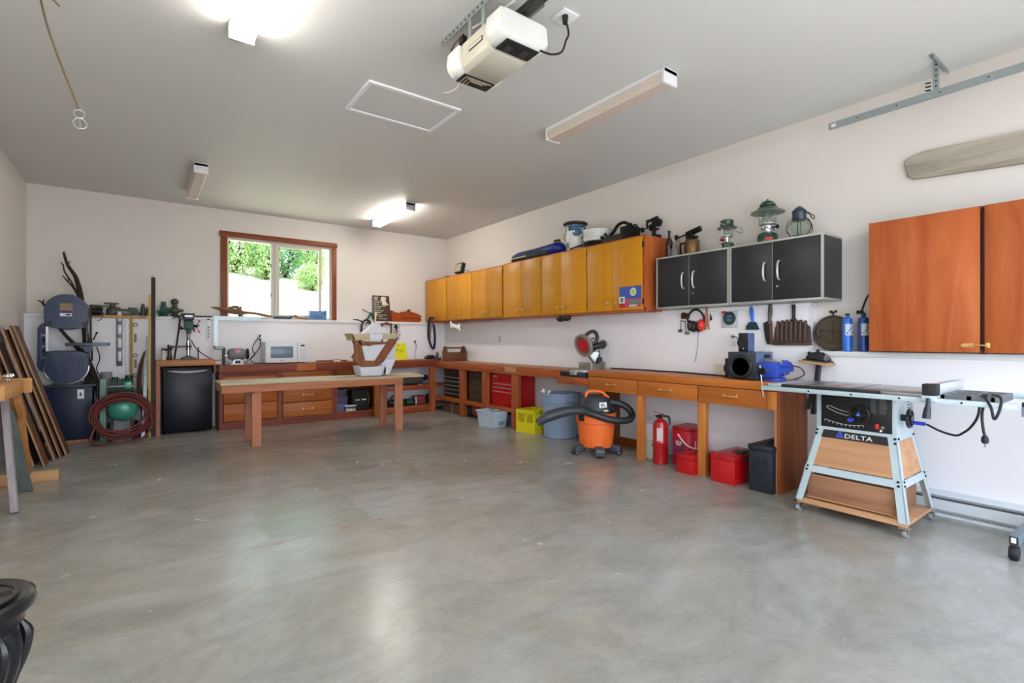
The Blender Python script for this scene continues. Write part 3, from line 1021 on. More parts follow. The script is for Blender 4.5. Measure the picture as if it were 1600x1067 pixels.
bc0 = None
def black_cab(label, y0, y1, sp):
    c = thing('wall_cabinet', label, 'cabinet', (4.37, (y0 + y1) / 2, 1.515), 'black wall cabinets')
    z0, z1 = 1.515, 2.035
    t_ = 0.018
    b = B().box(4.215, XR, y0, y0 + t_, z0 + t_, z1 - t_).box(4.215, XR, y1 - t_, y1, z0 + t_, z1 - t_).box(XR - 0.008, XR, y0 + t_, y1 - t_, z0 + t_, z1 - t_)
    build('carcass', b, blackdoor, c)
    build('top_panel', B().box(4.20, XR, y0, y1, z1 - t_, z1, 0.002), silver, c)
    build('bottom_panel', B().box(4.20, XR, y0, y1, z0, z0 + t_, 0.002), silver, c)
    build('edge_trim', B().box(4.20, 4.215, y0, y0 + t_, z0 + t_, z1 - t_), silver, c)
    build('edge_trim', B().box(4.20, 4.215, y1 - t_, y1, z0 + t_, z1 - t_), silver, c)
    for k, (p, q) in enumerate(((y0 + t_ + 0.003, sp - 0.003), (sp + 0.003, y1 - t_ - 0.003))):
        d = build('door', B().box(4.203, 4.22, p, q, z0 + t_ + 0.004, z1 - t_ - 0.004, 0.001), blackdoor, c)
        hy = q - 0.055 if k == 0 else p + 0.055
        b = B().tube([(4.203, hy, 1.70), (4.178, hy, 1.715), (4.168, hy, 1.775), (4.178, hy, 1.84), (4.203, hy, 1.855)], 0.008, 8, sub=5)
        build('handle', b, M('handle_silver', (206, 208, 210), 0.3, 0.6), d)
        if k == 0:
            build('lock', B().cyl((4.204, hy + 0.015, 1.645), (4.197, hy + 0.015, 1.645), 0.009, n=12), steel, d)
    build('centre_strip', B().box(4.205, 4.212, sp - 0.002, sp + 0.002, z0 + t_, z1 - t_), silver, c)
black_cab('black double-door wall cabinet with silver edges, right-hand of the two, under the ship lamp', 1.645, 2.41, 2.035)
black_cab('black double-door wall cabinet with silver edges, left-hand of the two, beside the yellow cabinets', 2.414, 3.20, 2.822)

c = thing('wall_cabinet', 'orange-brown plywood wall cabinet with a brass latch above the table saw', 'cabinet', (4.42, 0.77, 1.115))
b = B().box(4.32, XR, 1.36, 1.378, 1.115, 2.06).box(4.32, XR, 0.14, 0.158, 1.115, 2.06).box(4.32, XR, 0.158, 1.36, 1.115, 1.135).box(4.32, XR, 0.158, 1.36, 2.04, 2.06).box(XR - 0.01, XR, 0.158, 1.36, 1.135, 2.04)
b.box(4.33, XR, 0.75, 0.77, 1.135, 2.04)
build('carcass', b, M('cabinet_inside_dark', (74, 40, 24), 0.6), c)
d = build('door', B().box(4.30, 4.319, 0.772, 1.378, 1.119, 2.06, 0.001), oply, c)
b = B().prism([(0.868, 1.165), (0.850, 1.178), (0.800, 1.178), (0.800, 1.154), (0.850, 1.154)], 4.295, 4.300, 'x')
b.cyl((4.290, 0.845, 1.166), (4.290, 0.745, 1.166), 0.0055, n=8).lathe([(0.006, -0.012), (0.006, 0)], (4.29, 0.83, 1.166), 8, 0)
build('bolt_latch', b, brass, d)
d = build('door', B().box(4.30, 4.319, 0.14, 0.750, 1.117, 2.06, 0.001), oply, c)
build('latch_keeper', B().box(4.290, 4.300, 0.724, 0.745, 1.150, 1.182, 0.002), brass, d)

# ---------------------------------------------------------------- table-like low bench in front
t = thing('low_work_table', 'low rough wooden table with a long plywood top in front of the back bench', 'table', (1.85, 6.45, 0))
build('table_top', B().hexa([(0.655, 6.15, 0.705), (3.06, 6.16, 0.700), (3.12, 6.74, 0.700), (0.66, 6.76, 0.705), (0.655, 6.15, 0.728), (3.06, 6.16, 0.722), (3.12, 6.74, 0.722), (0.66, 6.76, 0.728)], 0.002), tabletop, t)
build('front_beam', B().box(0.665, 2.76, 6.165, 6.205, 0.618, 0.702, 0.002), beam, t)
label_part(build('front_beam_end', B().box(2.762, 3.05, 6.168, 6.203, 0.620, 0.698, 0.002), M('shaded_beam_end', (46, 40, 38), 0.7, 0, 0.2), t), 'right end of the front beam, coloured dark for its shade')  # deep shade on the beam's right end is put into its colour
build('back_beam', B().box(0.68, 3.05, 6.705, 6.745, 0.618, 0.702, 0.002), beam, t)
build('end_beam', B().box(0.665, 0.70, 6.206, 6.70, 0.625, 0.702, 0.002), pine_y, t)
build('leg', B().box(0.965, 1.060, 6.207, 6.25, 0, 0.70, 0.002), pine_z, t)
build('leg', B().box(0.960, 1.045, 6.66, 6.703, 0, 0.70, 0.002), pine_z, t)
build('leg', B().box(2.665, 2.775, 6.207, 6.25, 0, 0.70, 0.002), pine_z, t)
build('leg', B().box(2.62, 2.715, 6.60, 6.645, 0, 0.70, 0.002), pine_z, t)
build('cross_rail', B().box(2.715, 2.745, 6.26, 6.70, 0.62, 0.70), pine_y, t)
build('cross_rail', B().box(1.065, 1.095, 6.26, 6.70, 0.62, 0.70), pine_y, t)

# ---------------------------------------------------------------- far left corner
# trestle with shiny knobs on top
t = thing('sawhorse', 'rough timber trestle at the left edge with one grey leg and a floor plank', 'sawhorse', (-0.85, 5.2, 0))
org = W('orange_fir_y', (204, 154, 98), (174, 122, 72), 1, 0.6, 20)
orgz = W('orange_fir_z', (194, 138, 82), (164, 106, 60), 2, 0.6, 20)
build('top_beam', B().hexa([(-0.99, 4.60, 0.80), (-0.74, 4.60, 0.80), (-0.74, 5.22, 0.80), (-0.99, 5.22, 0.80), (-0.99, 4.60, 0.90), (-0.74, 4.60, 0.90), (-0.74, 5.22, 0.90), (-0.99, 5.22, 0.90)], 0.003), org, t)
build('end_board', B().box(-1.0, -0.695, 5.22, 5.26, 0.80, 0.91, 0.003), org, t)
build('leg', B().bar((-0.80, 5.30, 0.80), (-0.80, 5.74, 0.09), 0.075, 0.04, (0, 1, 0.5), 0.002), orgz, t)
build('brace', B().bar((-0.79, 5.28, 0.79), (-0.76, 5.36, 0.60), 0.06, 0.04, (1, 0, 0), 0.002), orgz, t)
label_part(build('leg', B().bar((-0.83, 5.14, 0.80), (-0.725, 4.82, 0.0), 0.075, 0.038, (1, 0, 0), 0.003), driftgrey, t), 'weathered grey leg')
build('leg', B().bar((-0.97, 5.14, 0.80), (-1.04, 4.84, 0.0), 0.075, 0.038, (1, 0, 0), 0.003), driftgrey, t)
build('leg', B().bar((-1.0, 5.30, 0.80), (-1.04, 5.72, 0.09), 0.075, 0.04, (0, 1, 0.5), 0.002), orgz, t)
build('floor_plank', B().box(-1.08, -0.595, 5.725, 5.765, 0.0, 0.09, 0.002), pine, t)
solo('painted_plank', B().hexa([(-0.80, 5.44, 0), (-0.715, 5.42, 0), (-0.715, 5.455, 0.0), (-0.80, 5.475, 0.0), (-0.862, 5.285, 0.675), (-0.805, 5.265, 0.675), (-0.805, 5.30, 0.675), (-0.862, 5.32, 0.675)], 0.002), greyplank,
     'short green-grey painted plank leaning beside the trestle', 'plank')
chrome = M('chrome', (208, 210, 214), 0.12, 1.0)
for x, y, lb_ in ((-0.93, 4.95, 'chrome ball finial on the trestle, at the extreme left edge of the picture'), (-0.87, 5.06, 'chrome ball finial in the middle of the trestle top'),
                  (-0.80, 5.12, 'rightmost chrome ball finial on the trestle top, nearest the end board'), (-0.93, 5.12, 'chrome ball finial on the trestle top nearest the left wall'),
                  (-0.845, 4.86, 'chrome ball finial on the trestle top nearest the camera'), (-0.79, 4.98, 'chrome ball finial near the front right edge of the trestle top')):
    b = B().lathe([(0.020, 0), (0.022, 0.004), (0.010, 0.010), (0.011, 0.016), (0.024, 0.026), (0.029, 0.038), (0.024, 0.050), (0.010, 0.056)], (0, 0, 0), 16)
    k = solo('ball_finial', b, chrome, lb_, 'finial', 'chrome finials on the trestle')
    k.location = (x, y, 0.90)

def lean(name, label, xb, xt, zt, y0, y1, th):
    o = thing(name, label, 'board', (xb, (y0 + y1) / 2, 0), 'laminate boards leaning in the corner')
    d = Vector((xt - xb, 0, zt)).normalized()
    nn = Vector((d.z, 0, -d.x)) * th
    def q(x, y, z, k):
        return Vector((x, y, z)) + nn * k
    lo = nn.z
    pts = [q(xb, y0, -min(lo, 0), 0), q(xb, y0, -min(lo, 0), 1), q(xb, y1, -min(lo, 0), 1), q(xb, y1, -min(lo, 0), 0), q(xt, y0, zt, 0), q(xt, y0, zt, 1), q(xt, y1, zt, 1), q(xt, y1, zt, 0)]
    build('board_face', B().hexa(pts), lam, o)
    e = B()
    a, c_ = [p.copy() for p in pts[:4]], [p.copy() for p in pts[4:]]
    yy = Vector((0, -0.003, 0))
    e.hexa([a[0] + yy, a[1] + yy, a[1] + yy * -0.3, a[0] + yy * -0.3, c_[0] + yy, c_[1] + yy, c_[1] + yy * -0.3, c_[0] + yy * -0.3])
    label_part(build('edge_band', e, lamedge, o), 'pale raw edge')
lean('laminate_board', 'long brown board leaning nearest the band saw, outermost of the leaning boards', -0.665, -1.06, 1.34, 6.90, 7.12, 0.016)
lean('laminate_board', 'second long brown board leaning on the left wall, just behind the outermost', -0.70, -1.075, 1.34, 6.80, 7.08, 0.014)
lean('laminate_board', 'third leaning brown board, its top reaching the left wall', -0.735, -1.105, 1.30, 6.70, 6.98, 0.016)
lean('laminate_board', 'leaning brown board with a top a little lower than its neighbours', -0.80, -1.125, 1.17, 6.60, 6.90, 0.014)
lean('laminate_board', 'leaning board with its pale edge showing above the trestle knobs', -0.86, -1.11, 0.97, 6.50, 6.82, 0.016)
lean('laminate_board', 'short dark brown panel standing in front of the long leaning boards', -0.775, -0.955, 0.64, 6.42, 6.66, 0.014)

# band saw on its cabinet
t = thing('band_saw', 'dark blue upright band saw standing on a navy steel cabinet in the corner', 'saw', (-0.73, 7.9, 0))
build('base_cabinet', B().box(-0.955, -0.50, 7.70, 7.93, 0.03, 0.655, 0.006), cabblue, t)
build('base_plinth', B().box(-0.95, -0.505, 7.71, 7.92, 0.0, 0.03), orgz, t)
build('base_lid', B().box(-0.965, -0.47, 7.69, 7.935, 0.655, 0.675, 0.003), dgrey, t)
build('switch_plate', B().box(-0.637, -0.577, 7.694, 7.701, 0.51, 0.62, 0.002), paper, t)
build('switch', B().box(-0.616, -0.60, 7.688, 7.695, 0.545, 0.585, 0.002), black, t)
def arc(cx, cz, r, a0, a1, n=14):
    return [(cx + r * math.cos(R(a0 + (a1 - a0) * i / n)), cz + r * math.sin(R(a0 + (a1 - a0) * i / n))) for i in range(n + 1)]
cx = -0.737
up = [(cx - 0.19, 1.36), (cx - 0.14, 1.345), (cx - 0.05, 1.325), (cx + 0.05, 1.325), (cx + 0.14, 1.345), (cx + 0.19, 1.365)] + arc(cx, 1.54, 0.198, -2, 182, 20)
build('upper_wheel_cover', B().prism(up, 7.76, 7.86, 'y', 0.008), blue, t)
lo = arc(cx, 0.885, 0.198, 180, 360, 20) + [(cx + 0.19, 1.05), (cx + 0.10, 1.075), (cx - 0.12, 1.075), (cx - 0.19, 1.055)]
build('lower_wheel_cover', B().prism(lo, 7.76, 7.86, 'y', 0.008), blue, t)
rim = B().tube([(p[0], 7.762, p[1]) for p in arc(cx, 0.885, 0.199, 178, 362, 20)], 0.006, 6)
build('cover_rim', rim, steel, t)
build('blade_guard', B().box(-0.918, -0.895, 7.775, 7.80, 1.07, 1.36), steel, t)
arm = [(-0.93, 1.40), (-0.965, 1.385), (-0.99, 1.33), (-0.995, 0.90), (-0.975, 0.85), (-0.93, 0.82), (-0.93, 0.86), (-0.955, 0.89), (-0.965, 0.95), (-0.965, 1.30), (-0.95, 1.345), (-0.93, 1.36)]
b = B().prism(arm, 7.80, 7.90, 'y', 0.003)
for i in range(6):
    z_ = 0.95 + i * 0.065
    b.bar((-0.965, 7.85, z_), (-0.915, 7.85, z_ + (0.05 if i % 2 else -0.0) + 0.02), 0.05, 0.012, (0, 1, 0))
b.box(-0.93, -0.912, 7.80, 7.90, 0.85, 1.40)
build('frame_arm', b, blue, t)
build('saw_table', B().box(-0.725, -0.345, 7.50, 7.87, 1.132, 1.168, 0.003), M('saw_table_grey', (70, 78, 88), 0.35, 0.6), t)
build('table_trunnion', B().prism([(-0.59, 1.132), (-0.50, 1.132), (-0.51, 1.07), (-0.54, 1.05), (-0.575, 1.07)], 7.66, 7.78, 'y', 0.003), blue, t)
b = B().box(-0.535, -0.515, 7.79, 7.81, 1.17, 1.62).box(-0.555, -0.51, 7.78, 7.81, 1.15, 1.23, 0.004).cyl((-0.50, 7.79, 1.2), (-0.47, 7.79, 1.28), 0.007, n=8).ell((-0.467, 7.79, 1.285), (0.013, 0.013, 0.013), 10, 6)
b.box(-0.525, -0.505, 7.80, 7.83, 0.95, 1.15)
build('blade_guide', b, blackiron, t)
build('blade', B().box(-0.558, -0.557, 7.79, 7.803, 1.16, 1.36), steel, t)
for (x, z_) in ((-0.895, 1.395), (-0.575, 1.385), (-0.90, 1.015)):
    build('knob', B().cyl((x, 7.735, z_), (x, 7.765, z_), 0.026, 0.03, 14), black, t)
build('pedestal', B().prism([(-0.88, 0.675), (-0.58, 0.675), (-0.64, 0.73), (-0.82, 0.73)], 7.77, 7.92, 'y', 0.004), dgrey, t)
build('motor', B().cyl((-0.53, 7.90, 1.55), (-0.43, 7.90, 1.55), 0.05, n=16), blackiron, t)
st = build('sticker', B().box(-0.795, -0.685, 7.753, 7.761, 1.50, 1.63), M('sticker_gold', (142, 118, 84), 0.5, 0, 0.35, 60), t)
build('sticker_band', B().box(-0.795, -0.690, 7.751, 7.754, 1.515, 1.545), M('sticker_violet', (64, 44, 150), 0.5), st)
build('sticker_strip', B().box(-0.795, -0.690, 7.751, 7.754, 1.478, 1.515), paper, st)
build('sticker_print', B().box(-0.745, -0.70, 7.750, 7.752, 1.488, 1.505).box(-0.765, -0.715, 7.750, 7.752, 1.524, 1.536), ink, st)
build('power_cord', B().tube([(-0.47, 7.80, 1.12), (-0.44, 7.80, 0.98), (-0.47, 7.79, 0.85), (-0.42, 7.76, 0.72), (-0.43, 7.75, 0.6), (-0.48, 7.75, 0.58)], 0.006, 6, sub=5), rubber, t)
build('power_cord', B().tube([(-0.50, 7.85, 1.56), (-0.42, 7.84, 1.53), (-0.425, 7.84, 1.46), (-0.47, 7.84, 1.43)], 0.004, 6, sub=5), rubber, t)

t = thing('branch', 'tall bare forked brown branch standing behind the band saw', 'branch', (-0.62, 7.99, 0))
Yb = 7.98
build('main_stem', B().tube([(-0.52, Yb, 0.0), (-0.57, Yb, 0.9), (-0.59, Yb, 1.35), (-0.632, Yb, 1.75), (-0.66, Yb, 1.90), (-0.685, Yb, 1.985), (-0.75, Yb, 2.11), (-0.785, Yb, 2.256)], 0.02, 8, sub=4, radii=[0.035, 0.03, 0.022, 0.012]), bark, t)
build('side_twig', B().tube([(-0.632, Yb, 1.70), (-0.674, Yb, 1.80), (-0.715, Yb, 1.90), (-0.775, Yb, 2.02), (-0.789, Yb, 2.11)], 0.01, 6, sub=4, radii=[0.014, 0.01, 0.007]), bark, t)
build('side_twig', B().tube([(-0.632, Yb, 1.68), (-0.69, Yb, 1.82), (-0.745, Yb, 1.90), (-0.795, Yb, 1.973)], 0.01, 6, sub=4, radii=[0.012, 0.009, 0.006]), bark, t)
for a, c_ in (((-0.75, 2.11), (-0.725, 2.15)), ((-0.789, 2.10), (-0.81, 2.13)), ((-0.745, 1.9), (-0.74, 1.95)), ((-0.675, 1.81), (-0.70, 1.83)), ((-0.64, 1.72), (-0.615, 1.80))):
    build('bud', B().tube([(a[0], Yb, a[1]), (c_[0], Yb, c_[1])], 0.007, 6, radii=[0.008, 0.005]), bark, t)
t = thing('branch', 'slanting branch leaning behind the band saw, its forked tip at the left', 'branch', (-0.5, 7.95, 0))
Yb = 7.905
build('main_stem', B().tube([(-0.40, Yb, 0.0), (-0.45, Yb, 0.55), (-0.56, Yb, 0.95), (-0.663, Yb, 1.12), (-0.807, Yb, 1.33), (-0.93, Yb, 1.58), (-0.965, Yb, 1.64)], 0.015, 8, sub=4, radii=[0.04, 0.03, 0.016, 0.011]), bark, t)
build('fork', B().tube([(-0.965, Yb, 1.64), (-1.0, Yb, 1.665)], 0.008, 6, radii=[0.009, 0.006]).tube([(-0.96, Yb, 1.63), (-0.95, Yb, 1.675)], 0.008, 6, radii=[0.009, 0.005]), bark, t)

# old cast pump parts along the ledge
LZ = 1.516
def deco(name, label, b, mat, x, y=8.15):
    b.xf(Matrix.Translation((x, y, LZ)))
    return solo(name, b, mat, label, 'casting')
deco('pump_casting', 'dark flat-topped cast iron fitting on the ledge beside the band saw', B().lathe([(0.055, 0), (0.05, 0.02), (0.035, 0.045), (0.045, 0.09), (0.03, 0.11)], n=16).obox((0.0, 0, 0.118), (0.17, 0.08, 0.018), bev=0.003), bronze, -0.47)
deco('pump_casting', 'grey-green cast fitting with a flat plate top on the ledge, left of the hanging level', B().lathe([(0.05, 0), (0.062, 0.02), (0.066, 0.055), (0.05, 0.09), (0.028, 0.11), (0.03, 0.145)], n=16).obox((-0.01, 0, 0.152), (0.15, 0.08, 0.016), bev=0.003).cyl((0.03, 0, 0.06), (0.085, 0, 0.09), 0.022, n=10), bronze, -0.335)
deco('pump_casting', 'low rounded grey casting lying just right of the plate-topped fitting', B().ell((0, 0, 0.045), (0.085, 0.05, 0.045)).cyl((-0.06, 0, 0.06), (-0.085, 0, 0.11), 0.02, n=10).obox((0.02, -0.04, 0.03), (0.07, 0.02, 0.02)), M('casting_grey', (112, 112, 106), 0.55, 0.5, 0.2, 40, 0.2), -0.215)
deco('pump_casting', 'stout dark green cast block on the ledge above the white level', B().prism([(-0.065, 0), (0.065, 0), (0.068, 0.04), (0.04, 0.065), (0.03, 0.10), (-0.062, 0.108)], -0.045, 0.045, 'y', 0.006).cyl((0, -0.047, 0.05), (0, -0.06, 0.05), 0.028, n=14), dgreen, -0.115)
deco('pump_casting', 'slim dark bullet-shaped casting on the ledge', B().lathe([(0.030, 0), (0.032, 0.01), (0.026, 0.06), (0.025, 0.10), (0.018, 0.14), (0.006, 0.165)], n=14), M('casting_slate', (70, 72, 78), 0.5, 0.5, 0.2, 40, 0.2), -0.022)
deco('pump_casting', 'small dark stepped casting half hidden behind the tall steel angle', B().lathe([(0.045, 0), (0.045, 0.03), (0.022, 0.04), (0.022, 0.075), (0.03, 0.08), (0.016, 0.12)], n=14), bronze, 0.035)
deco('pump_casting', 'blue-green verdigris valve body on the ledge, with a black cap', B().lathe([(0.055, 0), (0.06, 0.012), (0.035, 0.03), (0.055, 0.06), (0.036, 0.09), (0.040, 0.13), (0.028, 0.145), (0.028, 0.20)], n=14).cyl((-0.075, 0, 0.06), (0.075, 0, 0.06), 0.022, n=10), verdigris, 0.20)
deco('pump_casting', 'dark bronze valve with a domed head on the ledge above the drill press', B().lathe([(0.04, 0), (0.045, 0.02), (0.03, 0.04), (0.062, 0.07), (0.065, 0.10), (0.035, 0.13), (0.03, 0.17), (0.045, 0.185), (0.045, 0.22), (0.02, 0.245)], n=16).cyl((-0.095, 0, 0.11), (0.10, 0, 0.085), 0.018, n=10), bronze, 0.325)

# levels hung on the lower wall
def level_(name, label, x0, x1, z0, z1, mat, extra=None):
    t_ = thing(name, label, 'level', ((x0 + x1) / 2, 8.07, z0))
    build('beam', B().box(x0, x1, 8.058, 8.078, z0, z1, 0.001), mat, t_)
    if extra:
        extra(t_)
    return t_
def ex1(t_):
    for k in range(4):
        z_ = 0.93 + k * 0.17
        build('web_recess', B().box(-0.280, -0.243, 8.055, 8.059, z_, z_ + 0.125, 0.0015), M('level_pale', (190, 192, 198), 0.4, 0.3), t_)
    build('vial', B().cyl((-0.28, 8.053, 1.215), (-0.243, 8.053, 1.215), 0.008, n=10), acid, t_)
level_('spirit_level', 'silver webbed spirit level hanging from the ledge, leftmost of the hanging rules', -0.292, -0.232, 0.868, 1.565, M('level_dark', (92, 94, 100), 0.4, 0.3), ex1)
def ex2(t_):
    b = B()
    for k in range(44):
        z_ = 0.58 + k * 0.021
        b.box(-0.176, -0.164 if k % 5 else -0.184, 8.056, 8.0585, z_, z_ + 0.004)
    build('graduations', b, mgrey, t_)['kind'] = 'stuff'
level_('steel_rule', 'long white ruler with tick marks hanging beside the yellow one', -0.203, -0.163, 0.56, 1.505, paper, ex2)
def ex3(t_):
    b = B()
    for k in range(36):
        z_ = 0.58 + k * 0.0255
        b.box(-0.145, -0.132, 8.056, 8.0585, z_, z_ + 0.004)
    build('graduations', b, M('tick_brown', (96, 70, 20), 0.6), t_)['kind'] = 'stuff'
level_('wooden_rule', 'long mustard yellow ruler hanging between the white ruler and the white level', -0.157, -0.128, 0.555, 1.505, M('mustard', (190, 144, 40), 0.5), ex3)
def ex4(t_):
    for z_ in (0.745, 1.0, 1.40):
        build('vial_window', B().ring((-0.10, 8.057, z_), 0.021, 0.004, 1, 20, 6), dgrey, t_)
    for z_ in (0.84, 1.17):
        build('grip_slot', B().box(-0.113, -0.087, 8.055, 8.059, z_, z_ + 0.11, 0.001), M('slot_tan', (140, 122, 92), 0.5), t_)
    build('hanging_hook', B().box(-0.128, -0.075, 8.054, 8.079, 1.522, 1.535).prism([(-0.12, 1.49), (-0.08, 1.49), (-0.10, 1.522)], 8.055, 8.059, 'y'), ink, t_)
level_('spirit_level', 'white box level with round vials hanging from the ledge', -0.124, -0.076, 0.63, 1.522, paper, ex4)

# green air compressor wrapped in its hose
t = thing('air_compressor', 'teal green air compressor with a round tank standing behind its red hose', 'compressor', (-0.22, 7.6, 0))
build('tank', B().lathe([(0.02, 7.46), (0.07, 7.468), (0.12, 7.495), (0.148, 7.54), (0.152, 7.60), (0.152, 7.90), (0.11, 7.95), (0.02, 7.97)], (-0.215, 0, 0.38), 24, 1), teal, t)
build('deck_plate', B().box(-0.355, -0.08, 7.55, 7.95, 0.53, 0.565, 0.003), dgreen, t)
b = B().box(-0.33, -0.12, 7.62, 7.86, 0.565, 0.71, 0.01)
for k in range(9):
    b.box(-0.335 + k * 0.026, -0.325 + k * 0.026, 7.60, 7.88, 0.60, 0.73)
b.cyl((-0.16, 7.74, 0.70), (-0.16, 7.74, 0.765), 0.04, n=14).cyl((-0.29, 7.70, 0.70), (-0.29, 7.70, 0.75), 0.03, n=12)
build('pump', b, dgreen, t)
build('belt_guard', B().box(-0.20, -0.13, 7.50, 7.56, 0.62, 0.70, 0.004), teal, t)
build('handle', B().tube([(-0.36, 7.56, 0.55), (-0.36, 7.44, 0.64), (-0.34, 7.43, 0.655), (-0.12, 7.43, 0.655), (-0.10, 7.44, 0.64), (-0.10, 7.56, 0.55)], 0.009, 8), alum, t)
for x in (-0.34, -0.09):
    build('wheel', B().lathe([(0.02, -0.02), (0.09, -0.02), (0.095, 0.0), (0.09, 0.02), (0.02, 0.02)], (x, 7.85, 0.097), 20, 0), rubber, t)
build('foot', B().bar((-0.31, 7.52, 0.26), (-0.33, 7.50, 0.0), 0.03, 0.02, (0, 1, 0)), blackiron, t)
build('foot', B().bar((-0.13, 7.52, 0.26), (-0.11, 7.50, 0.0), 0.03, 0.02, (0, 1, 0)), blackiron, t)
b = B()
g = random.Random(5)
pts = []
for k in range(10 * 14):
    a = -2.2 + 2 * pi * k / 14
    loop = k // 14
    rr = 0.235 + 0.020 * math.sin(loop * 2.1) + 0.016 * math.sin(a * 1.3 + loop)
    cx_, cz_ = -0.215 + 0.012 * math.cos(loop * 1.7), 0.335 - 0.012 * loop * 0.6 + 0.02 * math.sin(loop)
    zz = cz_ + rr * math.sin(a) * 0.98
    pts.append((cx_ + rr * 1.12 * math.cos(a), 7.40 + 0.013 * (loop % 4) - 0.03 * (0.5 - zz), max(zz, 0.012)))
pts += [(-0.46, 7.36, 0.20), (-0.50, 7.33, 0.06), (-0.46, 7.30, 0.012), (-0.32, 7.26, 0.012), (-0.12, 7.27, 0.014), (0.0, 7.32, 0.06), (0.065, 7.36, 0.18), (0.05, 7.38, 0.33)]
b.tube(pts, 0.0125, 8, sub=2)
hs = solo('air_hose', b, hose, 'dark red air hose coiled over the front of the green compressor', 'hose')
solo('storage_box', B().box(-0.432, -0.370, 7.62, 7.76, 0.0, 0.735, 0.004), M('pale_teal', (112, 150, 136), 0.5), 'pale teal upright box between the band saw and the compressor', 'box')
t = thing('cardboard_tube', 'wide grey cardboard tube standing behind the compressor', 'tube', (-0.388, 8.02, 0))
build('tube_wall', B().lathe([(0.052, 0), (0.058, 0), (0.058, 0.80), (0.052, 0.80), (0.052, 0.01)], (-0.388, 8.015, 0), 20, 2, False), M('tube_grey', (150, 152, 158), 0.6), t)
solo('dark_board', B().box(-0.462, -0.45, 7.72, 7.86, 0, 0.66), M('board_slate', (52, 58, 82), 0.6), 'slate blue board standing upright beside the band saw cabinet', 'board')

# tall lengths standing by the refrigerator
anglem = M('dark_rusted_angle', (44, 32, 28), 0.55, 0.4, 0.25, 30)
b = B().box(0.060, 0.105, 7.60, 7.605, 0, 1.98).box(0.100, 0.105, 7.605, 7.645, 0, 1.98)
b.tube([(0.085, 7.62, 1.97), (0.085, 7.62, 2.0), (0.075, 7.62, 2.005)], 0.003, 6)
solo('steel_angle', b, anglem, 'tall dark rusty steel angle standing beside the refrigerator', 'angle iron')
solo('yellow_lath', B().box(0.033, 0.058, 7.61, 7.622, 0, 1.765), M('lath_yellow', (196, 160, 64), 0.55), 'tall thin yellow lath standing left of the rusty angle', 'lath')
solo('wooden_bow', B().tube([(0.0, 7.97, 1.06), (-0.045, 7.94, 0.86), (-0.06, 7.90, 0.62), (-0.018, 7.84, 0.32), (-0.015, 7.78, 0.0)], 0.02, 8, sub=5, radii=[0.012, 0.022, 0.024, 0.022, 0.018]), M('bow_brown', (92, 56, 42), 0.6), 'curved brown wooden stave leaning against the wall by the levels', 'stave')
t = thing('slotted_bar', 'grey perforated steel bar leaning next to the yellow lath', 'bar', (-0.01, 7.6, 0))
b = B().bar((-0.02, 7.62, 0.0), (0.03, 7.94, 1.255), 0.036, 0.004, (0, 1, 0))
build('bar', b, galv, t)
b = B()
for k in range(16):
    f = 0.1 + k * 0.05
    p = Vector((-0.02, 7.62, 0)).lerp(Vector((0.03, 7.94, 1.255)), f)
    b.cyl(p + Vector((0, -0.0045, 0.001)), p + Vector((0, 0.0, 0)), 0.006, n=8)
build('hole', b, dgrey, t)['kind'] = 'stuff'
b = B().lathe([(0.05, 0), (0.055, 0.01), (0.055, 0.36), (0.045, 0.42), (0.02, 0.45), (0.018, 0.48)], (0.015, 7.96, 0), 18)
t = thing('gas_cylinder', 'small blue gas cylinder half hidden behind the tall lengths', 'cylinder', (0.015, 7.96, 0))
build('body', b, M('cylinder_blue', (34, 78, 150), 0.4), t)
build('valve', B().cyl((0.015, 7.96, 0.48), (0.015, 7.96, 0.54), 0.014, n=10).cyl((-0.02, 7.96, 0.53), (0.05, 7.96, 0.53), 0.01, n=8).cyl((0.015, 7.93, 0.56), (0.015, 7.99, 0.56), 0.022, n=12), blackiron, t)

# refrigerator in its wooden surround
t = thing('fridge_surround', 'wooden surround with a thick top around the black mini refrigerator', 'surround', (0.43, 7.85, 0))
build('side_panel', B().box(0.112, 0.135, 7.64, 8.074, 0, 0.868), fir_z, t)
build('side_edge', B().box(0.110, 0.150, 7.625, 7.645, 0, 0.868), pine_z, t)
build('top_slab', B().box(0.110, 0.752, 7.625, 8.076, 0.868, 0.94, 0.003), W('slab_x', (190, 132, 86), (160, 98, 58), 0, 0.5, 18), t)
build('right_bracket', B().box(0.735, 0.752, 7.625, 8.074, 0.76, 0.868), fir_z, t)
build('back_cleat', B().box(0.135, 0.735, 8.05, 8.074, 0.80, 0.868), fir, t)
t = thing('mini_refrigerator', 'black mini refrigerator with a silver curved handle', 'refrigerator', (0.45, 7.85, 0))
fr = M('fridge_black', (9, 12, 22), 0.32, 0.0, spec=0.3)
build('body', B().box(0.175, 0.722, 7.70, 8.04, 0.02, 0.845, 0.004), fr, t)
build('door', B().box(0.178, 0.718, 7.645, 7.698, 0.035, 0.835, 0.012), fr, t)
hd = [(0.235 + i * 0.0425, 7.636 - 0.014 * math.sin(pi * i / 10), 0.805 - 0.020 * math.sin(pi * i / 10)) for i in range(11)]
build('handle', B().tube(hd, 0.012, 8, radii=[0.006, 0.015, 0.017, 0.015, 0.006]), M('handle_satin', (206, 212, 222), 0.3, 0.6), t)
for x in (0.22, 0.67):
    build('foot', B().cyl((x, 7.72, 0), (x, 7.72, 0.02), 0.016, n=10), black, t)

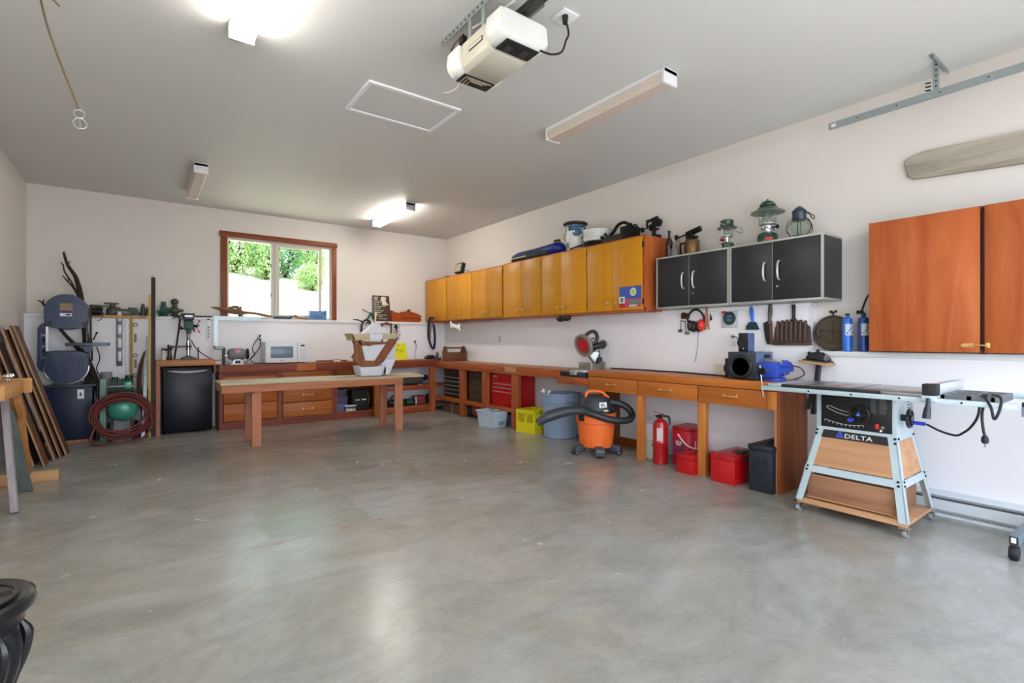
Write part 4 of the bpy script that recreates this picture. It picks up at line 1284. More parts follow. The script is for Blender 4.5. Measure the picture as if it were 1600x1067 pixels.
# ---------------------------------------------------------------- on the refrigerator surround
ZT = 0.94
t = thing('drill_press', 'blue and black bench drill press standing on the refrigerator surround', 'drill press', (0.46, 7.85, ZT))
build('base', B().prism([(0.385, ZT), (0.545, ZT), (0.545, ZT + 0.025), (0.50, ZT + 0.035), (0.485, ZT + 0.055), (0.445, ZT + 0.055), (0.43, ZT + 0.035), (0.385, ZT + 0.025)], 7.72, 7.98, 'y', 0.003), dgrey, t)
build('column', B().cyl((0.465, 7.90, ZT + 0.05), (0.465, 7.90, 1.47), 0.022, n=16), steel, t)
build('drill_table', B().box(0.275, 0.50, 7.76, 7.92, 1.105, 1.125, 0.003).box(0.44, 0.49, 7.88, 7.925, 1.06, 1.16, 0.004), dgrey, t)
build('head', B().box(0.415, 0.515, 7.76, 7.96, 1.335, 1.462, 0.012).box(0.435, 0.495, 7.78, 7.85, 1.29, 1.335, 0.006), dgreen, t)
build('belt_cover', B().box(0.395, 0.52, 7.70, 8.0, 1.462, 1.545, 0.014).box(0.385, 0.53, 7.695, 8.02, 1.535, 1.55, 0.003), blue, t)
build('belt_cover_label', B().box(0.415, 0.50, 7.696, 7.701, 1.505, 1.522), alum, t)
build('chuck', B().lathe([(0.008, 1.20), (0.014, 1.215), (0.018, 1.235), (0.018, 1.27), (0.024, 1.29)], (0.465, 7.815, 0), 14), steel, t)
build('depth_stop', B().cyl((0.40, 7.80, 1.35), (0.375, 7.78, 1.36), 0.012, n=10).ring((0.37, 7.775, 1.36), 0.017, 0.006, 1, 14, 6), blackiron, t)
for a in (0.9, 3.0, 5.2):
    p0 = Vector((0.545, 7.82, 1.385))
    p1 = p0 + Vector((0.035, -0.085 * math.cos(a), 0.085 * math.sin(a)))
    h = build('feed_handle', B().cyl(p0, p1, 0.005, n=8), steel, t)
    build('grip', B().ell(p1, (0.014, 0.014, 0.014), 10, 6), orange if a > 5 else copper, h)
build('feed_hub', B().cyl((0.50, 7.82, 1.385), (0.565, 7.82, 1.385), 0.018, n=12), blackiron, t)
build('switch', B().box(0.512, 0.535, 7.79, 7.85, 1.31, 1.36, 0.004), dred, t)
build('power_cord', B().tube([(0.50, 7.95, 1.2), (0.55, 7.95, 1.10), (0.62, 7.9, 1.02), (0.69, 7.86, 0.965), (0.72, 7.82, 0.948)], 0.006, 6, sub=5), rubber, t)
solo('pry_bar', B().tube([(0.315, 7.99, 0.946), (0.355, 8.02, 1.25), (0.378, 8.045, 1.47), (0.365, 8.05, 1.505), (0.33, 8.052, 1.51), (0.295, 8.052, 1.485)], 0.010, 8, sub=5, radii=[0.010, 0.010, 0.009, 0.006]), blackiron, 'black hooked pry bar leaning behind the drill press', 'pry bar')
solo('square_rod', B().bar((0.36, 8.10, 1.528), (0.755, 8.10, 1.528), 0.020, 0.018, (0, 0, 1)), blackiron, 'long thin black steel bar lying on the ledge behind the drill press', 'bar')
t = thing('spray_bottle', 'small white spray bottle beside the drill press', 'bottle', (0.195, 7.82, ZT))
build('bottle', B().lathe([(0.024, ZT), (0.026, ZT + 0.01), (0.026, ZT + 0.085), (0.012, ZT + 0.11), (0.012, ZT + 0.125)], (0.195, 7.82, 0), 16), cream, t)
build('trigger', B().box(0.170, 0.215, 7.81, 7.83, ZT + 0.125, ZT + 0.155, 0.005).bar((0.175, 7.82, ZT + 0.13), (0.168, 7.82, ZT + 0.095), 0.01, 0.006), dgrey, t)
t = thing('hand_drill', 'dark brown hand drill fitting standing left of the drill press column', 'drill', (0.255, 7.84, ZT))
build('stand', B().box(0.225, 0.285, 7.80, 7.88, ZT, ZT + 0.05, 0.006), iron, t)
build('body', B().cyl((0.245, 7.84, ZT + 0.05), (0.245, 7.84, ZT + 0.2), 0.012, n=10).cyl((0.27, 7.84, ZT + 0.05), (0.27, 7.84, ZT + 0.19), 0.009, n=10).cyl((0.21, 7.84, ZT + 0.13), (0.29, 7.84, ZT + 0.155), 0.014, n=10), blackiron, t)
t = thing('framing_square', 'large silver framing square hanging from the ledge behind the bench grinder', 'square', (1.0, 8.06, 1.1))
build('long_blade', B().box(0.770, 1.372, 8.052, 8.056, 1.478, 1.538), galv, t)
build('short_blade', B().box(0.770, 0.828, 8.052, 8.056, 1.02, 1.478), galv, t)
b = B()
for k in range(30):
    b.box(0.83 + k * 0.0178, 0.8315 + k * 0.0178, 8.0512, 8.0525, 1.478, 1.49 if k % 4 else 1.50)
build('graduations', b, dgrey, t)['kind'] = 'stuff'
t = thing('cutout_strip', 'white plate with cut-out shapes hanging on the wall left of the framing square', 'plate', (0.71, 8.06, 1.21))
b = B().box(0.692, 0.729, 8.06, 8.064, 1.215, 1.50, 0.001)
build('plate', b, paper, t)
b = B()
for k, z_ in enumerate((1.25, 1.29, 1.335, 1.38)):
    b.obox((0.711 + 0.003 * (k % 2), 8.0595, z_), (0.016, 0.003, 0.024), (0, 0.5 - 0.4 * k, 0))
build('cutout', b, mgrey, t)['kind'] = 'stuff'
solo('pen_post', B().box(0.575, 0.592, 7.98, 7.995, ZT, 1.10), black, 'thin black upright post behind the drill press', 'post')

# ---------------------------------------------------------------- on the back worktop
ZW = 0.862
t = thing('bench_grinder', 'grey bench grinder with a red label and a tilted lamp on the worktop', 'grinder', (1.0, 7.75, ZW))
build('base', B().box(0.93, 1.10, 7.66, 7.84, ZW, ZW + 0.02, 0.004).prism([(0.95, ZW + 0.02), (1.08, ZW + 0.02), (1.055, ZW + 0.075), (0.975, ZW + 0.075)], 7.68, 7.82, 'y', 0.004), alum, t)
build('switch_plate', B().box(0.985, 1.055, 7.672, 7.681, ZW + 0.018, ZW + 0.06, 0.003), dgrey, t)
build('motor', B().lathe([(0.04, 0.905), (0.07, 0.92), (0.078, 0.945), (0.078, 1.085), (0.07, 1.11), (0.04, 1.125)], (0, 7.75, ZW + 0.145), 24, 0), mgrey, t)
build('label_plate', B().box(0.985, 1.055, 7.668, 7.690, ZW + 0.165, ZW + 0.205), red, t)
build('shaft', B().cyl((0.86, 7.75, ZW + 0.145), (1.17, 7.75, ZW + 0.145), 0.011, n=10), steel, t)
build('grinding_wheel', B().lathe([(0.01, 1.135), (0.075, 1.137), (0.078, 1.15), (0.075, 1.160), (0.01, 1.162)], (0, 7.75, ZW + 0.145), 24, 0), blackiron, t)
build('wheel_guard', B().box(0.845, 0.875, 7.68, 7.82, ZW, ZW + 0.235, 0.01), dgreen, t)
build('eye_shield', B().obox((0.80, 7.70, ZW + 0.235), (0.125, 0.10, 0.006), (0.45, 0.05, 0.25), 0.002), blackiron, t)
label_part(build('shield_window', B().obox((0.80, 7.698, ZW + 0.2385), (0.10, 0.075, 0.006), (0.45, 0.05, 0.25)), M('shield_pale', (176, 184, 176), 0.2), t), 'pale clear window of the shield')
build('tool_rest', B().box(0.86, 0.90, 7.64, 7.68, ZW + 0.12, ZW + 0.135, 0.002), steel, t)
build('power_cord', B().tube([(0.93, 7.85, ZW + 0.02), (0.86, 7.90, ZW + 0.06), (0.78, 7.88, ZW + 0.055), (0.74, 7.80, ZW + 0.008)], 0.005, 6, sub=5), rubber, t)

t = thing('wall_outlet', 'wall outlet with two dark plugs left of the microwave', 'outlet', (1.36, 8.07, 1.20))
build('cover_plate', B().box(1.325, 1.395, 8.073, 8.08, 1.18, 1.295, 0.002), paper, t)
build('plug', B().cyl((1.36, 8.075, 1.265), (1.36, 8.03, 1.26), 0.016, 0.01, 10), dgrey, t)
build('plug', B().cyl((1.36, 8.075, 1.21), (1.36, 8.03, 1.205), 0.016, 0.01, 10), dgrey, t)
build('power_cord', B().tube([(1.36, 8.03, 1.26), (1.29, 8.0, 1.18), (1.245, 7.98, 1.07), (1.27, 7.96, 0.99), (1.20, 7.93, 0.92), (1.13, 7.90, 0.872)], 0.006, 6, sub=5), rubber, t)
build('power_cord', B().tube([(1.36, 8.03, 1.205), (1.345, 8.0, 1.10), (1.28, 7.98, 1.0), (1.22, 7.95, 0.93), (1.26, 7.92, 0.872), (1.35, 7.9, 0.868)], 0.006, 6, sub=5), rubber, t)

t = thing('microwave', 'white microwave oven with a grey window on the worktop below the window', 'microwave', (1.65, 7.86, ZW))
mw = M('microwave_white', (226, 230, 236), 0.35)
build('body', B().box(1.365, 1.925, 7.70, 8.05, ZW + 0.012, 1.172, 0.008), mw, t)
build('door', B().box(1.365, 1.785, 7.684, 7.702, ZW + 0.016, 1.168, 0.005), mw, t)
label_part(build('door_window', B().box(1.432, 1.730, 7.681, 7.686, 0.945, 1.108, 0.001), M('mw_window', (112, 130, 148), 0.25), t), 'grey mesh window')
build('control_panel', B().box(1.790, 1.925, 7.686, 7.702, ZW + 0.016, 1.168, 0.005), mw, t)
label_part(build('display', B().box(1.835, 1.888, 7.683, 7.688, 1.108, 1.132), M('display_navy', (16, 20, 48), 0.2), t), 'dark blue display')
b = B()
for i in range(4):
    for j in range(3):
        b.box(1.828 + j * 0.024, 1.846 + j * 0.024, 7.6845, 7.687, 0.93 + i * 0.036, 0.95 + i * 0.036)
build('key', b, M('key_grey', (196, 202, 210), 0.5), t)['kind'] = 'stuff'
build('badge', B().box(1.56, 1.60, 7.6825, 7.685, 0.90, 0.908), mgrey, t)
for x in (1.40, 1.89):
    build('foot', B().cyl((x, 7.74, ZW), (x, 7.74, ZW + 0.012), 0.015, n=10), black, t)
build('power_cord', B().tube([(1.925, 7.99, 1.08), (1.965, 7.98, 1.04), (1.975, 7.97, 0.97), (1.945, 7.96, 0.90), (1.93, 7.95, 0.868)], 0.006, 6, sub=5), rubber, t)
solo('flat_strip', B().box(2.13, 2.60, 7.93, 7.99, ZW, ZW + 0.022, 0.002), panel_z, 'flat brown wood strip lying on the worktop right of the microwave', 'strip')
t = thing('small_box', 'tiny red and white box on the worktop right of the microwave', 'box', (2.42, 7.92, ZW + 0.0))
build('body', B().box(2.37, 2.47, 7.86, 7.91, ZW, ZW + 0.028, 0.001), paper, t)
build('lid_band', B().box(2.372, 2.468, 7.861, 7.909, ZW + 0.028, ZW + 0.036), M('soft_red', (190, 120, 104), 0.5), t)

# toy-house assembly of white tubs and rough boards on the low table
t = thing('planter_house', 'odd house-like assembly of white tubs and brown boards on the low table', 'assembly', (2.45, 6.45, 0.728))
wp = M('tub_white', (224, 226, 234), 0.4)
bo = W('rough_board', (150, 98, 66), (118, 70, 46), 0, 0.65, 18)
bz = W('rough_board_z', (150, 98, 66), (118, 70, 46), 2, 0.65, 18)
build('base_tub', B().hexa([(2.25, 6.32, 0.728), (2.52, 6.32, 0.728), (2.52, 6.56, 0.728), (2.25, 6.56, 0.728), (2.225, 6.30, 0.86), (2.56, 6.30, 0.86), (2.56, 6.58, 0.86), (2.225, 6.58, 0.86)], 0.01), wp, t)
b = B()
for k in range(6):
    x = 2.265 + k * 0.042
    b.bar((x, 6.312, 0.74), (x - 0.012 + 0.004 * k, 6.296, 0.85), 0.012, 0.012, (0, 1, 0))
build('base_rib', b, wp, t)['kind'] = 'stuff'
b = B().prism([(2.135, 1.26), (2.225, 1.235), (2.30, 0.92), (2.245, 0.845), (2.12, 0.985), (2.165, 1.04)], 6.30, 6.335, 'y', 0.003)
build('left_board', b, bz, t)
build('bottom_board', B().prism([(2.235, 0.85), (2.45, 0.85), (2.50, 0.925), (2.27, 0.935)], 6.298, 6.333, 'y', 0.003), bo, t)
build('right_board', B().prism([(2.45, 0.85), (2.545, 0.915), (2.725, 1.17), (2.755, 1.24), (2.615, 1.20), (2.42, 0.92)], 6.296, 6.331, 'y', 0.003), bz, t)
label_part(build('top_plank', B().prism([(2.122, 1.285), (2.80, 1.285), (2.74, 1.255), (2.70, 1.215), (2.155, 1.195), (2.16, 1.225)], 6.285, 6.62, 'y', 0.003), tabletop, t), 'pale plywood top board')
build('shelf_board', B().prism([(2.20, 1.19), (2.63, 1.175), (2.55, 1.145), (2.24, 1.125)], 6.30, 6.56, 'y', 0.002), bo, t)
build('inner_panel', B().prism([(2.235, 1.135), (2.56, 1.165), (2.63, 1.195), (2.42, 0.915), (2.285, 0.915)], 6.318, 6.33, 'y'), wp, t)
build('inner_door', B().prism([(2.30, 1.10), (2.40, 1.10), (2.395, 0.99), (2.305, 0.99)], 6.312, 6.319, 'y', 0.001), wp, t)
build('inner_ledge', B().box(2.285, 2.44, 6.306, 6.319, 0.978, 0.986), wp, t)
build('name_plate', B().box(2.32, 2.378, 6.309, 6.314, 1.122, 1.142), oliveb, t)
build('gable', B().prism([(2.29, 1.287), (2.61, 1.287), (2.585, 1.365), (2.54, 1.372), (2.45, 1.425), (2.36, 1.34)], 6.34, 6.50, 'y', 0.003), wp, t)
build('front_tub', B().prism([(2.335, 1.283), (2.52, 1.283), (2.505, 1.20), (2.345, 1.195)], 6.262, 6.286, 'y', 0.004), wp, t)
build('side_tub', B().hexa([(2.57, 6.42, 0.728), (2.665, 6.40, 0.728), (2.68, 6.62, 0.728), (2.57, 6.62, 0.728), (2.545, 6.40, 0.945), (2.755, 6.38, 0.945), (2.77, 6.66, 0.945), (2.545, 6.66, 0.945)], 0.01), wp, t)
build('side_tub_rim', B().box(2.54, 2.765, 6.375, 6.665, 0.945, 0.965, 0.005), wp, t)
build('side_tub_upper', B().prism([(2.58, 0.965), (2.735, 0.965), (2.745, 1.10), (2.775, 1.25), (2.72, 1.20), (2.64, 1.07)], 6.38, 6.60, 'y', 0.006), wp, t)
build('side_slot', B().prism([(2.585, 0.74), (2.612, 0.74), (2.617, 0.82), (2.607, 0.85), (2.590, 0.80)], 6.398, 6.404, 'y'), black, t)
build('hook', B().tube([(2.61, 6.33, 1.06), (2.635, 6.315, 1.07), (2.635, 6.315, 1.10)], 0.008, 6), blackiron, t)

# hand tools propped on the ledge above the assembly
def tool(label, pts, r, mat, radii=None, extra=None):
    t_ = thing('hand_tool', label, 'tool', pts[0])
    build('shaft', B().tube(pts, r, 8, sub=4, radii=radii), mat, t_)
    if extra:
        extra(t_)
YH = 8.02
tool('dark hooked iron hand tool standing upright behind the white gable', [(2.86, YH, 0.864), (2.86, YH, 1.30), (2.87, YH, 1.46), (2.93, YH, 1.53), (3.0, YH, 1.50), (3.0, YH, 1.40), (2.94, YH, 1.35)], 0.016, iron,
     extra=lambda t_: build('tip', B().tube([(2.88, YH, 1.50), (2.80, YH, 1.53), (2.72, YH, 1.535)], 0.008, 6, radii=[0.014, 0.01, 0.006]), iron, t_))
tool('verdigris bronze tap fitting resting on the ledge behind the gable', [(2.98, 8.12, 1.53), (3.02, 8.10, 1.60), (3.05, 8.10, 1.65), (3.10, 8.12, 1.56)], 0.018, verdigris,
     extra=lambda t_: build('lever', B().tube([(3.04, 8.1, 1.65), (2.96, 8.10, 1.68), (2.90, 8.10, 1.71)], 0.008, 6), bronze, t_))
tool('pale bone-coloured hand tool handle leaning below the dog sign', [(3.075, 8.0, 1.31), (3.085, 8.0, 1.45), (3.10, 8.03, 1.58), (3.115, 8.05, 1.66)], 0.016, M('bone', (214, 204, 176), 0.5), [0.010, 0.012, 0.016, 0.022],
     lambda t_: build('hook', B().tube([(3.075, 8.0, 1.31), (3.09, 7.995, 1.27), (3.12, 7.995, 1.275), (3.12, 7.995, 1.31)], 0.009, 6), iron, t_))
tool('coiled brown horn-shaped tool left of the pale handle', [(2.92, 8.055, 1.38), (3.0, 8.055, 1.36), (3.03, 8.055, 1.45), (2.98, 8.055, 1.50), (2.94, 8.055, 1.46)], 0.014, agedbrass)
solo('black_tray', B().box(2.70, 2.88, 7.86, 7.96, ZW, ZW + 0.05, 0.004), black, 'small black tray on the worktop behind the white tubs', 'tray')

# ---------------------------------------------------------------- ledge below the window
tw = W('drift_brown', (142, 112, 82), (104, 80, 58), 0, 0.7, 24)
t = thing('driftwood_piece', 'long brown twisted driftwood lying on the ledge below the window', 'driftwood', (1.15, 8.15, LZ))
build('stem', B().tube([(0.748, 8.14, 1.665), (0.85, 8.14, 1.645), (0.95, 8.13, 1.622), (1.06, 8.13, 1.61), (1.15, 8.14, 1.60), (1.30, 8.14, 1.595), (1.42, 8.14, 1.57), (1.54, 8.14, 1.555)], 0.02, 8, sub=4, radii=[0.006, 0.022, 0.030, 0.044, 0.040, 0.020, 0.018, 0.022, 0.010]), tw, t)
build('root_lobe', B().tube([(0.96, 8.12, 1.66), (1.02, 8.12, 1.675), (1.08, 8.12, 1.67), (1.11, 8.13, 1.61), (1.13, 8.14, 1.555)], 0.02, 8, sub=3, radii=[0.012, 0.018, 0.024, 0.030, 0.034]), tw, t)
build('root_lobe', B().tube([(1.11, 8.13, 1.62), (1.12, 8.12, 1.69)], 0.016, 8, radii=[0.024, 0.010]), tw, t)
build('root_knob', B().tube([(1.12, 8.14, 1.58), (1.10, 8.13, 1.54), (1.16, 8.14, 1.53)], 0.02, 8, sub=3), tw, t)
t = thing('flat_case', 'flat dark grey case lying on the ledge under the centre of the window', 'case', (1.70, 8.15, LZ))
build('base', B().box(1.555, 1.80, 8.10, 8.20, LZ, 1.545, 0.004), M('case_slate', (70, 78, 84), 0.5), t)
build('lid', B().box(1.555, 1.80, 8.10, 8.20, 1.546, 1.558, 0.003), black, t)
build('knob', B().cyl((1.815, 8.14, 1.55), (1.79, 8.14, 1.575), 0.012, n=10), black, t)
t = thing('pliers', 'rust-brown pliers lying on the ledge left of the blue bin', 'pliers', (1.93, 8.13, LZ))
build('jaw', B().tube([(1.80, 8.12, 1.54), (1.84, 8.12, 1.57), (1.87, 8.12, 1.575), (1.88, 8.12, 1.55)], 0.012, 8, sub=3, radii=[0.007, 0.016, 0.016]), copper, t)
build('handle', B().tube([(1.86, 8.12, 1.56), (1.95, 8.11, 1.545), (2.06, 8.10, 1.53)], 0.008, 8, sub=3), copper, t)
build('handle', B().tube([(1.86, 8.14, 1.545), (1.95, 8.15, 1.535), (2.05, 8.16, 1.526)], 0.008, 8, sub=3), copper, t)
t = thing('parts_bin', 'light blue plastic parts bin on the ledge at the right of the window', 'bin', (2.2, 8.15, LZ))
bb = M('bin_blue', (112, 148, 196), 0.45)
b = B().box(2.065, 2.075, 8.095, 8.205, LZ, 1.675).box(2.315, 2.325, 8.095, 8.205, LZ, 1.675).box(2.075, 2.315, 8.195, 8.205, LZ, 1.665).box(2.075, 2.315, 8.105, 8.195, LZ, LZ + 0.01)
b.prism([(8.105, LZ), (8.095, LZ), (8.075, 1.60), (8.085, 1.60)], 2.075, 2.315, 'x')
build('shell', b, bb, t)
build('label_slot', B().box(2.13, 2.26, 8.076, 8.086, 1.55, 1.585, 0.002), M('bin_blue_dark', (92, 126, 174), 0.45), t)
solo('upright_pencil', B().cyl((2.032, 8.15, LZ), (2.032, 8.15, 1.685), 0.005, n=6), mgrey, 'thin grey rod standing beside the blue bin', 'rod')

# dog sign and wooden whale
t = thing('dog_sign', 'brown sign with a white dog picture and lines of lettering on the ledge', 'sign', (3.26, 8.13, LZ))
def tilt(x, z):
    return (x, 8.12 + 0.06 * (z - LZ) / 0.45, z)
sg = W('sign_board', (88, 66, 58), (76, 56, 48), 2, 0.6, 14)
build('board', B().hexa([(3.112, 8.118, LZ), (3.415, 8.118, LZ), (3.415, 8.130, LZ), (3.112, 8.130, LZ), (3.105, 8.178, 1.962), (3.400, 8.178, 1.962), (3.400, 8.190, 1.962), (3.105, 8.190, 1.962)], 0.002), sg, t)
sw = M('sign_white', (226, 222, 206), 0.6)
UP = Vector((0, 0.06, 0.446)).normalized()
def st(x, z, body, size, al='LEFT'):
    text('lettering', body, size, sw, t, (x, 8.1165 + 0.06 * (z - LZ) / 0.446, z), (1, 0, 0), UP, 0.001, al)
def worn(x0, z, words, h):
    """a line of lettering too small to read in the photograph: letter-sized strokes"""
    b = B()
    g = random.Random(int(z * 1000))
    x = x0
    for wl in words:
        for k in range(wl):
            hh = h * g.choice((0.7, 1.0, 0.8))
            b.box(x, x + h * 0.42, -0.001, 0.0, 0, hh)
            x += h * 0.62
        x += h * 0.55
    for v in b.bm.verts:
        zz = z + v.co.z
        v.co.z = zz
        v.co.y = 8.1172 + 0.06 * (zz - LZ) / 0.446 + v.co.y
    build('lettering', b, sw, t)['kind'] = 'stuff'
worn(3.122, 1.918, (6,), 0.022)
worn(3.132, 1.888, (5,), 0.022)
st(3.120, 1.835, 'DOG', 0.056)
worn(3.118, 1.805, (4, 3), 0.018)
worn(3.118, 1.772, (5, 4, 3, 5), 0.017)
worn(3.118, 1.740, (5, 5), 0.018)
st(3.122, 1.692, 'Be Sweet', 0.044)
worn(3.125, 1.662, (4, 5), 0.018)
worn(3.165, 1.622, (6, 5, 6), 0.014)
worn(3.185, 1.593, (4, 4), 0.014)
worn(3.195, 1.560, (5, 4, 6), 0.013)
b = B()
dog = [(3.265, 1.80), (3.27, 1.85), (3.255, 1.865), (3.245, 1.90), (3.25, 1.93), (3.275, 1.942), (3.31, 1.942), (3.335, 1.935), (3.345, 1.912), (3.335, 1.898), (3.33, 1.88), (3.335, 1.86), (3.36, 1.83), (3.385, 1.80)]
b.prism(dog, 0, 0.0015, 'y')
for v in b.bm.verts:
    v.co.y = 8.1170 + 0.06 * (v.co.z - LZ) / 0.446 - (0.0012 if v.co.y < 0.0005 else -0.0005)
build('dog_picture', b, sw, t)
b = B()
for (x, z_) in ((3.285, 1.912), (3.312, 1.912), (3.305, 1.885)):
    b.ell((x, 8.1160 + 0.06 * (z_ - LZ) / 0.446, z_), (0.006, 0.001, 0.005), 8, 5)
build('dog_face', b, ink, t)['kind'] = 'stuff'

wh = [(3.42, LZ), (3.93, LZ), (3.975, 1.545), (3.985, 1.575), (3.93, 1.572), (3.955, 1.59), (3.985, 1.605), (3.985, 1.625), (3.94, 1.65), (3.87, 1.68), (3.78, 1.70), (3.70, 1.705), (3.62, 1.695), (3.55, 1.67), (3.525, 1.66), (3.495, 1.66), (3.46, 1.69), (3.415, 1.715), (3.41, 1.62)]
t = thing('wooden_whale', 'carved reddish brown wooden whale box with an open mouth on the ledge', 'whale box', (3.70, 8.14, LZ))
build('body', B().prism(wh, 8.095, 8.19, 'y', 0.008), carved, t)
build('mouth_board', B().prism([(3.58, 1.585), (3.93, 1.572), (3.93, 1.588), (3.60, 1.605)], 8.085, 8.10, 'y', 0.002), W('carved_dark', (140, 58, 22), (112, 40, 14), 0, 0.4, 14), t)
build('spout', B().prism([(3.72, 1.70), (3.77, 1.70), (3.775, 1.745), (3.745, 1.735), (3.725, 1.735)], 8.12, 8.16, 'y', 0.003), M('spout_dark', (74, 34, 20), 0.5), t)
build('tail_knob', B().ell((3.51, 8.14, 1.67), (0.02, 0.02, 0.016), 10, 6), carved, t)

# things against the lower wall in the corner
t = thing('picture_frame', 'empty brown picture frame leaning on the wall above the white tubs', 'frame', (3.31, 8.06, 1.279))
fm = W('frame_wood', (120, 92, 70), (96, 70, 52), 2, 0.5, 24)
build('stile', B().box(3.208, 3.236, 8.045, 8.065, ZW, 1.46, 0.002), fm, t)
build('stile', B().box(3.372, 3.400, 8.045, 8.065, ZW, 1.46, 0.002), fm, t)
build('top_rail', B().box(3.205, 3.403, 8.042, 8.067, 1.46, 1.488, 0.002), fm, t)
build('bottom_rail', B().box(3.236, 3.372, 8.045, 8.065, ZW, ZW + 0.03, 0.002), fm, t)
build('finial', B().prism([(3.26, 1.488), (3.35, 1.488), (3.32, 1.508), (3.29, 1.508)], 8.047, 8.062, 'y', 0.002), fm, t)
t = thing('wall_print', 'small dark print pinned to the wall above the yellow sign', 'print', (3.47, 8.075, 1.20))
build('sheet', B().box(3.405, 3.56, 8.074, 8.0785, 1.20, 1.475, 0.0005), M('print_paper', (206, 208, 214), 0.6), t)
b = B()
g = random.Random(11)
for k in range(34):
    x, z_ = g.gauss(3.482, 0.026), g.uniform(1.235, 1.44)
    b.obox((x, 8.0735, z_), (g.uniform(0.014, 0.04), 0.001, g.uniform(0.012, 0.03)), (0, g.uniform(-1, 1), 0))
label_part(build('print_pattern', b, M('print_dark', (78, 74, 96), 0.6, 0, 0.5, 60), t), 'busy dark pattern')['kind'] = 'stuff'
build('pin', B().cyl((3.475, 8.075, 1.468), (3.475, 8.062, 1.468), 0.018, n=10), ink, t)
t = thing('yellow_sign', 'bright yellow sign sheet with faint writing standing on the corner of the worktop', 'sign', (3.54, 7.99, ZW))
build('sheet', B().hexa([(3.36, 7.985, ZW), (3.66, 7.985, ZW), (3.66, 7.991, ZW), (3.36, 7.991, ZW), (3.355, 8.055, 1.145), (3.655, 8.055, 1.145), (3.655, 8.061, 1.145), (3.355, 8.061, 1.145)]), acid, t)
yk = M('sign_pencil', (150, 144, 20), 0.6)
b = B()
def yy_(z):
    return 7.983 + 0.07 * (z - ZW) / 0.283
for (x0, z0, x1, z1) in ((3.42, 1.03, 3.50, 1.01), (3.44, 0.99, 3.52, 1.04), (3.48, 1.04, 3.56, 0.99), (3.52, 0.98, 3.59, 1.05), (3.55, 1.05, 3.60, 1.00), (3.45, 1.095, 3.54, 1.10)):
    b.tube([(x0, yy_(z0) - 0.001, z0), ((x0 + x1) / 2, yy_((z0 + z1) / 2) - 0.001, (z0 + z1) / 2 + 0.012), (x1, yy_(z1) - 0.001, z1)], 0.0028, 5, sub=3)
label_part(build('writing', b, yk, t), 'faint handwriting')['kind'] = 'stuff'
t = thing('wall_outlet', 'small outlet with a grey charger cord in the corner above the worktop', 'outlet', (3.83, 8.07, 1.15))
build('cover_plate', B().box(3.795, 3.865, 8.073, 8.08, 1.115, 1.23, 0.002), paper, t)
build('plug', B().box(3.818, 3.845, 8.045, 8.074, 1.16, 1.19, 0.003), ink, t)
build('power_cord', B().tube([(3.832, 8.045, 1.165), (3.845, 8.03, 1.10), (3.82, 8.01, 1.0), (3.79, 7.98, 0.90), (3.80, 7.93, 0.868), (3.88, 7.90, 0.868), (3.96, 7.90, 0.875)], 0.004, 6, sub=5), mgrey, t)
t = thing('battery_charger', 'black battery charger at the end of the grey cord in the bench corner', 'charger', (4.02, 7.87, ZW))
build('body', B().box(3.945, 4.10, 7.80, 7.93, ZW, ZW + 0.05, 0.008), black, t)
build('dock', B().prism([(3.96, ZW + 0.05), (4.085, ZW + 0.05), (4.07, ZW + 0.075), (3.985, ZW + 0.075)], 7.82, 7.91, 'y', 0.004), dgrey, t)
t = thing('tool_caddy', 'open brown wooden tool caddy with a round handle on the bench corner', 'caddy', (4.22, 7.30, 0.845))
Zc0 = 0.846
cad = Matrix.Translation((4.225, 7.36, Zc0)) @ Matrix.Rotation(R(-4), 4, 'Z') @ Matrix.Scale(0.92, 4, (1, 0, 0))
def cb(b):
    return b.xf(cad)
for s_ in (-1, 1):
    e = B().prism([(-0.10, 0), (0.10, 0), (0.10, 0.15), (0.045, 0.25), (-0.045, 0.25), (-0.10, 0.15)], s_ * 0.185 - 0.009, s_ * 0.185 + 0.009, 'x', 0.003)
    build('end_board', cb(e), toolwood, t)
build('side_board', cb(B().box(-0.176, 0.176, -0.10, -0.085, 0, 0.145, 0.002)), toolwood, t)
build('side_board', cb(B().box(-0.176, 0.176, 0.085, 0.10, 0, 0.145, 0.002)), toolwood, t)
build('bottom_board', cb(B().box(-0.176, 0.176, -0.085, 0.085, 0, 0.012)), toolwood, t)
build('handle', cb(B().cyl((-0.19, 0, 0.222), (0.19, 0, 0.222), 0.014, n=12)), toolwood, t)
solo('hand_plane', B().box(4.03, 4.12, 7.62, 7.74, 0.846, 0.90, 0.01).cyl((4.05, 7.68, 0.90), (4.05, 7.68, 0.95), 0.018, n=10).tube([(4.09, 7.70, 0.90), (4.10, 7.71, 0.96), (4.07, 7.71, 0.985)], 0.014, 8, sub=3), oliveb, 'dull hand plane lying behind the wooden tool caddy', 'plane')

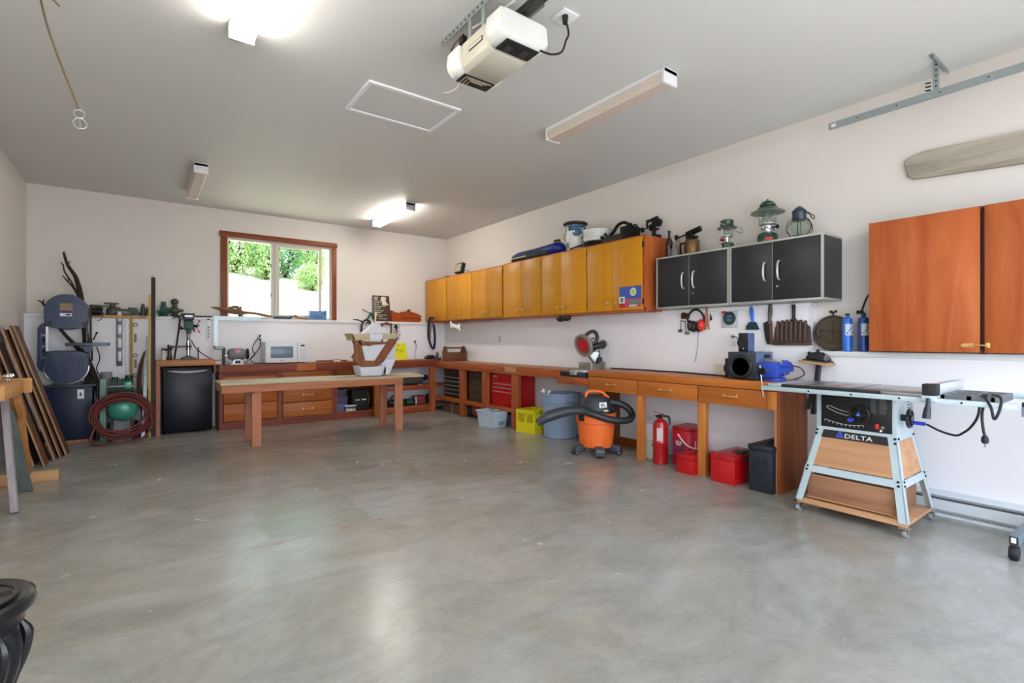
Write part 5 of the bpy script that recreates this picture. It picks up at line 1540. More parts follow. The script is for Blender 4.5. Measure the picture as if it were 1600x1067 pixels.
# leash and bone hanging from the yellow cabinet
t = thing('dog_leash', 'black and brown dog leash looped over a cabinet knob in the corner', 'leash', (4.07, 7.88, 1.044))
build('strap', B().tube([(4.072, 7.94, 1.60), (4.07, 8.00, 1.52), (4.075, 8.02, 1.27), (4.08, 7.93, 1.10), (4.08, 7.84, 1.05), (4.08, 7.80, 1.12), (4.075, 7.78, 1.28), (4.07, 7.82, 1.48), (4.072, 7.88, 1.61)], 0.022, 6, sub=6), navy, t)
build('leather_lead', B().tube([(4.064, 7.88, 1.60), (4.06, 7.90, 1.45), (4.06, 7.93, 1.30), (4.06, 7.925, 1.26)], 0.012, 6, sub=4), leather, t)
build('clip', B().ring((4.06, 7.92, 1.24), 0.016, 0.005, 0, 14, 6), M('clip_rust', (126, 80, 52), 0.4, 0.8), t)
build('ribbon', B().tube([(4.066, 7.83, 1.56), (4.06, 7.79, 1.50), (4.06, 7.75, 1.46)], 0.009, 6, sub=3), M('ribbon_pink', (196, 92, 110), 0.6), t)
b = B()
b.bar((4.095, 7.235, 1.455), (4.095, 6.98, 1.40), 0.012, 0.058, (0, 0.2, 1), 0.005)
for (y, z_) in ((7.25, 1.485), (7.235, 1.425), (6.975, 1.432), (6.965, 1.373)):
    b.ell((4.095, y, z_), (0.008, 0.034, 0.034), 14, 8)
solo('bone_plaque', b, paper, 'white bone-shaped plaque hanging below the yellow cabinet near the corner', 'plaque')
t = thing('cabinet_speaker', 'small black round-lobed speaker hung under the yellow cabinet', 'speaker', (4.15, 4.55, 1.44))
b = B().ell((4.16, 4.60, 1.47), (0.05, 0.07, 0.045)).ell((4.16, 4.50, 1.475), (0.05, 0.07, 0.045))
build('body', b, black, t)
build('mount', B().box(4.14, 4.18, 4.52, 4.58, 1.495, 1.505), black, t)

# ---------------------------------------------------------------- shelf contents under the back bench
for k, (z0, z1, x1) in enumerate(((0.105, 0.225, 2.50), (0.227, 0.335, 2.515), (0.337, 0.44, 2.50))):
    t = thing('storage_tub', ('bottom', 'middle', 'top')[k] + ' of three stacked dull violet storage tubs in the open bay', 'tub', (2.42, 7.78, z0), 'storage tubs stacked in the bay')
    m_ = M('tub_violet' + str(k), ((96, 98, 140), (82, 78, 112), (76, 72, 98))[k], 0.5)
    build('tub', B().hexa([(2.345, 7.66, z0), (x1 - 0.01, 7.66, z0), (x1 - 0.01, 7.98, z0), (2.345, 7.98, z0), (2.338, 7.65, z1 - 0.02), (x1, 7.65, z1 - 0.02), (x1, 7.99, z1 - 0.02), (2.338, 7.99, z1 - 0.02)], 0.004), m_, t)
    build('lid', B().box(2.335, x1 + 0.005, 7.645, 7.995, z1 - 0.02, z1, 0.004), m_, t)
t = thing('tool_bag', 'black open tool bag with white lettering in the bay under the worktop', 'bag', (2.71, 7.75, 0.105))
build('bag_body', B().hexa([(2.585, 7.63, 0.106), (2.83, 7.63, 0.106), (2.83, 7.90, 0.106), (2.585, 7.90, 0.106), (2.57, 7.64, 0.42), (2.82, 7.64, 0.42), (2.82, 7.86, 0.42), (2.57, 7.86, 0.42)], 0.02), M('bag_black', (24, 26, 26), 0.8), t)
build('front_pocket', B().box(2.60, 2.81, 7.618, 7.632, 0.12, 0.30, 0.006), M('pocket_black', (30, 34, 34), 0.8), t)
b = B()
for k in range(5):
    b.box(2.622 + k * 0.014, 2.632 + k * 0.014, 7.6155, 7.6175, 0.262, 0.278 + 0.004 * (k % 2)).box(2.718 + k * 0.015, 2.729 + k * 0.015, 7.6155, 7.6175, 0.262, 0.28 + 0.003 * (k % 2))
build('lettering', b, paper, t)['kind'] = 'stuff'
build('strap', B().tube([(2.60, 7.64, 0.42), (2.64, 7.62, 0.52), (2.76, 7.62, 0.52), (2.80, 7.64, 0.42)], 0.010, 6, sub=4), black, t)
build('side_strap', B().tube([(2.835, 7.66, 0.18), (2.845, 7.65, 0.28), (2.825, 7.64, 0.36)], 0.009, 6, sub=3), M('strap_tan', (120, 104, 60), 0.7), t)
t = thing('small_basket', 'small white basket with a zigzag side at the front of the open bay', 'basket', (2.55, 7.63, 0.105))
b = B()
for k in range(6):
    b.prism([(2.465 + k * 0.026, 0.112), (2.491 + k * 0.026, 0.112), (2.478 + k * 0.026, 0.16)], 7.60, 7.606, 'y')
build('zigzag', b, paper, t)['kind'] = 'stuff'
build('shell', B().box(2.462, 2.625, 7.606, 7.66, 0.106, 0.185, 0.004), dgrey, t)
build('rim', B().box(2.458, 2.629, 7.598, 7.664, 0.180, 0.196, 0.003), paper, t)
ZS = 0.106
t = thing('shelf_tool', 'black power tool lying on the lower corner shelf behind the table leg', 'power tool', (3.33, 7.74, ZS))
build('motor', B().cyl((3.22, 7.75, ZS + 0.06), (3.42, 7.72, ZS + 0.06), 0.055, n=14), black, t)
build('grip', B().tube([(3.23, 7.72, ZS + 0.10), (3.25, 7.71, ZS + 0.16), (3.34, 7.71, ZS + 0.17), (3.40, 7.71, ZS + 0.10)], 0.018, 8, sub=3), dgrey, t)
t = thing('shelf_tool', 'dark green grinder lying on the lower corner shelf left of the red box', 'power tool', (3.52, 7.74, ZS))
build('motor', B().cyl((3.46, 7.74, ZS + 0.055), (3.62, 7.70, ZS + 0.055), 0.05, n=14).cyl((3.60, 7.71, ZS + 0.05), (3.64, 7.66, ZS + 0.05), 0.04, n=14), dgreen, t)
build('grip', B().cyl((3.50, 7.70, ZS + 0.03), (3.47, 7.65, ZS + 0.11), 0.017, n=8), black, t)
t = thing('red_case', 'faded red case with a white edge on the lower corner shelf', 'case', (3.76, 7.76, ZS))
build('body', B().box(3.68, 3.85, 7.68, 7.86, ZS + 0.02, ZS + 0.145, 0.006), M('faded_red', (150, 54, 50), 0.5), t)
build('edge_strip', B().box(3.665, 3.679, 7.68, 7.72, ZS, ZS + 0.14), paper, t)
build('base_board', B().box(3.69, 3.90, 7.64, 7.90, ZS, ZS + 0.018), oliveb, t)
solo('shelf_bag', B().ell((4.0, 7.80, ZS + 0.085), (0.10, 0.13, 0.084)).ell((3.96, 7.72, ZS + 0.05), (0.06, 0.07, 0.049)).jit(0.006, 4), navy, 'dark navy soft bag at the right end of the lower corner shelf', 'bag')
solo('red_bottle', B().lathe([(0.04, 0), (0.042, 0.01), (0.042, 0.10), (0.02, 0.125), (0.02, 0.14)], (3.13, 7.72, ZS), 14), red, 'red bottle at the left end of the lower corner shelf', 'bottle')
US = 0.426
t = thing('nailer', 'dark blue power tool with two white feet on the upper corner shelf', 'power tool', (3.78, 7.72, US))
build('body', B().box(3.70, 3.80, 7.66, 7.80, US + 0.02, US + 0.12, 0.02).cyl((3.75, 7.72, US + 0.10), (3.90, 7.74, US + 0.14), 0.045, n=12), navy, t)
build('foot', B().box(3.705, 3.735, 7.645, 7.66, US, US + 0.035, 0.003), paper, t)
build('foot', B().box(3.755, 3.78, 7.645, 7.66, US, US + 0.03, 0.003), paper, t)
solo('flat_case', B().obox((3.40, 7.80, US + 0.035), (0.62, 0.30, 0.06), (0, 0, 0), 0.006), black, 'flat black case lying on the upper corner shelf', 'case')
solo('grey_jug', B().lathe([(0.05, 0), (0.055, 0.01), (0.05, 0.13), (0.02, 0.17), (0.02, 0.19)], (4.0, 7.74, US), 14), M('jug_grey', (150, 152, 172), 0.4), 'pale grey jug at the right end of the upper corner shelf', 'jug')

# ---------------------------------------------------------------- tool chests on the bench shelf
def chest(name, label, y0, y1, z0, z1, depth, mat, rows, trim, lid=True, knobs=None):
    t_ = thing(name, label, 'tool chest', (4.05 + depth / 2, (y0 + y1) / 2, z0))
    build('case', B().box(4.066, 4.066 + depth, y0, y1, z0, z1, 0.006), mat, t_)
    zt = z1
    if lid:
        build('lid', B().box(4.058, 4.068, y0 + 0.008, y1 - 0.008, z1 - 0.115, z1 - 0.006, 0.004), mat, t_)
        build('lock', B().cyl((4.059, (y0 + y1) / 2, z1 - 0.06), (4.053, (y0 + y1) / 2, z1 - 0.06), 0.010, n=10), steel, t_)
        zt = z1 - 0.12
    hgt = (zt - z0 - 0.012) / rows
    for k in range(rows):
        a = z0 + 0.008 + k * hgt
        d_ = build('drawer', B().box(4.060, 4.067, y0 + 0.012, y1 - 0.012, a, a + hgt - 0.006, 0.002), mat, t_)
        if trim:
            build('drawer_pull', B().prism([(4.060, a + hgt - 0.022), (4.050, a + hgt - 0.018), (4.050, a + hgt - 0.008), (4.060, a + hgt - 0.006)], y0 + 0.018, y1 - 0.018, 'y'), alum, d_)
        if knobs:
            build('knob', B().cyl((4.060, y0 + knobs, a + hgt * 0.6), (4.048, y0 + knobs, a + hgt * 0.6), 0.012, n=12), steel, d_)
    return t_
chest('tool_chest', 'black tool chest with silver drawer edges, in the corner bay of the right bench', 6.83, 7.42, 0.2585, 0.725, 0.34, M('chest_black', (26, 28, 30), 0.35), 5, True)
t = chest('tool_chest', 'olive brown tool chest with three round knobs, between the black and the red chests', 6.14, 6.64, 0.2585, 0.725, 0.32, M('chest_olive', (70, 56, 38), 0.45), 4, False, False, 0.16)
t = chest('tool_chest', 'bright red tool chest with three chrome drawer strips on the bench shelf', 5.40, 6.015, 0.259, 0.725, 0.33, red, 1, False, True)
for z_ in (0.575, 0.52, 0.462):
    build('drawer_pull', B().prism([(4.060, z_ - 0.006), (4.050, z_ - 0.003), (4.050, z_ + 0.007), (4.060, z_ + 0.009)], 5.44, 5.95, 'y'), alum, t)
build('bottom_drawer_seam', B().box(4.057, 4.061, 5.42, 5.98, 0.372, 0.376).box(4.057, 4.061, 5.42, 5.98, 0.335, 0.338), dred, t)
build('badge', B().box(4.055, 4.061, 5.84, 5.94, 0.672, 0.69), M('badge_pink', (220, 150, 150), 0.4), t)

# below the shelf
t = thing('cardboard_box', 'taped brown and grey cardboard box on the floor under the black tool chest', 'box', (4.2, 7.15, 0))
build('carton', B().box(4.05, 4.36, 6.86, 7.42, 0, 0.165, 0.004), M('carton_brown', (104, 84, 70), 0.75, 0, 0.2), t)
build('tape', B().box(4.046, 4.05, 7.10, 7.16, 0, 0.166).box(4.05, 4.36, 7.10, 7.16, 0.165, 0.168), M('tape_tan', (150, 116, 82), 0.4), t)
t = thing('trimmer_motor', 'grey ribbed motor unit with an orange-red shell under the brown tool chest', 'motor', (4.2, 6.45, 0))
b = B().cyl((4.16, 6.66, 0.10), (4.16, 6.52, 0.10), 0.095, n=18)
for k in range(5):
    b.cyl((4.16, 6.645 - k * 0.025, 0.10), (4.16, 6.637 - k * 0.025, 0.10), 0.1, n=18)
build('ribbed_body', b, dgrey, t)
build('shell', B().lathe([(0.02, 6.30), (0.09, 6.32), (0.11, 6.40), (0.11, 6.51), (0.05, 6.52)], (4.16, 0, 0.111), 18, 1), M('motor_orange', (150, 60, 36), 0.45), t)
t = thing('grey_tray_stack', 'grey crate with dark slots standing under the red tool chest', 'crate', (4.22, 5.62, 0))
b = B()
for k in range(4):
    b.box(4.10, 4.38, 5.44, 5.80, 0.0 + k * 0.042, 0.03 + k * 0.042, 0.003)
b.box(4.11, 4.37, 5.45, 5.79, 0.03, 0.15)
build('trays', b, M('tray_grey', (96, 100, 108), 0.5), t)

# open tote
t = thing('plastic_tote', 'pale blue-grey open plastic tote on the floor before the bench posts', 'tote', (3.885, 5.78, 0))
T = Matrix.Translation((3.905, 5.745, 0)) @ Matrix.Rotation(R(7), 4, 'Z')
b = B()
def wallq(b_, w0, d0, w1, d1, z0, z1, th):
    for (a, c_) in (((-1, -1), (1, -1)), ((1, -1), (1, 1)), ((1, 1), (-1, 1)), ((-1, 1), (-1, -1))):
        pts = []
        for (w_, d_, z_) in ((w0, d0, z0), (w1, d1, z1)):
            for e in (a, c_):
                pts.append((e[0] * w_, e[1] * d_, z_))
            for e in (c_, a):
                pts.append((e[0] * (w_ - th), e[1] * (d_ - th), z_))
        b_.hexa(pts)
    b_.box(-w0 + th, w0 - th, -d0 + th, d0 - th, z0, z0 + th)
wallq(b, 0.105, 0.16, 0.125, 0.19, 0.0, 0.215, 0.006)
build('shell', b.xf(T), toteblue, t)
b = B()
for (a, c_) in (((-0.137, -0.202), (0.137, -0.19)), ((-0.137, 0.19), (0.137, 0.202))):
    b.box(a[0], c_[0], a[1], c_[1], 0.205, 0.222, 0.003)
for x in (-0.137, 0.125):
    b.box(x, x + 0.012, -0.19, 0.19, 0.205, 0.222, 0.003)
build('rim', b.xf(T), toteblue, t)
label_part(build('worn_label', B().box(-0.04, 0.07, -0.186, -0.1825, 0.03, 0.085).xf(T), M('label_grey', (134, 146, 160), 0.7, 0, 0.3, 60), t), 'scuffed grey label')
solo('tote_cloth', B().obox((3.93, 5.66, 0.228), (0.13, 0.05, 0.012), (0.05, 0.1, 0.5), 0.003), M('cloth_lime', (196, 206, 150), 0.8), 'pale lime cloth lying on the edge of the tote', 'cloth')

# yellow milk crate
t = thing('milk_crate', 'bright yellow milk crate with slanted slots on the floor', 'crate', (4.1, 5.08, 0))
T = Matrix.Translation((4.115, 5.085, 0)) @ Matrix.Rotation(R(10), 4, 'Z')
h_, w_ = 0.295, 0.16
def side(b_, rot):
    m = Matrix.Rotation(R(rot), 4, 'Z')
    s_ = B()
    s_.box(-w_, w_, -w_, -w_ + 0.008, 0.0, 0.135).box(-w_, w_, -w_, -w_ + 0.008, 0.245, h_)
    s_.box(-w_, -w_ + 0.03, -w_, -w_ + 0.008, 0.135, 0.245).box(w_ - 0.03, w_, -w_, -w_ + 0.008, 0.135, 0.245).box(-0.018, 0.018, -w_, -w_ + 0.008, 0.135, 0.245)
    for c in (-0.075, 0.075):
        for k in range(5):
            x = c - 0.052 + k * 0.026
            s_.bar((x - 0.012, -w_ + 0.004, 0.130), (x + 0.016, -w_ + 0.004, 0.250), 0.009, 0.008, (0, 1, 0))
    s_.box(-w_ - 0.006, w_ + 0.006, -w_ - 0.006, -w_, 0.275, h_).box(-w_ - 0.004, w_ + 0.004, -w_ - 0.004, -w_, 0.0, 0.02)
    for x in (-w_ - 0.002, w_ - 0.008):
        s_.box(x, x + 0.010, -w_ - 0.003, -w_ + 0.006, 0.0, h_)
    s_.xf(m)
    return s_
for rr in (0, 90, 180, 270):
    build('side_panel', side(None, rr).xf(T), yellow, t)
build('bottom', B().box(-w_ + 0.008, w_ - 0.008, -w_ + 0.008, w_ - 0.008, 0.004, 0.014).xf(T), yellow, t)
build('emblem', B().ring((-0.0, -w_ - 0.001, 0.07), 0.03, 0.004, 1, 18, 6).xf(T), M('crate_dark', (176, 160, 16), 0.5), t)

# blue-grey refuse bin
t = thing('trash_bin', 'round blue-grey plastic trash bin under the mitre saw', 'bin', (4.19, 4.62, 0))
build('shell', B().lathe([(0.195, 0.0), (0.205, 0.01), (0.226, 0.43), (0.234, 0.435), (0.236, 0.52), (0.247, 0.525), (0.247, 0.545), (0.232, 0.545), (0.22, 0.44), (0.195, 0.03), (0.0, 0.03)], (4.17, 4.62, 0), 36, 2, False), trashblue, t)
for a in (75, 255):
    c_ = Vector((4.17, 4.62, 0)) + Vector((math.cos(R(a)), math.sin(R(a)), 0)) * 0.243
    d_ = Vector((-math.sin(R(a)), math.cos(R(a)), 0))
    build('handle', B().tube([c_ - d_ * 0.05 + Vector((0, 0, 0.50)), c_ - d_ * 0.045 + Vector((0.0, 0, 0.46)) + (c_ - Vector((4.17, 4.62, 0))) * 0.08, c_ + d_ * 0.045 + Vector((0, 0, 0.46)) + (c_ - Vector((4.17, 4.62, 0))) * 0.08, c_ + d_ * 0.05 + Vector((0, 0, 0.50))], 0.010, 6), trashblue, t)
solo('paper_scraps', B().obox((4.02, 4.76, 0.555), (0.06, 0.03, 0.05), (0.3, 0.5, 0.4), 0.004).obox((4.06, 4.71, 0.55), (0.05, 0.03, 0.045), (0.7, 0.2, 0.9), 0.004).bar((4.05, 4.735, 0.53), (4.12, 4.68, 0.2), 0.03, 0.03), paper, 'crumpled white paper sticking up out of the trash bin', 'paper')

# shop vacuum
t = thing('shop_vacuum', 'orange and black shop vacuum on castors with its hose wrapped around', 'vacuum', (3.84, 3.70, 0))
V0 = Vector((3.86, 3.715, 0))
tank = B().lathe([(0.160, 0.075), (0.174, 0.085), (0.198, 0.33), (0.210, 0.335), (0.214, 0.43), (0.206, 0.44), (0.02, 0.44)], V0, 36)
build('tank', tank, orange, t)
b = B()
fwd = Vector((-0.595, -0.804, 0))
rgt = Vector((0.804, -0.595, 0))
def vp(a, r_, z_):
    d_ = fwd * math.cos(R(a)) + rgt * math.sin(R(a))
    return V0 + d_ * r_ + Vector((0, 0, z_))
for a in (-38, 30):
    b = B().hexa([vp(a - 16, 0.165, 0.10), vp(a + 16, 0.165, 0.10), vp(a + 16, 0.184, 0.10), vp(a - 16, 0.184, 0.10), vp(a - 14, 0.175, 0.24), vp(a + 14, 0.175, 0.24), vp(a + 14, 0.194, 0.235), vp(a - 14, 0.194, 0.235)], 0.005)
    build('tank_boss', b, orange, t)
build('latch', B().hexa([vp(-62, 0.20, 0.36), vp(-44, 0.20, 0.36), vp(-44, 0.226, 0.36), vp(-62, 0.226, 0.36), vp(-62, 0.20, 0.455), vp(-44, 0.20, 0.455), vp(-44, 0.226, 0.455), vp(-62, 0.226, 0.455)], 0.004), black, t)
build('motor_head', B().lathe([(0.214, 0.44), (0.214, 0.455), (0.185, 0.468), (0.175, 0.50), (0.165, 0.57), (0.138, 0.605), (0.07, 0.622), (0.02, 0.624)], V0, 32), M('vac_black', (44, 48, 56), 0.42), t)
b = B()
for k in range(9):
    a = -64 + k * 5
    b.bar(vp(a, 0.178, 0.505), vp(a, 0.173, 0.545), 0.005, 0.008, fwd)
build('vent_slot', b, black, t)['kind'] = 'stuff'
lb = build('label_plate', B().hexa([vp(2, 0.168, 0.502), vp(29, 0.168, 0.502), vp(29, 0.181, 0.502), vp(2, 0.181, 0.502), vp(2, 0.160, 0.556), vp(29, 0.160, 0.556), vp(29, 0.1735, 0.556), vp(2, 0.1735, 0.556)]), paper, t)
b = B()
for (a0, z0, a1, z1) in ((7, 0.512, 10, 0.542), (11.5, 0.512, 13, 0.542), (15, 0.530, 19, 0.542), (20, 0.512, 24, 0.524)):
    b.hexa([vp(a0, 0.176, z0), vp(a1, 0.176, z0), vp(a1, 0.1825, z0), vp(a0, 0.1825, z0), vp(a0, 0.170, z1), vp(a1, 0.170, z1), vp(a1, 0.1775, z1), vp(a0, 0.1775, z1)])
build('label_print', b, mgrey, lb)['kind'] = 'stuff'
build('hp_label', B().hexa([vp(16, 0.18, 0.466), vp(32, 0.18, 0.466), vp(32, 0.196, 0.464), vp(16, 0.196, 0.464), vp(16, 0.178, 0.480), vp(32, 0.178, 0.480), vp(32, 0.186, 0.480), vp(16, 0.186, 0.480)]), M('label_lime', (212, 210, 120), 0.5), t)
build('carry_handle', B().tube([vp(-62, 0.13, 0.59), vp(-62, 0.125, 0.635), vp(-50, 0.085, 0.662), vp(40, 0.075, 0.655), vp(52, 0.11, 0.62), vp(58, 0.14, 0.595)], 0.016, 8, sub=4), orange, t)
for a in (-68, 68, 0, 180):
    w_ = build('caster_housing', B().hexa([vp(a - 15, 0.15, 0.030), vp(a + 15, 0.15, 0.030), vp(a + 11, 0.275, 0.030), vp(a - 11, 0.275, 0.030), vp(a - 15, 0.15, 0.110), vp(a + 15, 0.15, 0.110), vp(a + 11, 0.262, 0.095), vp(a - 11, 0.262, 0.095)], 0.012), M('caster_grey', (58, 66, 78), 0.45), t)
    d_ = fwd * math.cos(R(a)) + rgt * math.sin(R(a))
    sd_ = Vector((-d_.y, d_.x, 0))
    q = V0 + d_ * 0.25 + Vector((0, 0, 0.027))
    build('wheel', B().cyl(q - sd_ * 0.034, q + sd_ * 0.034, 0.027, n=16), black, w_)
    build('axle_cap', B().cyl(q - sd_ * 0.037, q + sd_ * 0.037, 0.009, n=10), alum, w_)
hp = [vp(66, 0.15, 0.545), vp(72, 0.24, 0.535), vp(76, 0.32, 0.495), vp(72, 0.375, 0.43), vp(62, 0.365, 0.385), vp(45, 0.30, 0.375), vp(20, 0.25, 0.395), vp(-10, 0.235, 0.435), vp(-38, 0.25, 0.470)]
build('hose', B().tube(hp, 0.036, 12, sub=6), M('vac_hose', (40, 44, 50), 0.45), t)
nz = [vp(-38, 0.25, 0.470), vp(-60, 0.33, 0.470), vp(-68, 0.42, 0.45), vp(-72, 0.55, 0.41), vp(-74, 0.66, 0.345)]
build('nozzle', B().tube(nz, 0.04, 12, sub=5, radii=[0.036, 0.048, 0.056, 0.058, 0.036]), M('vac_nozzle', (50, 54, 60), 0.42), t)

# under the drawer bench
t = thing('white_bucket', 'white plastic pail with a wire handle behind the bench leg', 'bucket', (4.13, 3.19, 0))
build('pail', B().lathe([(0.098, 0), (0.102, 0.005), (0.113, 0.28), (0.119, 0.285), (0.119, 0.30), (0.115, 0.303), (0.117, 0.355), (0.121, 0.36), (0.112, 0.362), (0.10, 0.02), (0.0, 0.02)], (4.125, 3.175, 0), 28, 2, False), paper, t)
build('wire_handle', B().tube([(4.07, 3.275, 0.31), (4.02, 3.22, 0.22), (3.99, 3.14, 0.18), (4.02, 3.08, 0.22), (4.10, 3.06, 0.30)], 0.003, 6, sub=5), steel, t)
build('print', B().hexa([(4.018, 3.13, 0.13), (4.045, 3.098, 0.13), (4.047, 3.10, 0.13), (4.02, 3.132, 0.13), (4.016, 3.128, 0.16), (4.043, 3.096, 0.16), (4.045, 3.098, 0.16), (4.018, 3.13, 0.16)]), mgrey, t)
t.location = t.location + Vector((0.075, 0.045, 0))
t = thing('fire_extinguisher', 'red fire extinguisher standing between the white pail and the red carton', 'extinguisher', (4.045, 3.03, 0))
E0 = Vector((4.045, 3.03, 0))
build('cylinder', B().lathe([(0.066, 0), (0.071, 0.006), (0.071, 0.20), (0.0725, 0.202), (0.0725, 0.212), (0.071, 0.214), (0.071, 0.37), (0.06, 0.405), (0.03, 0.425), (0.022, 0.44)], E0, 28), M('ext_red', (176, 20, 30), 0.28, coat=0.4), t)
b = B()
for k in range(5):
    a0, a1 = R(188 + k * 9), R(197 + k * 9)
    c0, c1 = Vector((math.cos(a0), math.sin(a0), 0)), Vector((math.cos(a1), math.sin(a1), 0))
    b.hexa([E0 + c0 * 0.0705 + Vector((0, 0, 0.225)), E0 + c1 * 0.0705 + Vector((0, 0, 0.225)), E0 + c1 * 0.0722 + Vector((0, 0, 0.225)), E0 + c0 * 0.0722 + Vector((0, 0, 0.225)),
            E0 + c0 * 0.0705 + Vector((0, 0, 0.35)), E0 + c1 * 0.0705 + Vector((0, 0, 0.35)), E0 + c1 * 0.0722 + Vector((0, 0, 0.35)), E0 + c0 * 0.0722 + Vector((0, 0, 0.35))])
build('label', b, M('ext_label', (200, 190, 190), 0.5, 0, 0.3, 80), t)
build('valve', B().cyl(E0 + Vector((0, 0, 0.43)), E0 + Vector((0, 0, 0.475)), 0.018, n=12).cyl(E0 + Vector((-0.02, 0.0, 0.455)), E0 + Vector((-0.045, 0.015, 0.455)), 0.012, n=10), blackiron, t)
build('lever', B().bar(E0 + Vector((-0.05, 0.03, 0.50)), E0 + Vector((0.03, -0.02, 0.478)), 0.02, 0.008), dred, t)
build('carry_grip', B().bar(E0 + Vector((-0.045, 0.03, 0.462)), E0 + Vector((0.02, -0.01, 0.468)), 0.018, 0.008), blackiron, t)
build('discharge_hose', B().tube([E0 + Vector((0.02, -0.015, 0.46)), E0 + Vector((0.06, -0.05, 0.45)), E0 + Vector((0.068, -0.055, 0.40)), E0 + Vector((0.062, -0.052, 0.37))], 0.010, 8, sub=4), black, t)

t = thing('red_carton', 'large red detergent tub with printed sides and a white handle', 'tub', (4.28, 2.82, 0))
rc = M('tub_red', (184, 20, 40), 0.4)
T = Matrix.Translation((4.27, 2.885, 0))
oct_ = [(-0.145, -0.10), (-0.10, -0.125), (0.12, -0.125), (0.145, -0.10), (0.145, 0.06), (0.12, 0.09), (-0.10, 0.09), (-0.145, 0.06)]
build('tub', B().prism([(x, y * 1.05) for x, y in oct_], 0, 0.33, 'z', 0.005).xf(T), rc, t)
build('lid', B().prism([(x * 1.03, y * 1.08) for x, y in oct_], 0.33, 0.365, 'z', 0.008).xf(T), M('lid_red', (172, 14, 24), 0.35), t)
FX = 4.27 - 0.145
b = B().box(FX - 0.0015, FX + 0.001, 2.81, 2.94, 0.10, 0.235)
label_part(build('print_field', b, M('print_plum', (128, 40, 74), 0.5, 0, 0.2), t), 'plum-coloured printed field')
build('print_stripe', B().box(FX - 0.003, FX - 0.0015, 2.85, 2.91, 0.205, 0.228), paper, t)
build('print_stripe', B().box(FX - 0.003, FX - 0.0015, 2.86, 2.905, 0.188, 0.200), M('print_yellow', (226, 196, 60), 0.5), t)
build('print_stripe', B().box(FX - 0.003, FX - 0.0015, 2.855, 2.905, 0.15, 0.18), M('print_purple', (110, 50, 120), 0.5), t)
b = B()
for k in range(4):
    b.box(FX - 0.004, FX - 0.003, 2.858 + k * 0.012, 2.866 + k * 0.012, 0.209, 0.224)
build('print_letter', b, ink, t)['kind'] = 'stuff'
SY = 2.885 - 0.131
build('side_label', B().box(4.24, 4.37, SY - 0.0015, SY + 0.001, 0.16, 0.225), paper, t)
b = B()
for k in range(6):
    b.box(4.252 + k * 0.018, 4.263 + k * 0.018, SY - 0.003, SY - 0.0015, 0.182, 0.212)
build('side_letter', b, ink, t)['kind'] = 'stuff'
build('side_strap', B().box(4.20, 4.208, SY - 0.003, SY + 0.001, 0.12, 0.24), paper, t)
build('handle', B().tube([(FX - 0.006, 2.885, 0.295), (FX - 0.02, 2.83, 0.25), (FX - 0.015, 2.775, 0.205), (4.17, 2.74, 0.175), (4.28, 2.735, 0.168), (4.38, 2.745, 0.20)], 0.0065, 8, sub=4), paper, t)

def redbox(label, y0, y1, x0, x1, hgt):
    t_ = thing('metal_box', label, 'box', ((x0 + x1) / 2, (y0 + y1) / 2, 0), 'red metal boxes under the bench')
    build('body', B().box(x0, x1, y0, y1, 0, hgt - 0.045, 0.004), red, t_)
    build('lid', B().box(x0 - 0.003, x1 + 0.003, y0 - 0.003, y1 + 0.003, hgt - 0.044, hgt, 0.005), M('lid_red2', (178, 22, 26), 0.35), t_)
    build('handle', B().tube([((x0 + x1) / 2 - 0.05, (y0 + y1) / 2, hgt), ((x0 + x1) / 2 - 0.045, (y0 + y1) / 2, hgt + 0.012), ((x0 + x1) / 2 + 0.045, (y0 + y1) / 2, hgt + 0.012), ((x0 + x1) / 2 + 0.05, (y0 + y1) / 2, hgt)], 0.006, 6), dred, t_)
    build('hinge_line', B().box(x0 + 0.02, x1 - 0.02, y0 - 0.006, y0 - 0.003, hgt - 0.05, hgt - 0.04), dred, t_)
    return t_
redbox('smaller red metal box under the drawer bench, partly behind the second leg', 2.572, 2.745, 3.895, 4.25, 0.172)
redbox('larger red metal box under the drawer bench beside the dark ammunition can', 2.185, 2.40, 3.89, 4.30, 0.238)
t = thing('remote_control', 'small black remote lying on top of the larger red box', 'remote', (4.1, 2.28, 0.252))
build('case', B().obox((4.09, 2.225, 0.250), (0.16, 0.05, 0.022), (0, 0, 0.15), 0.006), black, t)
build('button', B().obox((4.05, 2.219, 0.263), (0.025, 0.02, 0.006), (0, 0, 0.15), 0.002), dgrey, t)
t = thing('ammo_can', 'tall dark blue-grey steel ammunition can against the bench end panel', 'can', (4.1, 1.98, 0))
build('body', B().box(3.90, 4.32, 1.885, 2.075, 0, 0.325, 0.008), ammo, t)
build('lid', B().box(3.893, 4.327, 1.880, 2.080, 0.326, 0.368, 0.006), ammo, t)
build('embossed_panel', B().box(3.892, 3.901, 1.93, 2.035, 0.205, 0.208).box(3.892, 3.901, 1.93, 2.035, 0.16, 0.163).box(3.892, 3.901, 1.93, 1.933, 0.163, 0.205).box(3.892, 3.901, 2.032, 2.035, 0.163, 0.205), ammo, t)
for k in range(4):
    build('embossed_rib', B().prism([(1.925 + k * 0.034, 0.225), (1.945 + k * 0.034, 0.225), (1.938 + k * 0.034, 0.272), (1.922 + k * 0.034, 0.272)], 3.893, 3.902, 'x', 0.002), ammo, t)
build('lid_handle', B().tube([(4.03, 1.98, 0.368), (4.03, 1.98, 0.38), (4.19, 1.98, 0.38), (4.19, 1.98, 0.368)], 0.006, 6), blackiron, t)
build('latch', B().box(4.327, 4.335, 1.94, 2.02, 0.23, 0.36, 0.002), blackiron, t)

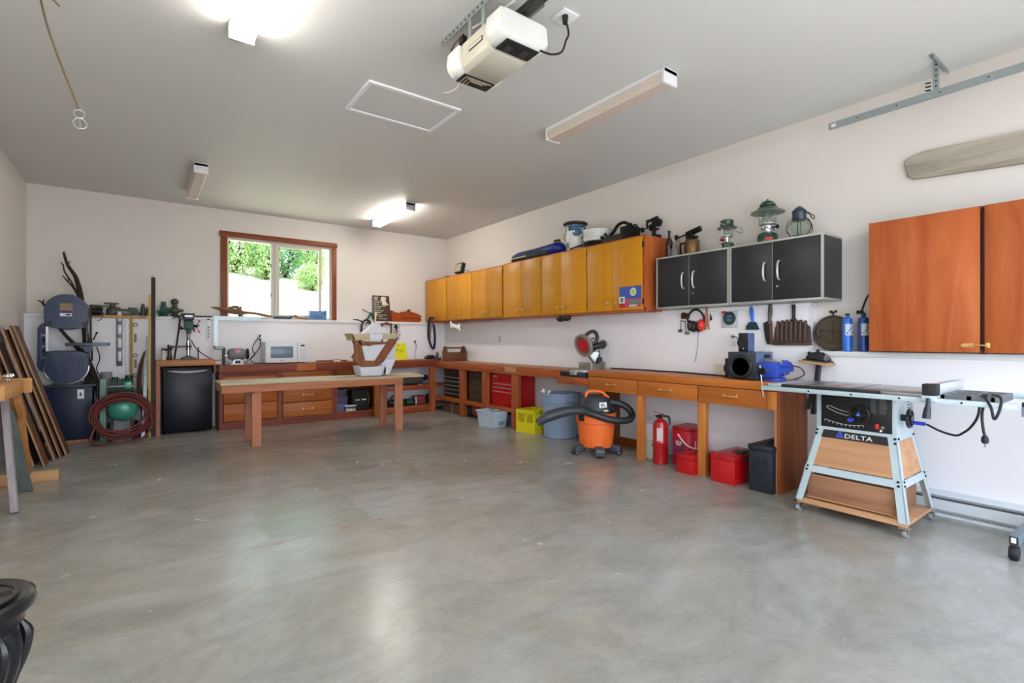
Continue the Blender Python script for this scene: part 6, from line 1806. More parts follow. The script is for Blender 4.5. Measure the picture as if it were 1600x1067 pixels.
# ---------------------------------------------------------------- on the right benches
t = thing('mitre_saw', 'mitre saw with its head swung up, on the platform between the benches', 'saw', (4.15, 4.15, 0.768))
ZP = 0.768
build('base', B().box(3.96, 4.34, 3.98, 4.36, ZP, ZP + 0.065, 0.01), dgrey, t)
build('turntable', B().lathe([(0.16, ZP + 0.065), (0.16, ZP + 0.082), (0.02, ZP + 0.083)], (4.15, 4.17, 0), 28), alum, t)
build('table_arm', B().box(3.935, 4.05, 4.11, 4.22, ZP + 0.03, ZP + 0.078, 0.006), alum, t)
build('mitre_handle', B().cyl((3.93, 4.20, ZP + 0.05), (3.90, 4.31, ZP + 0.05), 0.02, 0.024, 10), black, t)
build('fence', B().box(4.235, 4.255, 4.19, 4.36, ZP + 0.083, ZP + 0.165, 0.003).box(4.235, 4.265, 3.95, 4.13, ZP + 0.083, ZP + 0.185, 0.003), M('saw_fence', (150, 144, 136), 0.45, 0.5), t)
def disc(c, nrm, r_, th, n=28):
    c, nrm = Vector(c), Vector(nrm).normalized()
    return B().cyl(c - nrm * th / 2, c + nrm * th / 2, r_, n=n)
MO = Vector((4.155, 4.12, 1.10))
def mq(a, b_, c_=0.0):
    return MO + rgt * a + Vector((0, 0, b_)) + fwd * c_
def ms(pts, c0, c1):
    return B().hexa([mq(a, b_, c0) for a, b_ in pts] + [mq(a, b_, c1) for a, b_ in pts], 0.003)
build('pivot', ms([(0.085, -0.175), (0.165, -0.175), (0.155, -0.10), (0.11, -0.10)], -0.05, 0.03), blackiron, t)
label_part(build('arm', ms([(0.075, -0.165), (0.125, -0.05), (0.075, -0.025), (0.015, -0.08)], -0.02, 0.02), M('saw_arm', (206, 214, 212), 0.4, 0.2), t), 'pale ribbed lower arm')
for k in range(4):
    f = k / 4
    build('arm_rib', B().bar(mq(0.028 + 0.055 * f, -0.088 - 0.05 * f, 0.022), mq(0.075 + 0.045 * f, -0.035 - 0.02 * f, 0.022), 0.005, 0.006, fwd), alum, t)
build('link', B().bar(mq(-0.01, -0.075, 0.02), mq(0.06, -0.17, 0.02), 0.014, 0.014, fwd).bar(mq(0.125, -0.02), mq(0.135, -0.12), 0.012, 0.012, fwd), blackiron, t)
nb = (rgt * -0.79 + Vector((0, 0, -0.31)) + fwd * 0.53).normalized()
bc = mq(-0.06, 0.035)
gm = Matrix.Translation(bc) @ nb.to_track_quat('Z', 'X').to_matrix().to_4x4()
build('blade', disc(bc, nb, 0.118, 0.003, 36), M('blade_rose', (150, 110, 108), 0.35, 0.5), t)
label_part(build('blade_plate', disc(bc + nb * 0.004, nb, 0.075, 0.004, 28), M('blade_red', (206, 16, 40), 0.4), t), 'red blade face')
ug = B().lathe([(0.112, -0.02), (0.136, -0.02), (0.136, 0.012), (0.122, 0.016), (0.112, 0.012), (0.112, -0.02)], (0, 0, 0), 40, 2, False)
build('blade_guard', ug.xf(gm), M('guard_taupe', (160, 146, 138), 0.4, 0.3), t)
build('guard_back', B().cyl((0, 0, -0.026), (0, 0, -0.018), 0.125, n=36).xf(gm), M('guard_taupe', (160, 146, 138), 0.4, 0.3), t)
build('gear_housing', ms([(-0.04, -0.02), (0.08, -0.04), (0.10, 0.07), (-0.05, 0.11)], -0.05, 0.02), black, t)
dc = mq(0.15, 0.042)
build('motor', B().cyl(dc - nb * 0.04 + fwd * -0.03, dc + fwd * 0.05, 0.047, n=20).cyl(mq(0.05, 0.02), dc, 0.040, n=16), black, t)
build('grip', B().tube([mq(-0.045, 0.10), mq(-0.03, 0.155), mq(0.04, 0.20), mq(0.085, 0.185), mq(0.105, 0.135), mq(0.09, 0.08), mq(0.05, 0.05)], 0.021, 10, sub=4), black, t)
build('trigger_bar', B().bar(mq(-0.02, 0.085), mq(0.075, 0.125), 0.02, 0.02, fwd), dgrey, t)
solo('extension_cord', B().tube([(4.36, 3.96, 0.875), (4.33, 3.88, 0.875), (4.35, 3.70, 0.875), (4.37, 3.50, 0.875), (4.35, 3.25, 0.875), (4.36, 3.05, 0.875), (4.33, 2.90, 0.875), (4.30, 2.78, 0.875), (4.27, 2.66, 0.875), (4.22, 2.45, 0.875)], 0.0065, 8, sub=5), rubber, 'black cord lying along the back of the drawer bench', 'cord')

t = thing('subwoofer', 'black cube speaker with a large round ring on the drawer bench', 'speaker', (4.1, 2.25, 0.868))
sm = M('speaker_blue_lit', (92, 110, 140), 0.4)  # bluish light on the black cabinet's side is painted into this colour
build('front_baffle', B().box(4.014, 4.021, 2.075, 2.315, 0.875, 1.10, 0.003), M('baffle', (44, 50, 60), 0.4), t)
build('cabinet', B().box(4.02, 4.30, 2.075, 2.315, 0.875, 1.10, 0.006), sm, t)
build('cone_ring', B().ring((4.016, 2.205, 0.975), 0.088, 0.016, 0, 32, 10), black, t)
build('cone', B().cyl((4.021, 2.205, 0.975), (4.014, 2.205, 0.975), 0.078, n=28), ink, t)
for (x, y) in ((4.05, 2.10), (4.05, 2.29), (4.27, 2.10), (4.27, 2.29)):
    build('foot', B().cyl((x, y, 0.868), (x, y, 0.875), 0.012, n=10), black, t)
build('side_port', B().box(4.15, 4.25, 2.071, 2.076, 1.05, 1.08, 0.002), ink, t)
def sat(label, x, y, z, w_, hh):
    t_ = thing('satellite_speaker', label, 'speaker', (x, y, z))
    build('cabinet', B().box(x - 0.05, x + 0.06, y - w_ / 2, y + w_ / 2, z, z + hh, 0.006), M('speaker_side_blue_lit', (84, 104, 146), 0.4), t_)  # blue reflection on the black speaker's side is part of the cabinet colour
    build('front_grille', B().box(x - 0.054, x - 0.049, y - w_ / 2, y + w_ / 2, z, z + hh, 0.003), black, t_)
    build('driver', B().lathe([(0.004, 0.0), (0.03, 0.004), (0.046, 0.010), (0.05, 0.0)], (x - 0.062, y, z + hh * 0.48), 20, 0), ink, t_)
    return t_
s1 = sat('small black speaker standing on top of the cube speaker', 4.18, 2.243, 1.101, 0.085, 0.16)
build('power_light', B().cyl((4.128, 2.24, 1.13), (4.122, 2.24, 1.13), 0.005, n=8), EM('blue_led', (120, 150, 255), 3.0), s1)
s1 = sat('small black speaker lying behind the cube speaker at its left', 4.20, 2.38, 0.868, 0.08, 0.17)
t = thing('beige_box', 'flat beige box lying on the drawer bench left of the speakers', 'box', (4.3, 2.7, 0.868))
build('body', B().box(4.28, 4.40, 2.46, 2.60, 0.869, 0.955, 0.003), cream, t)
build('lid', B().box(4.277, 4.403, 2.457, 2.603, 0.955, 0.972, 0.003), cream, t)

t = thing('bench_vise', 'bright blue bench vise with a hanging steel handle at the bench end', 'vise', (4.1, 1.96, 0.868))
build('base', B().lathe([(0.085, 0.869), (0.085, 0.895), (0.06, 0.905), (0.05, 0.93)], (4.10, 1.97, 0), 20), viceblue, t)
build('body', B().box(4.05, 4.24, 1.91, 2.02, 0.915, 0.985, 0.010).box(4.10, 4.20, 1.90, 2.03, 0.985, 1.035, 0.006), viceblue, t)
build('anvil', B().prism([(4.20, 0.93), (4.34, 0.94), (4.34, 0.99), (4.30, 0.995), (4.29, 1.02), (4.20, 1.03)], 1.92, 2.01, 'y', 0.006), viceblue, t)
build('moving_jaw', B().box(3.99, 4.07, 1.90, 2.03, 0.90, 1.025, 0.008), viceblue, t)
build('jaw_plate', B().box(4.071, 4.082, 1.90, 2.03, 1.0, 1.042, 0.001).box(4.086, 4.097, 1.90, 2.03, 1.0, 1.042, 0.001), steel, t)
build('screw', B().cyl((3.90, 1.965, 0.955), (4.0, 1.965, 0.955), 0.018, n=14), steel, t)
build('screw_head', B().cyl((3.875, 1.965, 0.955), (3.905, 1.965, 0.955), 0.026, n=14), blackiron, t)
build('handle', B().cyl((3.888, 1.978, 0.995), (3.888, 1.95, 0.76), 0.006, n=10).ell((3.888, 1.978, 0.995), (0.010, 0.010, 0.010), 10, 6).ell((3.888, 1.95, 0.76), (0.010, 0.010, 0.010), 10, 6), steel, t)
build('clamp_bolt', B().cyl((4.10, 1.885, 0.925), (4.10, 1.915, 0.925), 0.014, n=10), steel, t)
solo('loose_wire', B().tube([(4.30, 1.93, 0.99), (4.36, 1.88, 0.97), (4.385, 1.86, 0.92), (4.36, 1.885, 0.89), (4.28, 1.895, 0.88)], 0.0045, 6, sub=5), rubber, 'dark wire looping behind the blue vise', 'wire')

# ---------------------------------------------------------------- hung on the right wall below the black cabinets
XH = 4.428
t = thing('ear_muffs', 'red and black ear defenders hanging on the wall under the black cabinets', 'ear muffs', (4.40, 2.88, 1.30))
build('headband', B().tube([(4.40, 2.80, 1.345), (4.40, 2.785, 1.42), (4.40, 2.83, 1.485), (4.40, 2.877, 1.503), (4.40, 2.925, 1.485), (4.40, 2.97, 1.42), (4.40, 2.945, 1.345)], 0.010, 8, sub=5), rubber, t)
build('cushion', B().ell((4.40, 2.845, 1.335), (0.03, 0.032, 0.058), 16, 10), black, t)
build('ear_cup', B().ell((4.39, 2.812, 1.345), (0.035, 0.035, 0.060), 16, 10), M('muff_red', (220, 40, 30), 0.35), t)
build('cushion', B().ell((4.40, 2.900, 1.335), (0.03, 0.032, 0.058), 16, 10), black, t)
build('ear_cup', B().ell((4.39, 2.935, 1.345), (0.03, 0.030, 0.056), 16, 10), M('muff_dark', (38, 30, 30), 0.4), t)
build('nail', B().cyl((XH, 2.865, 1.492), (4.395, 2.865, 1.492), 0.006, n=8), steel, t)
t = thing('hole_punch_set', 'small wooden block with a round black tool hung left of the ear defenders', 'tool', (4.41, 3.01, 1.44))
build('block', B().box(4.418, XH, 2.965, 3.06, 1.415, 1.495, 0.002), toolwood, t)
build('ring', B().ring((4.41, 3.02, 1.455), 0.022, 0.006, 0, 18, 6), blackiron, t)
t = thing('ladle_set', 'two small dark long-handled ladles hanging on the wall', 'ladles', (4.41, 3.05, 1.27))
build('rail', B().cyl((4.415, 3.06, 1.40), (4.415, 3.0, 1.385), 0.004, n=8), blackiron, t)
build('ladle', B().cyl((4.415, 3.055, 1.40), (4.415, 3.06, 1.31), 0.0035, n=8).ell((4.412, 3.062, 1.295), (0.014, 0.026, 0.016), 12, 7), bronze, t)
build('ladle', B().cyl((4.415, 3.01, 1.388), (4.415, 3.0, 1.285), 0.0035, n=8).ell((4.412, 2.985, 1.270), (0.014, 0.032, 0.016), 12, 7), mgrey, t)
t = thing('push_sticks', 'pair of pale wooden push sticks with a small black clip hanging on the wall', 'sticks', (4.41, 2.76, 1.30))
build('stick', B().bar((4.42, 2.775, 1.515), (4.42, 2.745, 1.305), 0.022, 0.010, (0, 1, 0), 0.003), pine_z, t)
build('stick', B().bar((4.408, 2.755, 1.51), (4.408, 2.78, 1.30), 0.022, 0.010, (0, 1, 0), 0.003), pine_z, t)
build('clip', B().prism([(2.73, 1.46), (2.71, 1.40), (2.735, 1.385)], 4.415, 4.422, 'x'), black, t)
t = thing('saw_blade_pack', 'round saw blade in a red and white card pack hanging on the wall', 'blade pack', (4.42, 2.535, 1.32))
build('card', B().box(4.42, 4.4275, 2.455, 2.618, 1.318, 1.512, 0.002), M('pack_grey', (196, 200, 206), 0.4), t)
build('card_header', B().prism([(2.462, 1.508), (2.61, 1.508), (2.61, 1.45), (2.585, 1.45), (2.50, 1.488), (2.462, 1.488)], 4.4175, 4.4205, 'x'), M('pack_red', (206, 30, 40), 0.45), t)
build('blade', B().lathe([(0.012, 4.4165), (0.062, 4.4165), (0.064, 4.4195), (0.012, 4.4195)], (0, 2.537, 1.405), 32, 0, False), M('blade_dark', (70, 84, 92), 0.35, 0.6), t)
build('blade_hub', B().lathe([(0.010, 4.4155), (0.030, 4.4155), (0.032, 4.417)], (0, 2.537, 1.405), 24, 0), M('hub_blue', (60, 120, 140), 0.4), t)
build('hub_band', B().box(4.414, 4.4155, 2.505, 2.57, 1.40, 1.412), ink, t)
b = B()
for k in range(6):
    b.box(4.4165, 4.418, 2.535 + k * 0.012, 2.543 + k * 0.012, 1.462 + 0.004 * k, 1.474 + 0.004 * k)
build('card_letter', b, paper, t)['kind'] = 'stuff'
t = thing('wall_outlet', 'white wall outlet with a grey plug above the cube speaker', 'outlet', (4.425, 2.475, 1.15))
build('cover_plate', B().box(4.422, 4.43, 2.46, 2.53, 1.145, 1.262, 0.002), paper, t)
build('plug', B().cyl((4.422, 2.495, 1.232), (4.40, 2.495, 1.232), 0.014, n=10), mgrey, t)
build('socket_slot', B().box(4.4205, 4.4225, 2.478, 2.482, 1.17, 1.185).box(4.4205, 4.4225, 2.498, 2.502, 1.17, 1.185).box(4.4205, 4.4225, 2.487, 2.493, 1.155, 1.161), ink, t)
build('power_cord', B().tube([(4.40, 2.495, 1.232), (4.36, 2.45, 1.235), (4.33, 2.40, 1.21), (4.32, 2.36, 1.15)], 0.005, 6, sub=4), mgrey, t)
t = thing('bench_brush', 'blue-handled hand brush hanging on the wall behind the speakers', 'brush', (4.41, 2.31, 1.29))
build('handle', B().tube([(4.415, 2.318, 1.505), (4.41, 2.318, 1.46), (4.41, 2.312, 1.40), (4.41, 2.308, 1.355)], 0.013, 8, sub=4, radii=[0.012, 0.018, 0.013, 0.010]), M('brush_blue', (36, 108, 214), 0.4), t)
build('head', B().prism([(2.37, 1.295), (2.362, 1.335), (2.335, 1.365), (2.28, 1.362), (2.252, 1.295)], 4.40, 4.424, 'x', 0.003), M('bristle_navy', (30, 54, 70), 0.8), t)
build('nail', B().cyl((XH, 2.318, 1.498), (4.40, 2.318, 1.498), 0.005, n=8), steel, t)
t = thing('counter_brush', 'worn brush with black bristles and a wooden handle hanging beside the ribbed dustpan', 'brush', (4.41, 2.16, 1.16))
build('handle', B().tube([(4.415, 2.150, 1.51), (4.41, 2.150, 1.44), (4.41, 2.155, 1.38), (4.41, 2.155, 1.34)], 0.016, 8, sub=4, radii=[0.018, 0.019, 0.014, 0.018]), M('grip_grey', (92, 84, 76), 0.7), t)
build('back', B().bar((4.414, 2.150, 1.37), (4.414, 2.145, 1.165), 0.022, 0.022, (0, 1, 0), 0.004), toolwood, t)
bp = [(2.157, 1.375), (2.185, 1.36), (2.208, 1.35), (2.205, 1.30), (2.198, 1.24), (2.188, 1.20), (2.175, 1.165), (2.157, 1.165)]
build('bristles', B().prism(bp, 4.402, 4.424, 'x', 0.002).jit(0.002, 9), M('bristle_black', (34, 32, 34), 0.9), t)
t = thing('dust_pan', 'dark brown ribbed metal dustpan hanging on the wall', 'dustpan', (4.40, 1.94, 1.155))
pan = M('pan_brown', (84, 64, 56), 0.55, 0.3, 0.15)
build('pan', B().prism([(2.128, 1.158), (1.815, 1.158), (1.826, 1.31), (1.87, 1.345), (1.90, 1.36), (2.04, 1.36), (2.085, 1.34), (2.11, 1.31)], 4.405, 4.424, 'x', 0.003), pan, t)
for k in range(7):
    y = 2.082 - k * 0.037
    zt = 1.345 + 0.016 * math.sin(pi * (k + 0.5) / 7)
    build('rib', B().tube([(4.405, y + 0.004, 1.19), (4.400, y + 0.004, 1.21), (4.400, y, zt - 0.02), (4.408, y, zt + 0.01)], 0.013, 8, sub=2), pan, t)
build('lip', B().bar((4.408, 2.128, 1.166), (4.408, 1.815, 1.166), 0.022, 0.018, (1, 0, 0), 0.003), pan, t)
build('handle', B().tube([(4.41, 1.955, 1.36), (4.408, 1.955, 1.39), (4.405, 1.953, 1.42), (4.405, 1.953, 1.50)], 0.013, 8, sub=3, radii=[0.026, 0.014, 0.014, 0.016]), ink, t)
t = thing('wall_outlet', 'small white wall outlet high above the tool chest bench', 'outlet', (4.425, 6.3, 1.16))
build('cover_plate', B().box(4.423, 4.43, 6.265, 6.335, 1.16, 1.275, 0.002), paper, t)
build('socket_slot', B().box(4.4215, 4.4235, 6.285, 6.315, 1.175, 1.205, 0.001), mgrey, t)
build('socket_slot', B().box(4.4215, 4.4235, 6.285, 6.315, 1.225, 1.255, 0.001), mgrey, t)
solo('hanging_string', B().tube([(4.424, 2.865, 1.29), (4.424, 2.868, 1.18), (4.422, 2.885, 1.05), (4.422, 2.90, 0.985)], 0.0022, 5, sub=4), mgrey, 'thin grey string hanging down the wall below the ear defenders', 'string')

# ---------------------------------------------------------------- low ledge at the right: disc, gas bottles, little shelf
t = thing('iron_disc', 'round brown cast disc with a wing nut leaning on the low ledge', 'disc', (4.48, 1.70, 1.11))
dm = M('disc_brown', (84, 74, 60), 0.6, 0.35, 0.25, 30, 0.25)
DT = Matrix.Translation((4.512, 1.70, 1.258)) @ Matrix.Rotation(R(6), 4, 'Y')
def db(b):
    return b.xf(DT)
build('plate', db(B().lathe([(0.02, 0.0), (0.142, 0.0), (0.146, 0.006), (0.142, 0.02), (0.02, 0.02)], (0, 0, 0), 36, 0)), dm, t)
build('rim', db(B().ring((-0.004, 0, 0), 0.136, 0.009, 0, 36, 8)), dm, t)
build('cross_rib', db(B().bar((-0.006, -0.11, 0.02), (-0.006, 0.11, 0.02), 0.012, 0.006, (0, 0, 1)).bar((-0.006, 0.0, -0.06), (-0.006, 0.0, 0.09), 0.012, 0.006, (0, 1, 0))), dm, t)
build('curved_rib', db(B().ring((-0.006, 0, 0.02), 0.095, 0.008, 0, 20, 8, R(200), R(330))), agedbrass, t)
build('clamp', db(B().tube([(-0.012, 0.10, 0.04), (-0.02, 0.105, 0.0), (-0.016, 0.085, -0.03)], 0.010, 8, sub=3)), dm, t)
build('wing_nut', db(B().cyl((0.0, 0.0, 0.135), (0.0, 0.0, 0.165), 0.006, n=8).ell((0, -0.018, 0.176), (0.006, 0.012, 0.010), 10, 6).ell((0, 0.018, 0.176), (0.006, 0.012, 0.010), 10, 6).bar((0, -0.015, 0.17), (0, 0.015, 0.17), 0.008, 0.010)), blackiron, t)

def bottle(label, y, x, mat, hose_):
    z = 1.111
    t_ = thing('gas_bottle', label, 'gas bottle', (x, y, z), 'blue torch gas bottles')
    build('cylinder', B().lathe([(0.030, z), (0.036, z + 0.005), (0.036, z + 0.225), (0.030, z + 0.252), (0.018, z + 0.262), (0.014, z + 0.28)], (x, y, 0), 24), mat, t_)
    b = B()
    for k in range(8):
        a0, a1 = R(175 + k * 13), R(188 + k * 13)
        c0, c1 = Vector((math.cos(a0), math.sin(a0), 0)), Vector((math.cos(a1), math.sin(a1), 0))
        o_ = Vector((x, y, z))
        b.hexa([o_ + c0 * 0.0355 + Vector((0, 0, 0.125)), o_ + c1 * 0.0355 + Vector((0, 0, 0.125)), o_ + c1 * 0.0368 + Vector((0, 0, 0.125)), o_ + c0 * 0.0368 + Vector((0, 0, 0.125)),
                o_ + c0 * 0.0355 + Vector((0, 0, 0.215)), o_ + c1 * 0.0355 + Vector((0, 0, 0.215)), o_ + c1 * 0.0368 + Vector((0, 0, 0.215)), o_ + c0 * 0.0368 + Vector((0, 0, 0.215))])
    lb_ = build('label', b, M('gas_label', (206, 214, 224), 0.4, 0, 0.12, 80), t_)
    o_ = Vector((x, y, z))
    b = B()
    for k in range(4):
        a = R(200 + k * 18)
        c0 = Vector((math.cos(a), math.sin(a), 0)) * 0.0372
        b.obox(o_ + c0 + Vector((0, 0, 0.145 + 0.018 * (k % 3))), (0.006, 0.010, 0.012), (0, 0, a))
    build('label_print', b, propane if not hose_ else mgrey, lb_)['kind'] = 'stuff'
    build('collar', B().lathe([(0.030, z + 0.240), (0.034, z + 0.244), (0.034, z + 0.256), (0.024, z + 0.262)], (x, y, 0), 20), mat, t_)
    build('valve_cap', B().cyl((x, y, z + 0.275), (x, y, z + 0.298), 0.014, n=14), ink, t_)
    if hose_:
        build('torch_tube', B().tube([(x, y, z + 0.295), (x - 0.01, y + 0.005, z + 0.32), (x - 0.01, y - 0.002, z + 0.35), (x - 0.005, y - 0.022, z + 0.41), (x, y - 0.045, z + 0.45)], 0.007, 8, sub=4), ink, t_)
        build('valve_knob', B().cyl((x, y + 0.005, z + 0.305), (x, y + 0.045, z + 0.305), 0.014, n=12), blackiron, t_)
bottle('bright blue gas bottle with a pale label standing in front of the iron disc', 1.569, 4.447, propane, False)
bottle('darker blue gas bottle with a black torch tube beside the orange cabinet', 1.460, 4.447, propane2, True)
t = thing('bracket_shelf', 'small wooden shelf board on a black bracket below the low ledge', 'shelf', (4.33, 1.76, 0.72))
build('board', B().hexa([(4.24, 1.645, 1.0), (4.428, 1.645, 1.0), (4.428, 1.845, 1.022), (4.24, 1.845, 1.022), (4.24, 1.645, 1.017), (4.428, 1.645, 1.017), (4.428, 1.845, 1.04), (4.24, 1.845, 1.04)], 0.002), pine_y, t)
build('bracket', B().bar((4.37, 1.745, 1.005), (4.37, 1.785, 0.60), 0.026, 0.05, (1, 0, 0)), black, t)
t = thing('black_sander', 'shiny black domed tool resting on the small wooden shelf', 'tool', (4.33, 1.74, 1.03))
prof = [(1.655, 1.030), (1.815, 1.047), (1.80, 1.075), (1.77, 1.10), (1.735, 1.108), (1.70, 1.095), (1.67, 1.065)]
build('shell', B().prism(prof, 4.275, 4.40, 'x', 0.010), M('gloss_black', (20, 22, 26), 0.15, coat=0.5), t)
build('top_knob', B().cyl((4.33, 1.735, 1.105), (4.33, 1.735, 1.125), 0.012, n=10).ell((4.33, 1.80, 1.095), (0.012, 0.014, 0.012), 10, 6), ink, t)
build('sole', B().hexa([(4.265, 1.652, 1.018), (4.41, 1.652, 1.018), (4.41, 1.822, 1.036), (4.265, 1.822, 1.036), (4.265, 1.652, 1.030), (4.41, 1.652, 1.030), (4.41, 1.822, 1.049), (4.265, 1.822, 1.049)]), dgrey, t)

# ---------------------------------------------------------------- on top of the wall cabinets
t = thing('flood_lamp', 'small black-framed flood lamp on the yellow cabinet near the corner', 'lamp', (4.25, 7.2, 2.276))
build('stand', B().box(4.20, 4.32, 7.08, 7.34, 2.276, 2.29, 0.004).tube([(4.26, 7.31, 2.29), (4.26, 7.33, 2.40), (4.26, 7.11, 2.40), (4.26, 7.09, 2.29)], 0.006, 6), black, t)
build('lamp_box', B().obox((4.255, 7.22, 2.405), (0.07, 0.22, 0.17), (0, 0.2, 0), 0.008), black, t)
label_part(build('lens', B().obox((4.219, 7.22, 2.413), (0.005, 0.18, 0.13), (0, 0.2, 0), 0.001), M('lens_beige', (176, 164, 132), 0.2), t), 'beige glass lens')
build('power_cord', B().tube([(4.29, 7.12, 2.36), (4.32, 7.02, 2.34), (4.30, 6.92, 2.29), (4.27, 6.80, 2.282)], 0.005, 6, sub=4), rubber, t)
solo('remote_block', B().box(4.15, 4.21, 7.42, 7.58, 2.276, 2.295, 0.003), black, 'small flat black block on the yellow cabinet left of the flood lamp', 'block')

t = thing('sail_bag', 'long blue and dark green padded bag lying on the yellow cabinets', 'bag', (4.28, 5.1, 2.286))
bl = M('bag_blue', (28, 42, 128), 0.5, 0, 0.15, 30, 0.3)
def loft(stations, n=18):
    """closed body through elliptical sections: (y, x centre, z centre, half width, half height)"""
    b = B()
    rings = []
    for (y, xc, zc, a, c_) in stations:
        rings.append([b.bm.verts.new((xc + a * math.cos(2 * pi * k / n), y, zc + c_ * math.sin(2 * pi * k / n))) for k in range(n)])
    for A, C in zip(rings, rings[1:]):
        for k in range(n):
            b.bm.faces.new((A[k], A[(k + 1) % n], C[(k + 1) % n], C[k]))
    b.bm.faces.new(rings[0][::-1])
    b.bm.faces.new(rings[-1])
    return b
build('body', loft([(5.70, 4.28, 2.355, 0.05, 0.035), (5.67, 4.28, 2.36, 0.09, 0.06), (5.55, 4.28, 2.362, 0.12, 0.073), (5.2, 4.29, 2.366, 0.13, 0.078), (4.9, 4.29, 2.372, 0.13, 0.083), (4.76, 4.28, 2.376, 0.12, 0.086), (4.69, 4.28, 2.37, 0.05, 0.05)]).jit(0.003, 2), bl, t)
build('side_panel', loft([(5.69, 4.215, 2.325, 0.02, 0.022), (5.6, 4.195, 2.335, 0.035, 0.040), (5.3, 4.185, 2.338, 0.042, 0.046), (5.0, 4.182, 2.338, 0.042, 0.046), (4.86, 4.19, 2.335, 0.03, 0.036)], 12), M('bag_green', (40, 48, 40), 0.7), t)
b = B()
for k in range(9):
    y = 5.58 - k * 0.035
    b.obox((4.1415 + 0.002 * k / 9, y, 2.338), (0.003, 0.022, 0.018), (0.3, 0, 0))
build('lettering', b, M('letter_cream', (196, 190, 150), 0.6), t)['kind'] = 'stuff'
build('strap', B().tube([(4.20, 4.78, 2.46), (4.24, 4.72, 2.475), (4.20, 4.67, 2.45)], 0.012, 6, sub=3), rubber, t)

enam = M('enamel_white', (226, 226, 222), 0.25, coat=0.3)
enb = M('enamel_blue', (54, 96, 132), 0.3, coat=0.3)
ZY = 2.286
t = thing('enamel_pail', 'tall white enamel pail with blue chips and a pierced dark rim on the yellow cabinets', 'pail', (4.33, 4.52, ZY))
PX, PY = 4.33, 4.52
def chip_mat():
    m, n, l, p = newmat('chipped_enamel')
    t_ = n.new('ShaderNodeTexCoord')
    z_ = n.new('ShaderNodeTexNoise')
    z_.inputs['Scale'].default_value = 9
    z_.inputs['Detail'].default_value = 5
    l.new(t_.outputs['Object'], z_.inputs['Vector'])
    sp_ = n.new('ShaderNodeSeparateXYZ')
    l.new(t_.outputs['Object'], sp_.inputs[0])
    ad = n.new('ShaderNodeMath')
    ad.operation = 'MULTIPLY_ADD'
    ad.inputs[1].default_value = 1.6
    l.new(sp_.outputs[2], ad.inputs[0])
    l.new(z_.outputs['Fac'], ad.inputs[2])
    r_ = n.new('ShaderNodeValToRGB')
    r_.color_ramp.interpolation = 'CONSTANT'
    r_.color_ramp.elements[0].color = lin((228, 228, 224))
    r_.color_ramp.elements[1].position = 0.90
    r_.color_ramp.elements[1].color = lin((54, 96, 132))
    l.new(ad.outputs[0], r_.inputs[0])
    l.new(r_.outputs[0], p.inputs['Base Color'])
    p.inputs['Roughness'].default_value = 0.28
    return m
build('body', B().lathe([(0.095, ZY), (0.10, ZY + 0.01), (0.115, ZY + 0.15), (0.118, ZY + 0.25), (0.122, ZY + 0.345), (0.128, ZY + 0.35), (0.118, ZY + 0.352), (0.09, ZY + 0.03), (0.0, ZY + 0.03)], (PX, PY, 0), 32, 2, False), chip_mat(), t)
b = B()
for r_ in range(2):
    for k in range(22):
        a = 2 * pi * (k + 0.5 * r_) / 22
        p = Vector((PX + 0.1215 * math.cos(a), PY + 0.1215 * math.sin(a), ZY + 0.275 + 0.03 * r_))
        b.obox(p, (0.004, 0.012, 0.014), (R(45), 0, a))
build('pierced_hole', b, ink, t)['kind'] = 'stuff'
build('rim', B().lathe([(0.12, ZY + 0.338), (0.152, ZY + 0.352), (0.155, ZY + 0.36), (0.15, ZY + 0.372), (0.10, ZY + 0.385), (0.04, ZY + 0.39)], (PX, PY, 0), 32), M('rim_brown', (74, 54, 44), 0.45, 0.3), t)
build('wire_handle', B().tube([(PX, PY + 0.125, ZY + 0.30), (PX - 0.03, PY + 0.16, ZY + 0.26), (PX - 0.05, PY + 0.155, ZY + 0.20), (PX - 0.06, PY + 0.12, ZY + 0.17)], 0.004, 6, sub=4), agedbrass, t)
build('patch', B().obox((PX - 0.108, PY + 0.03, ZY + 0.085), (0.006, 0.062, 0.075), (0, 0.06, -0.2), 0.001), M('patch_slate', (96, 112, 128), 0.5), t)
t = thing('enamel_colander', 'white enamel colander pot with pierced dots tilted on a dark pan', 'colander', (4.36, 4.16, ZY))
CXp, CYp = 4.36, 4.18
build('pot', B().lathe([(0.12, ZY + 0.075), (0.155, ZY + 0.09), (0.168, ZY + 0.13), (0.170, ZY + 0.215), (0.178, ZY + 0.222), (0.165, ZY + 0.225), (0.15, ZY + 0.10), (0.0, ZY + 0.09)], (CXp, CYp, 0), 32, 2, False), enam, t)
b = B()
for r_ in range(4):
    for k in range(14):
        a = R(120 + k * 9 + 4.5 * (r_ % 2))
        p = Vector((CXp + 0.170 * math.cos(a), CYp + 0.170 * math.sin(a), ZY + 0.125 + 0.024 * r_))
        b.obox(p, (0.004, 0.007, 0.007), (0, 0, a))
build('pierced_hole', b, ink, t)['kind'] = 'stuff'
build('lug', B().tube([(CXp - 0.03, CYp + 0.165, ZY + 0.16), (CXp - 0.04, CYp + 0.20, ZY + 0.165), (CXp - 0.075, CYp + 0.185, ZY + 0.165), (CXp - 0.08, CYp + 0.15, ZY + 0.16)], 0.009, 6, sub=3), agedbrass, t)
build('top_lug', B().cyl((CXp, CYp + 0.17, ZY + 0.22), (CXp, CYp + 0.175, ZY + 0.255), 0.010, n=8), agedbrass, t)
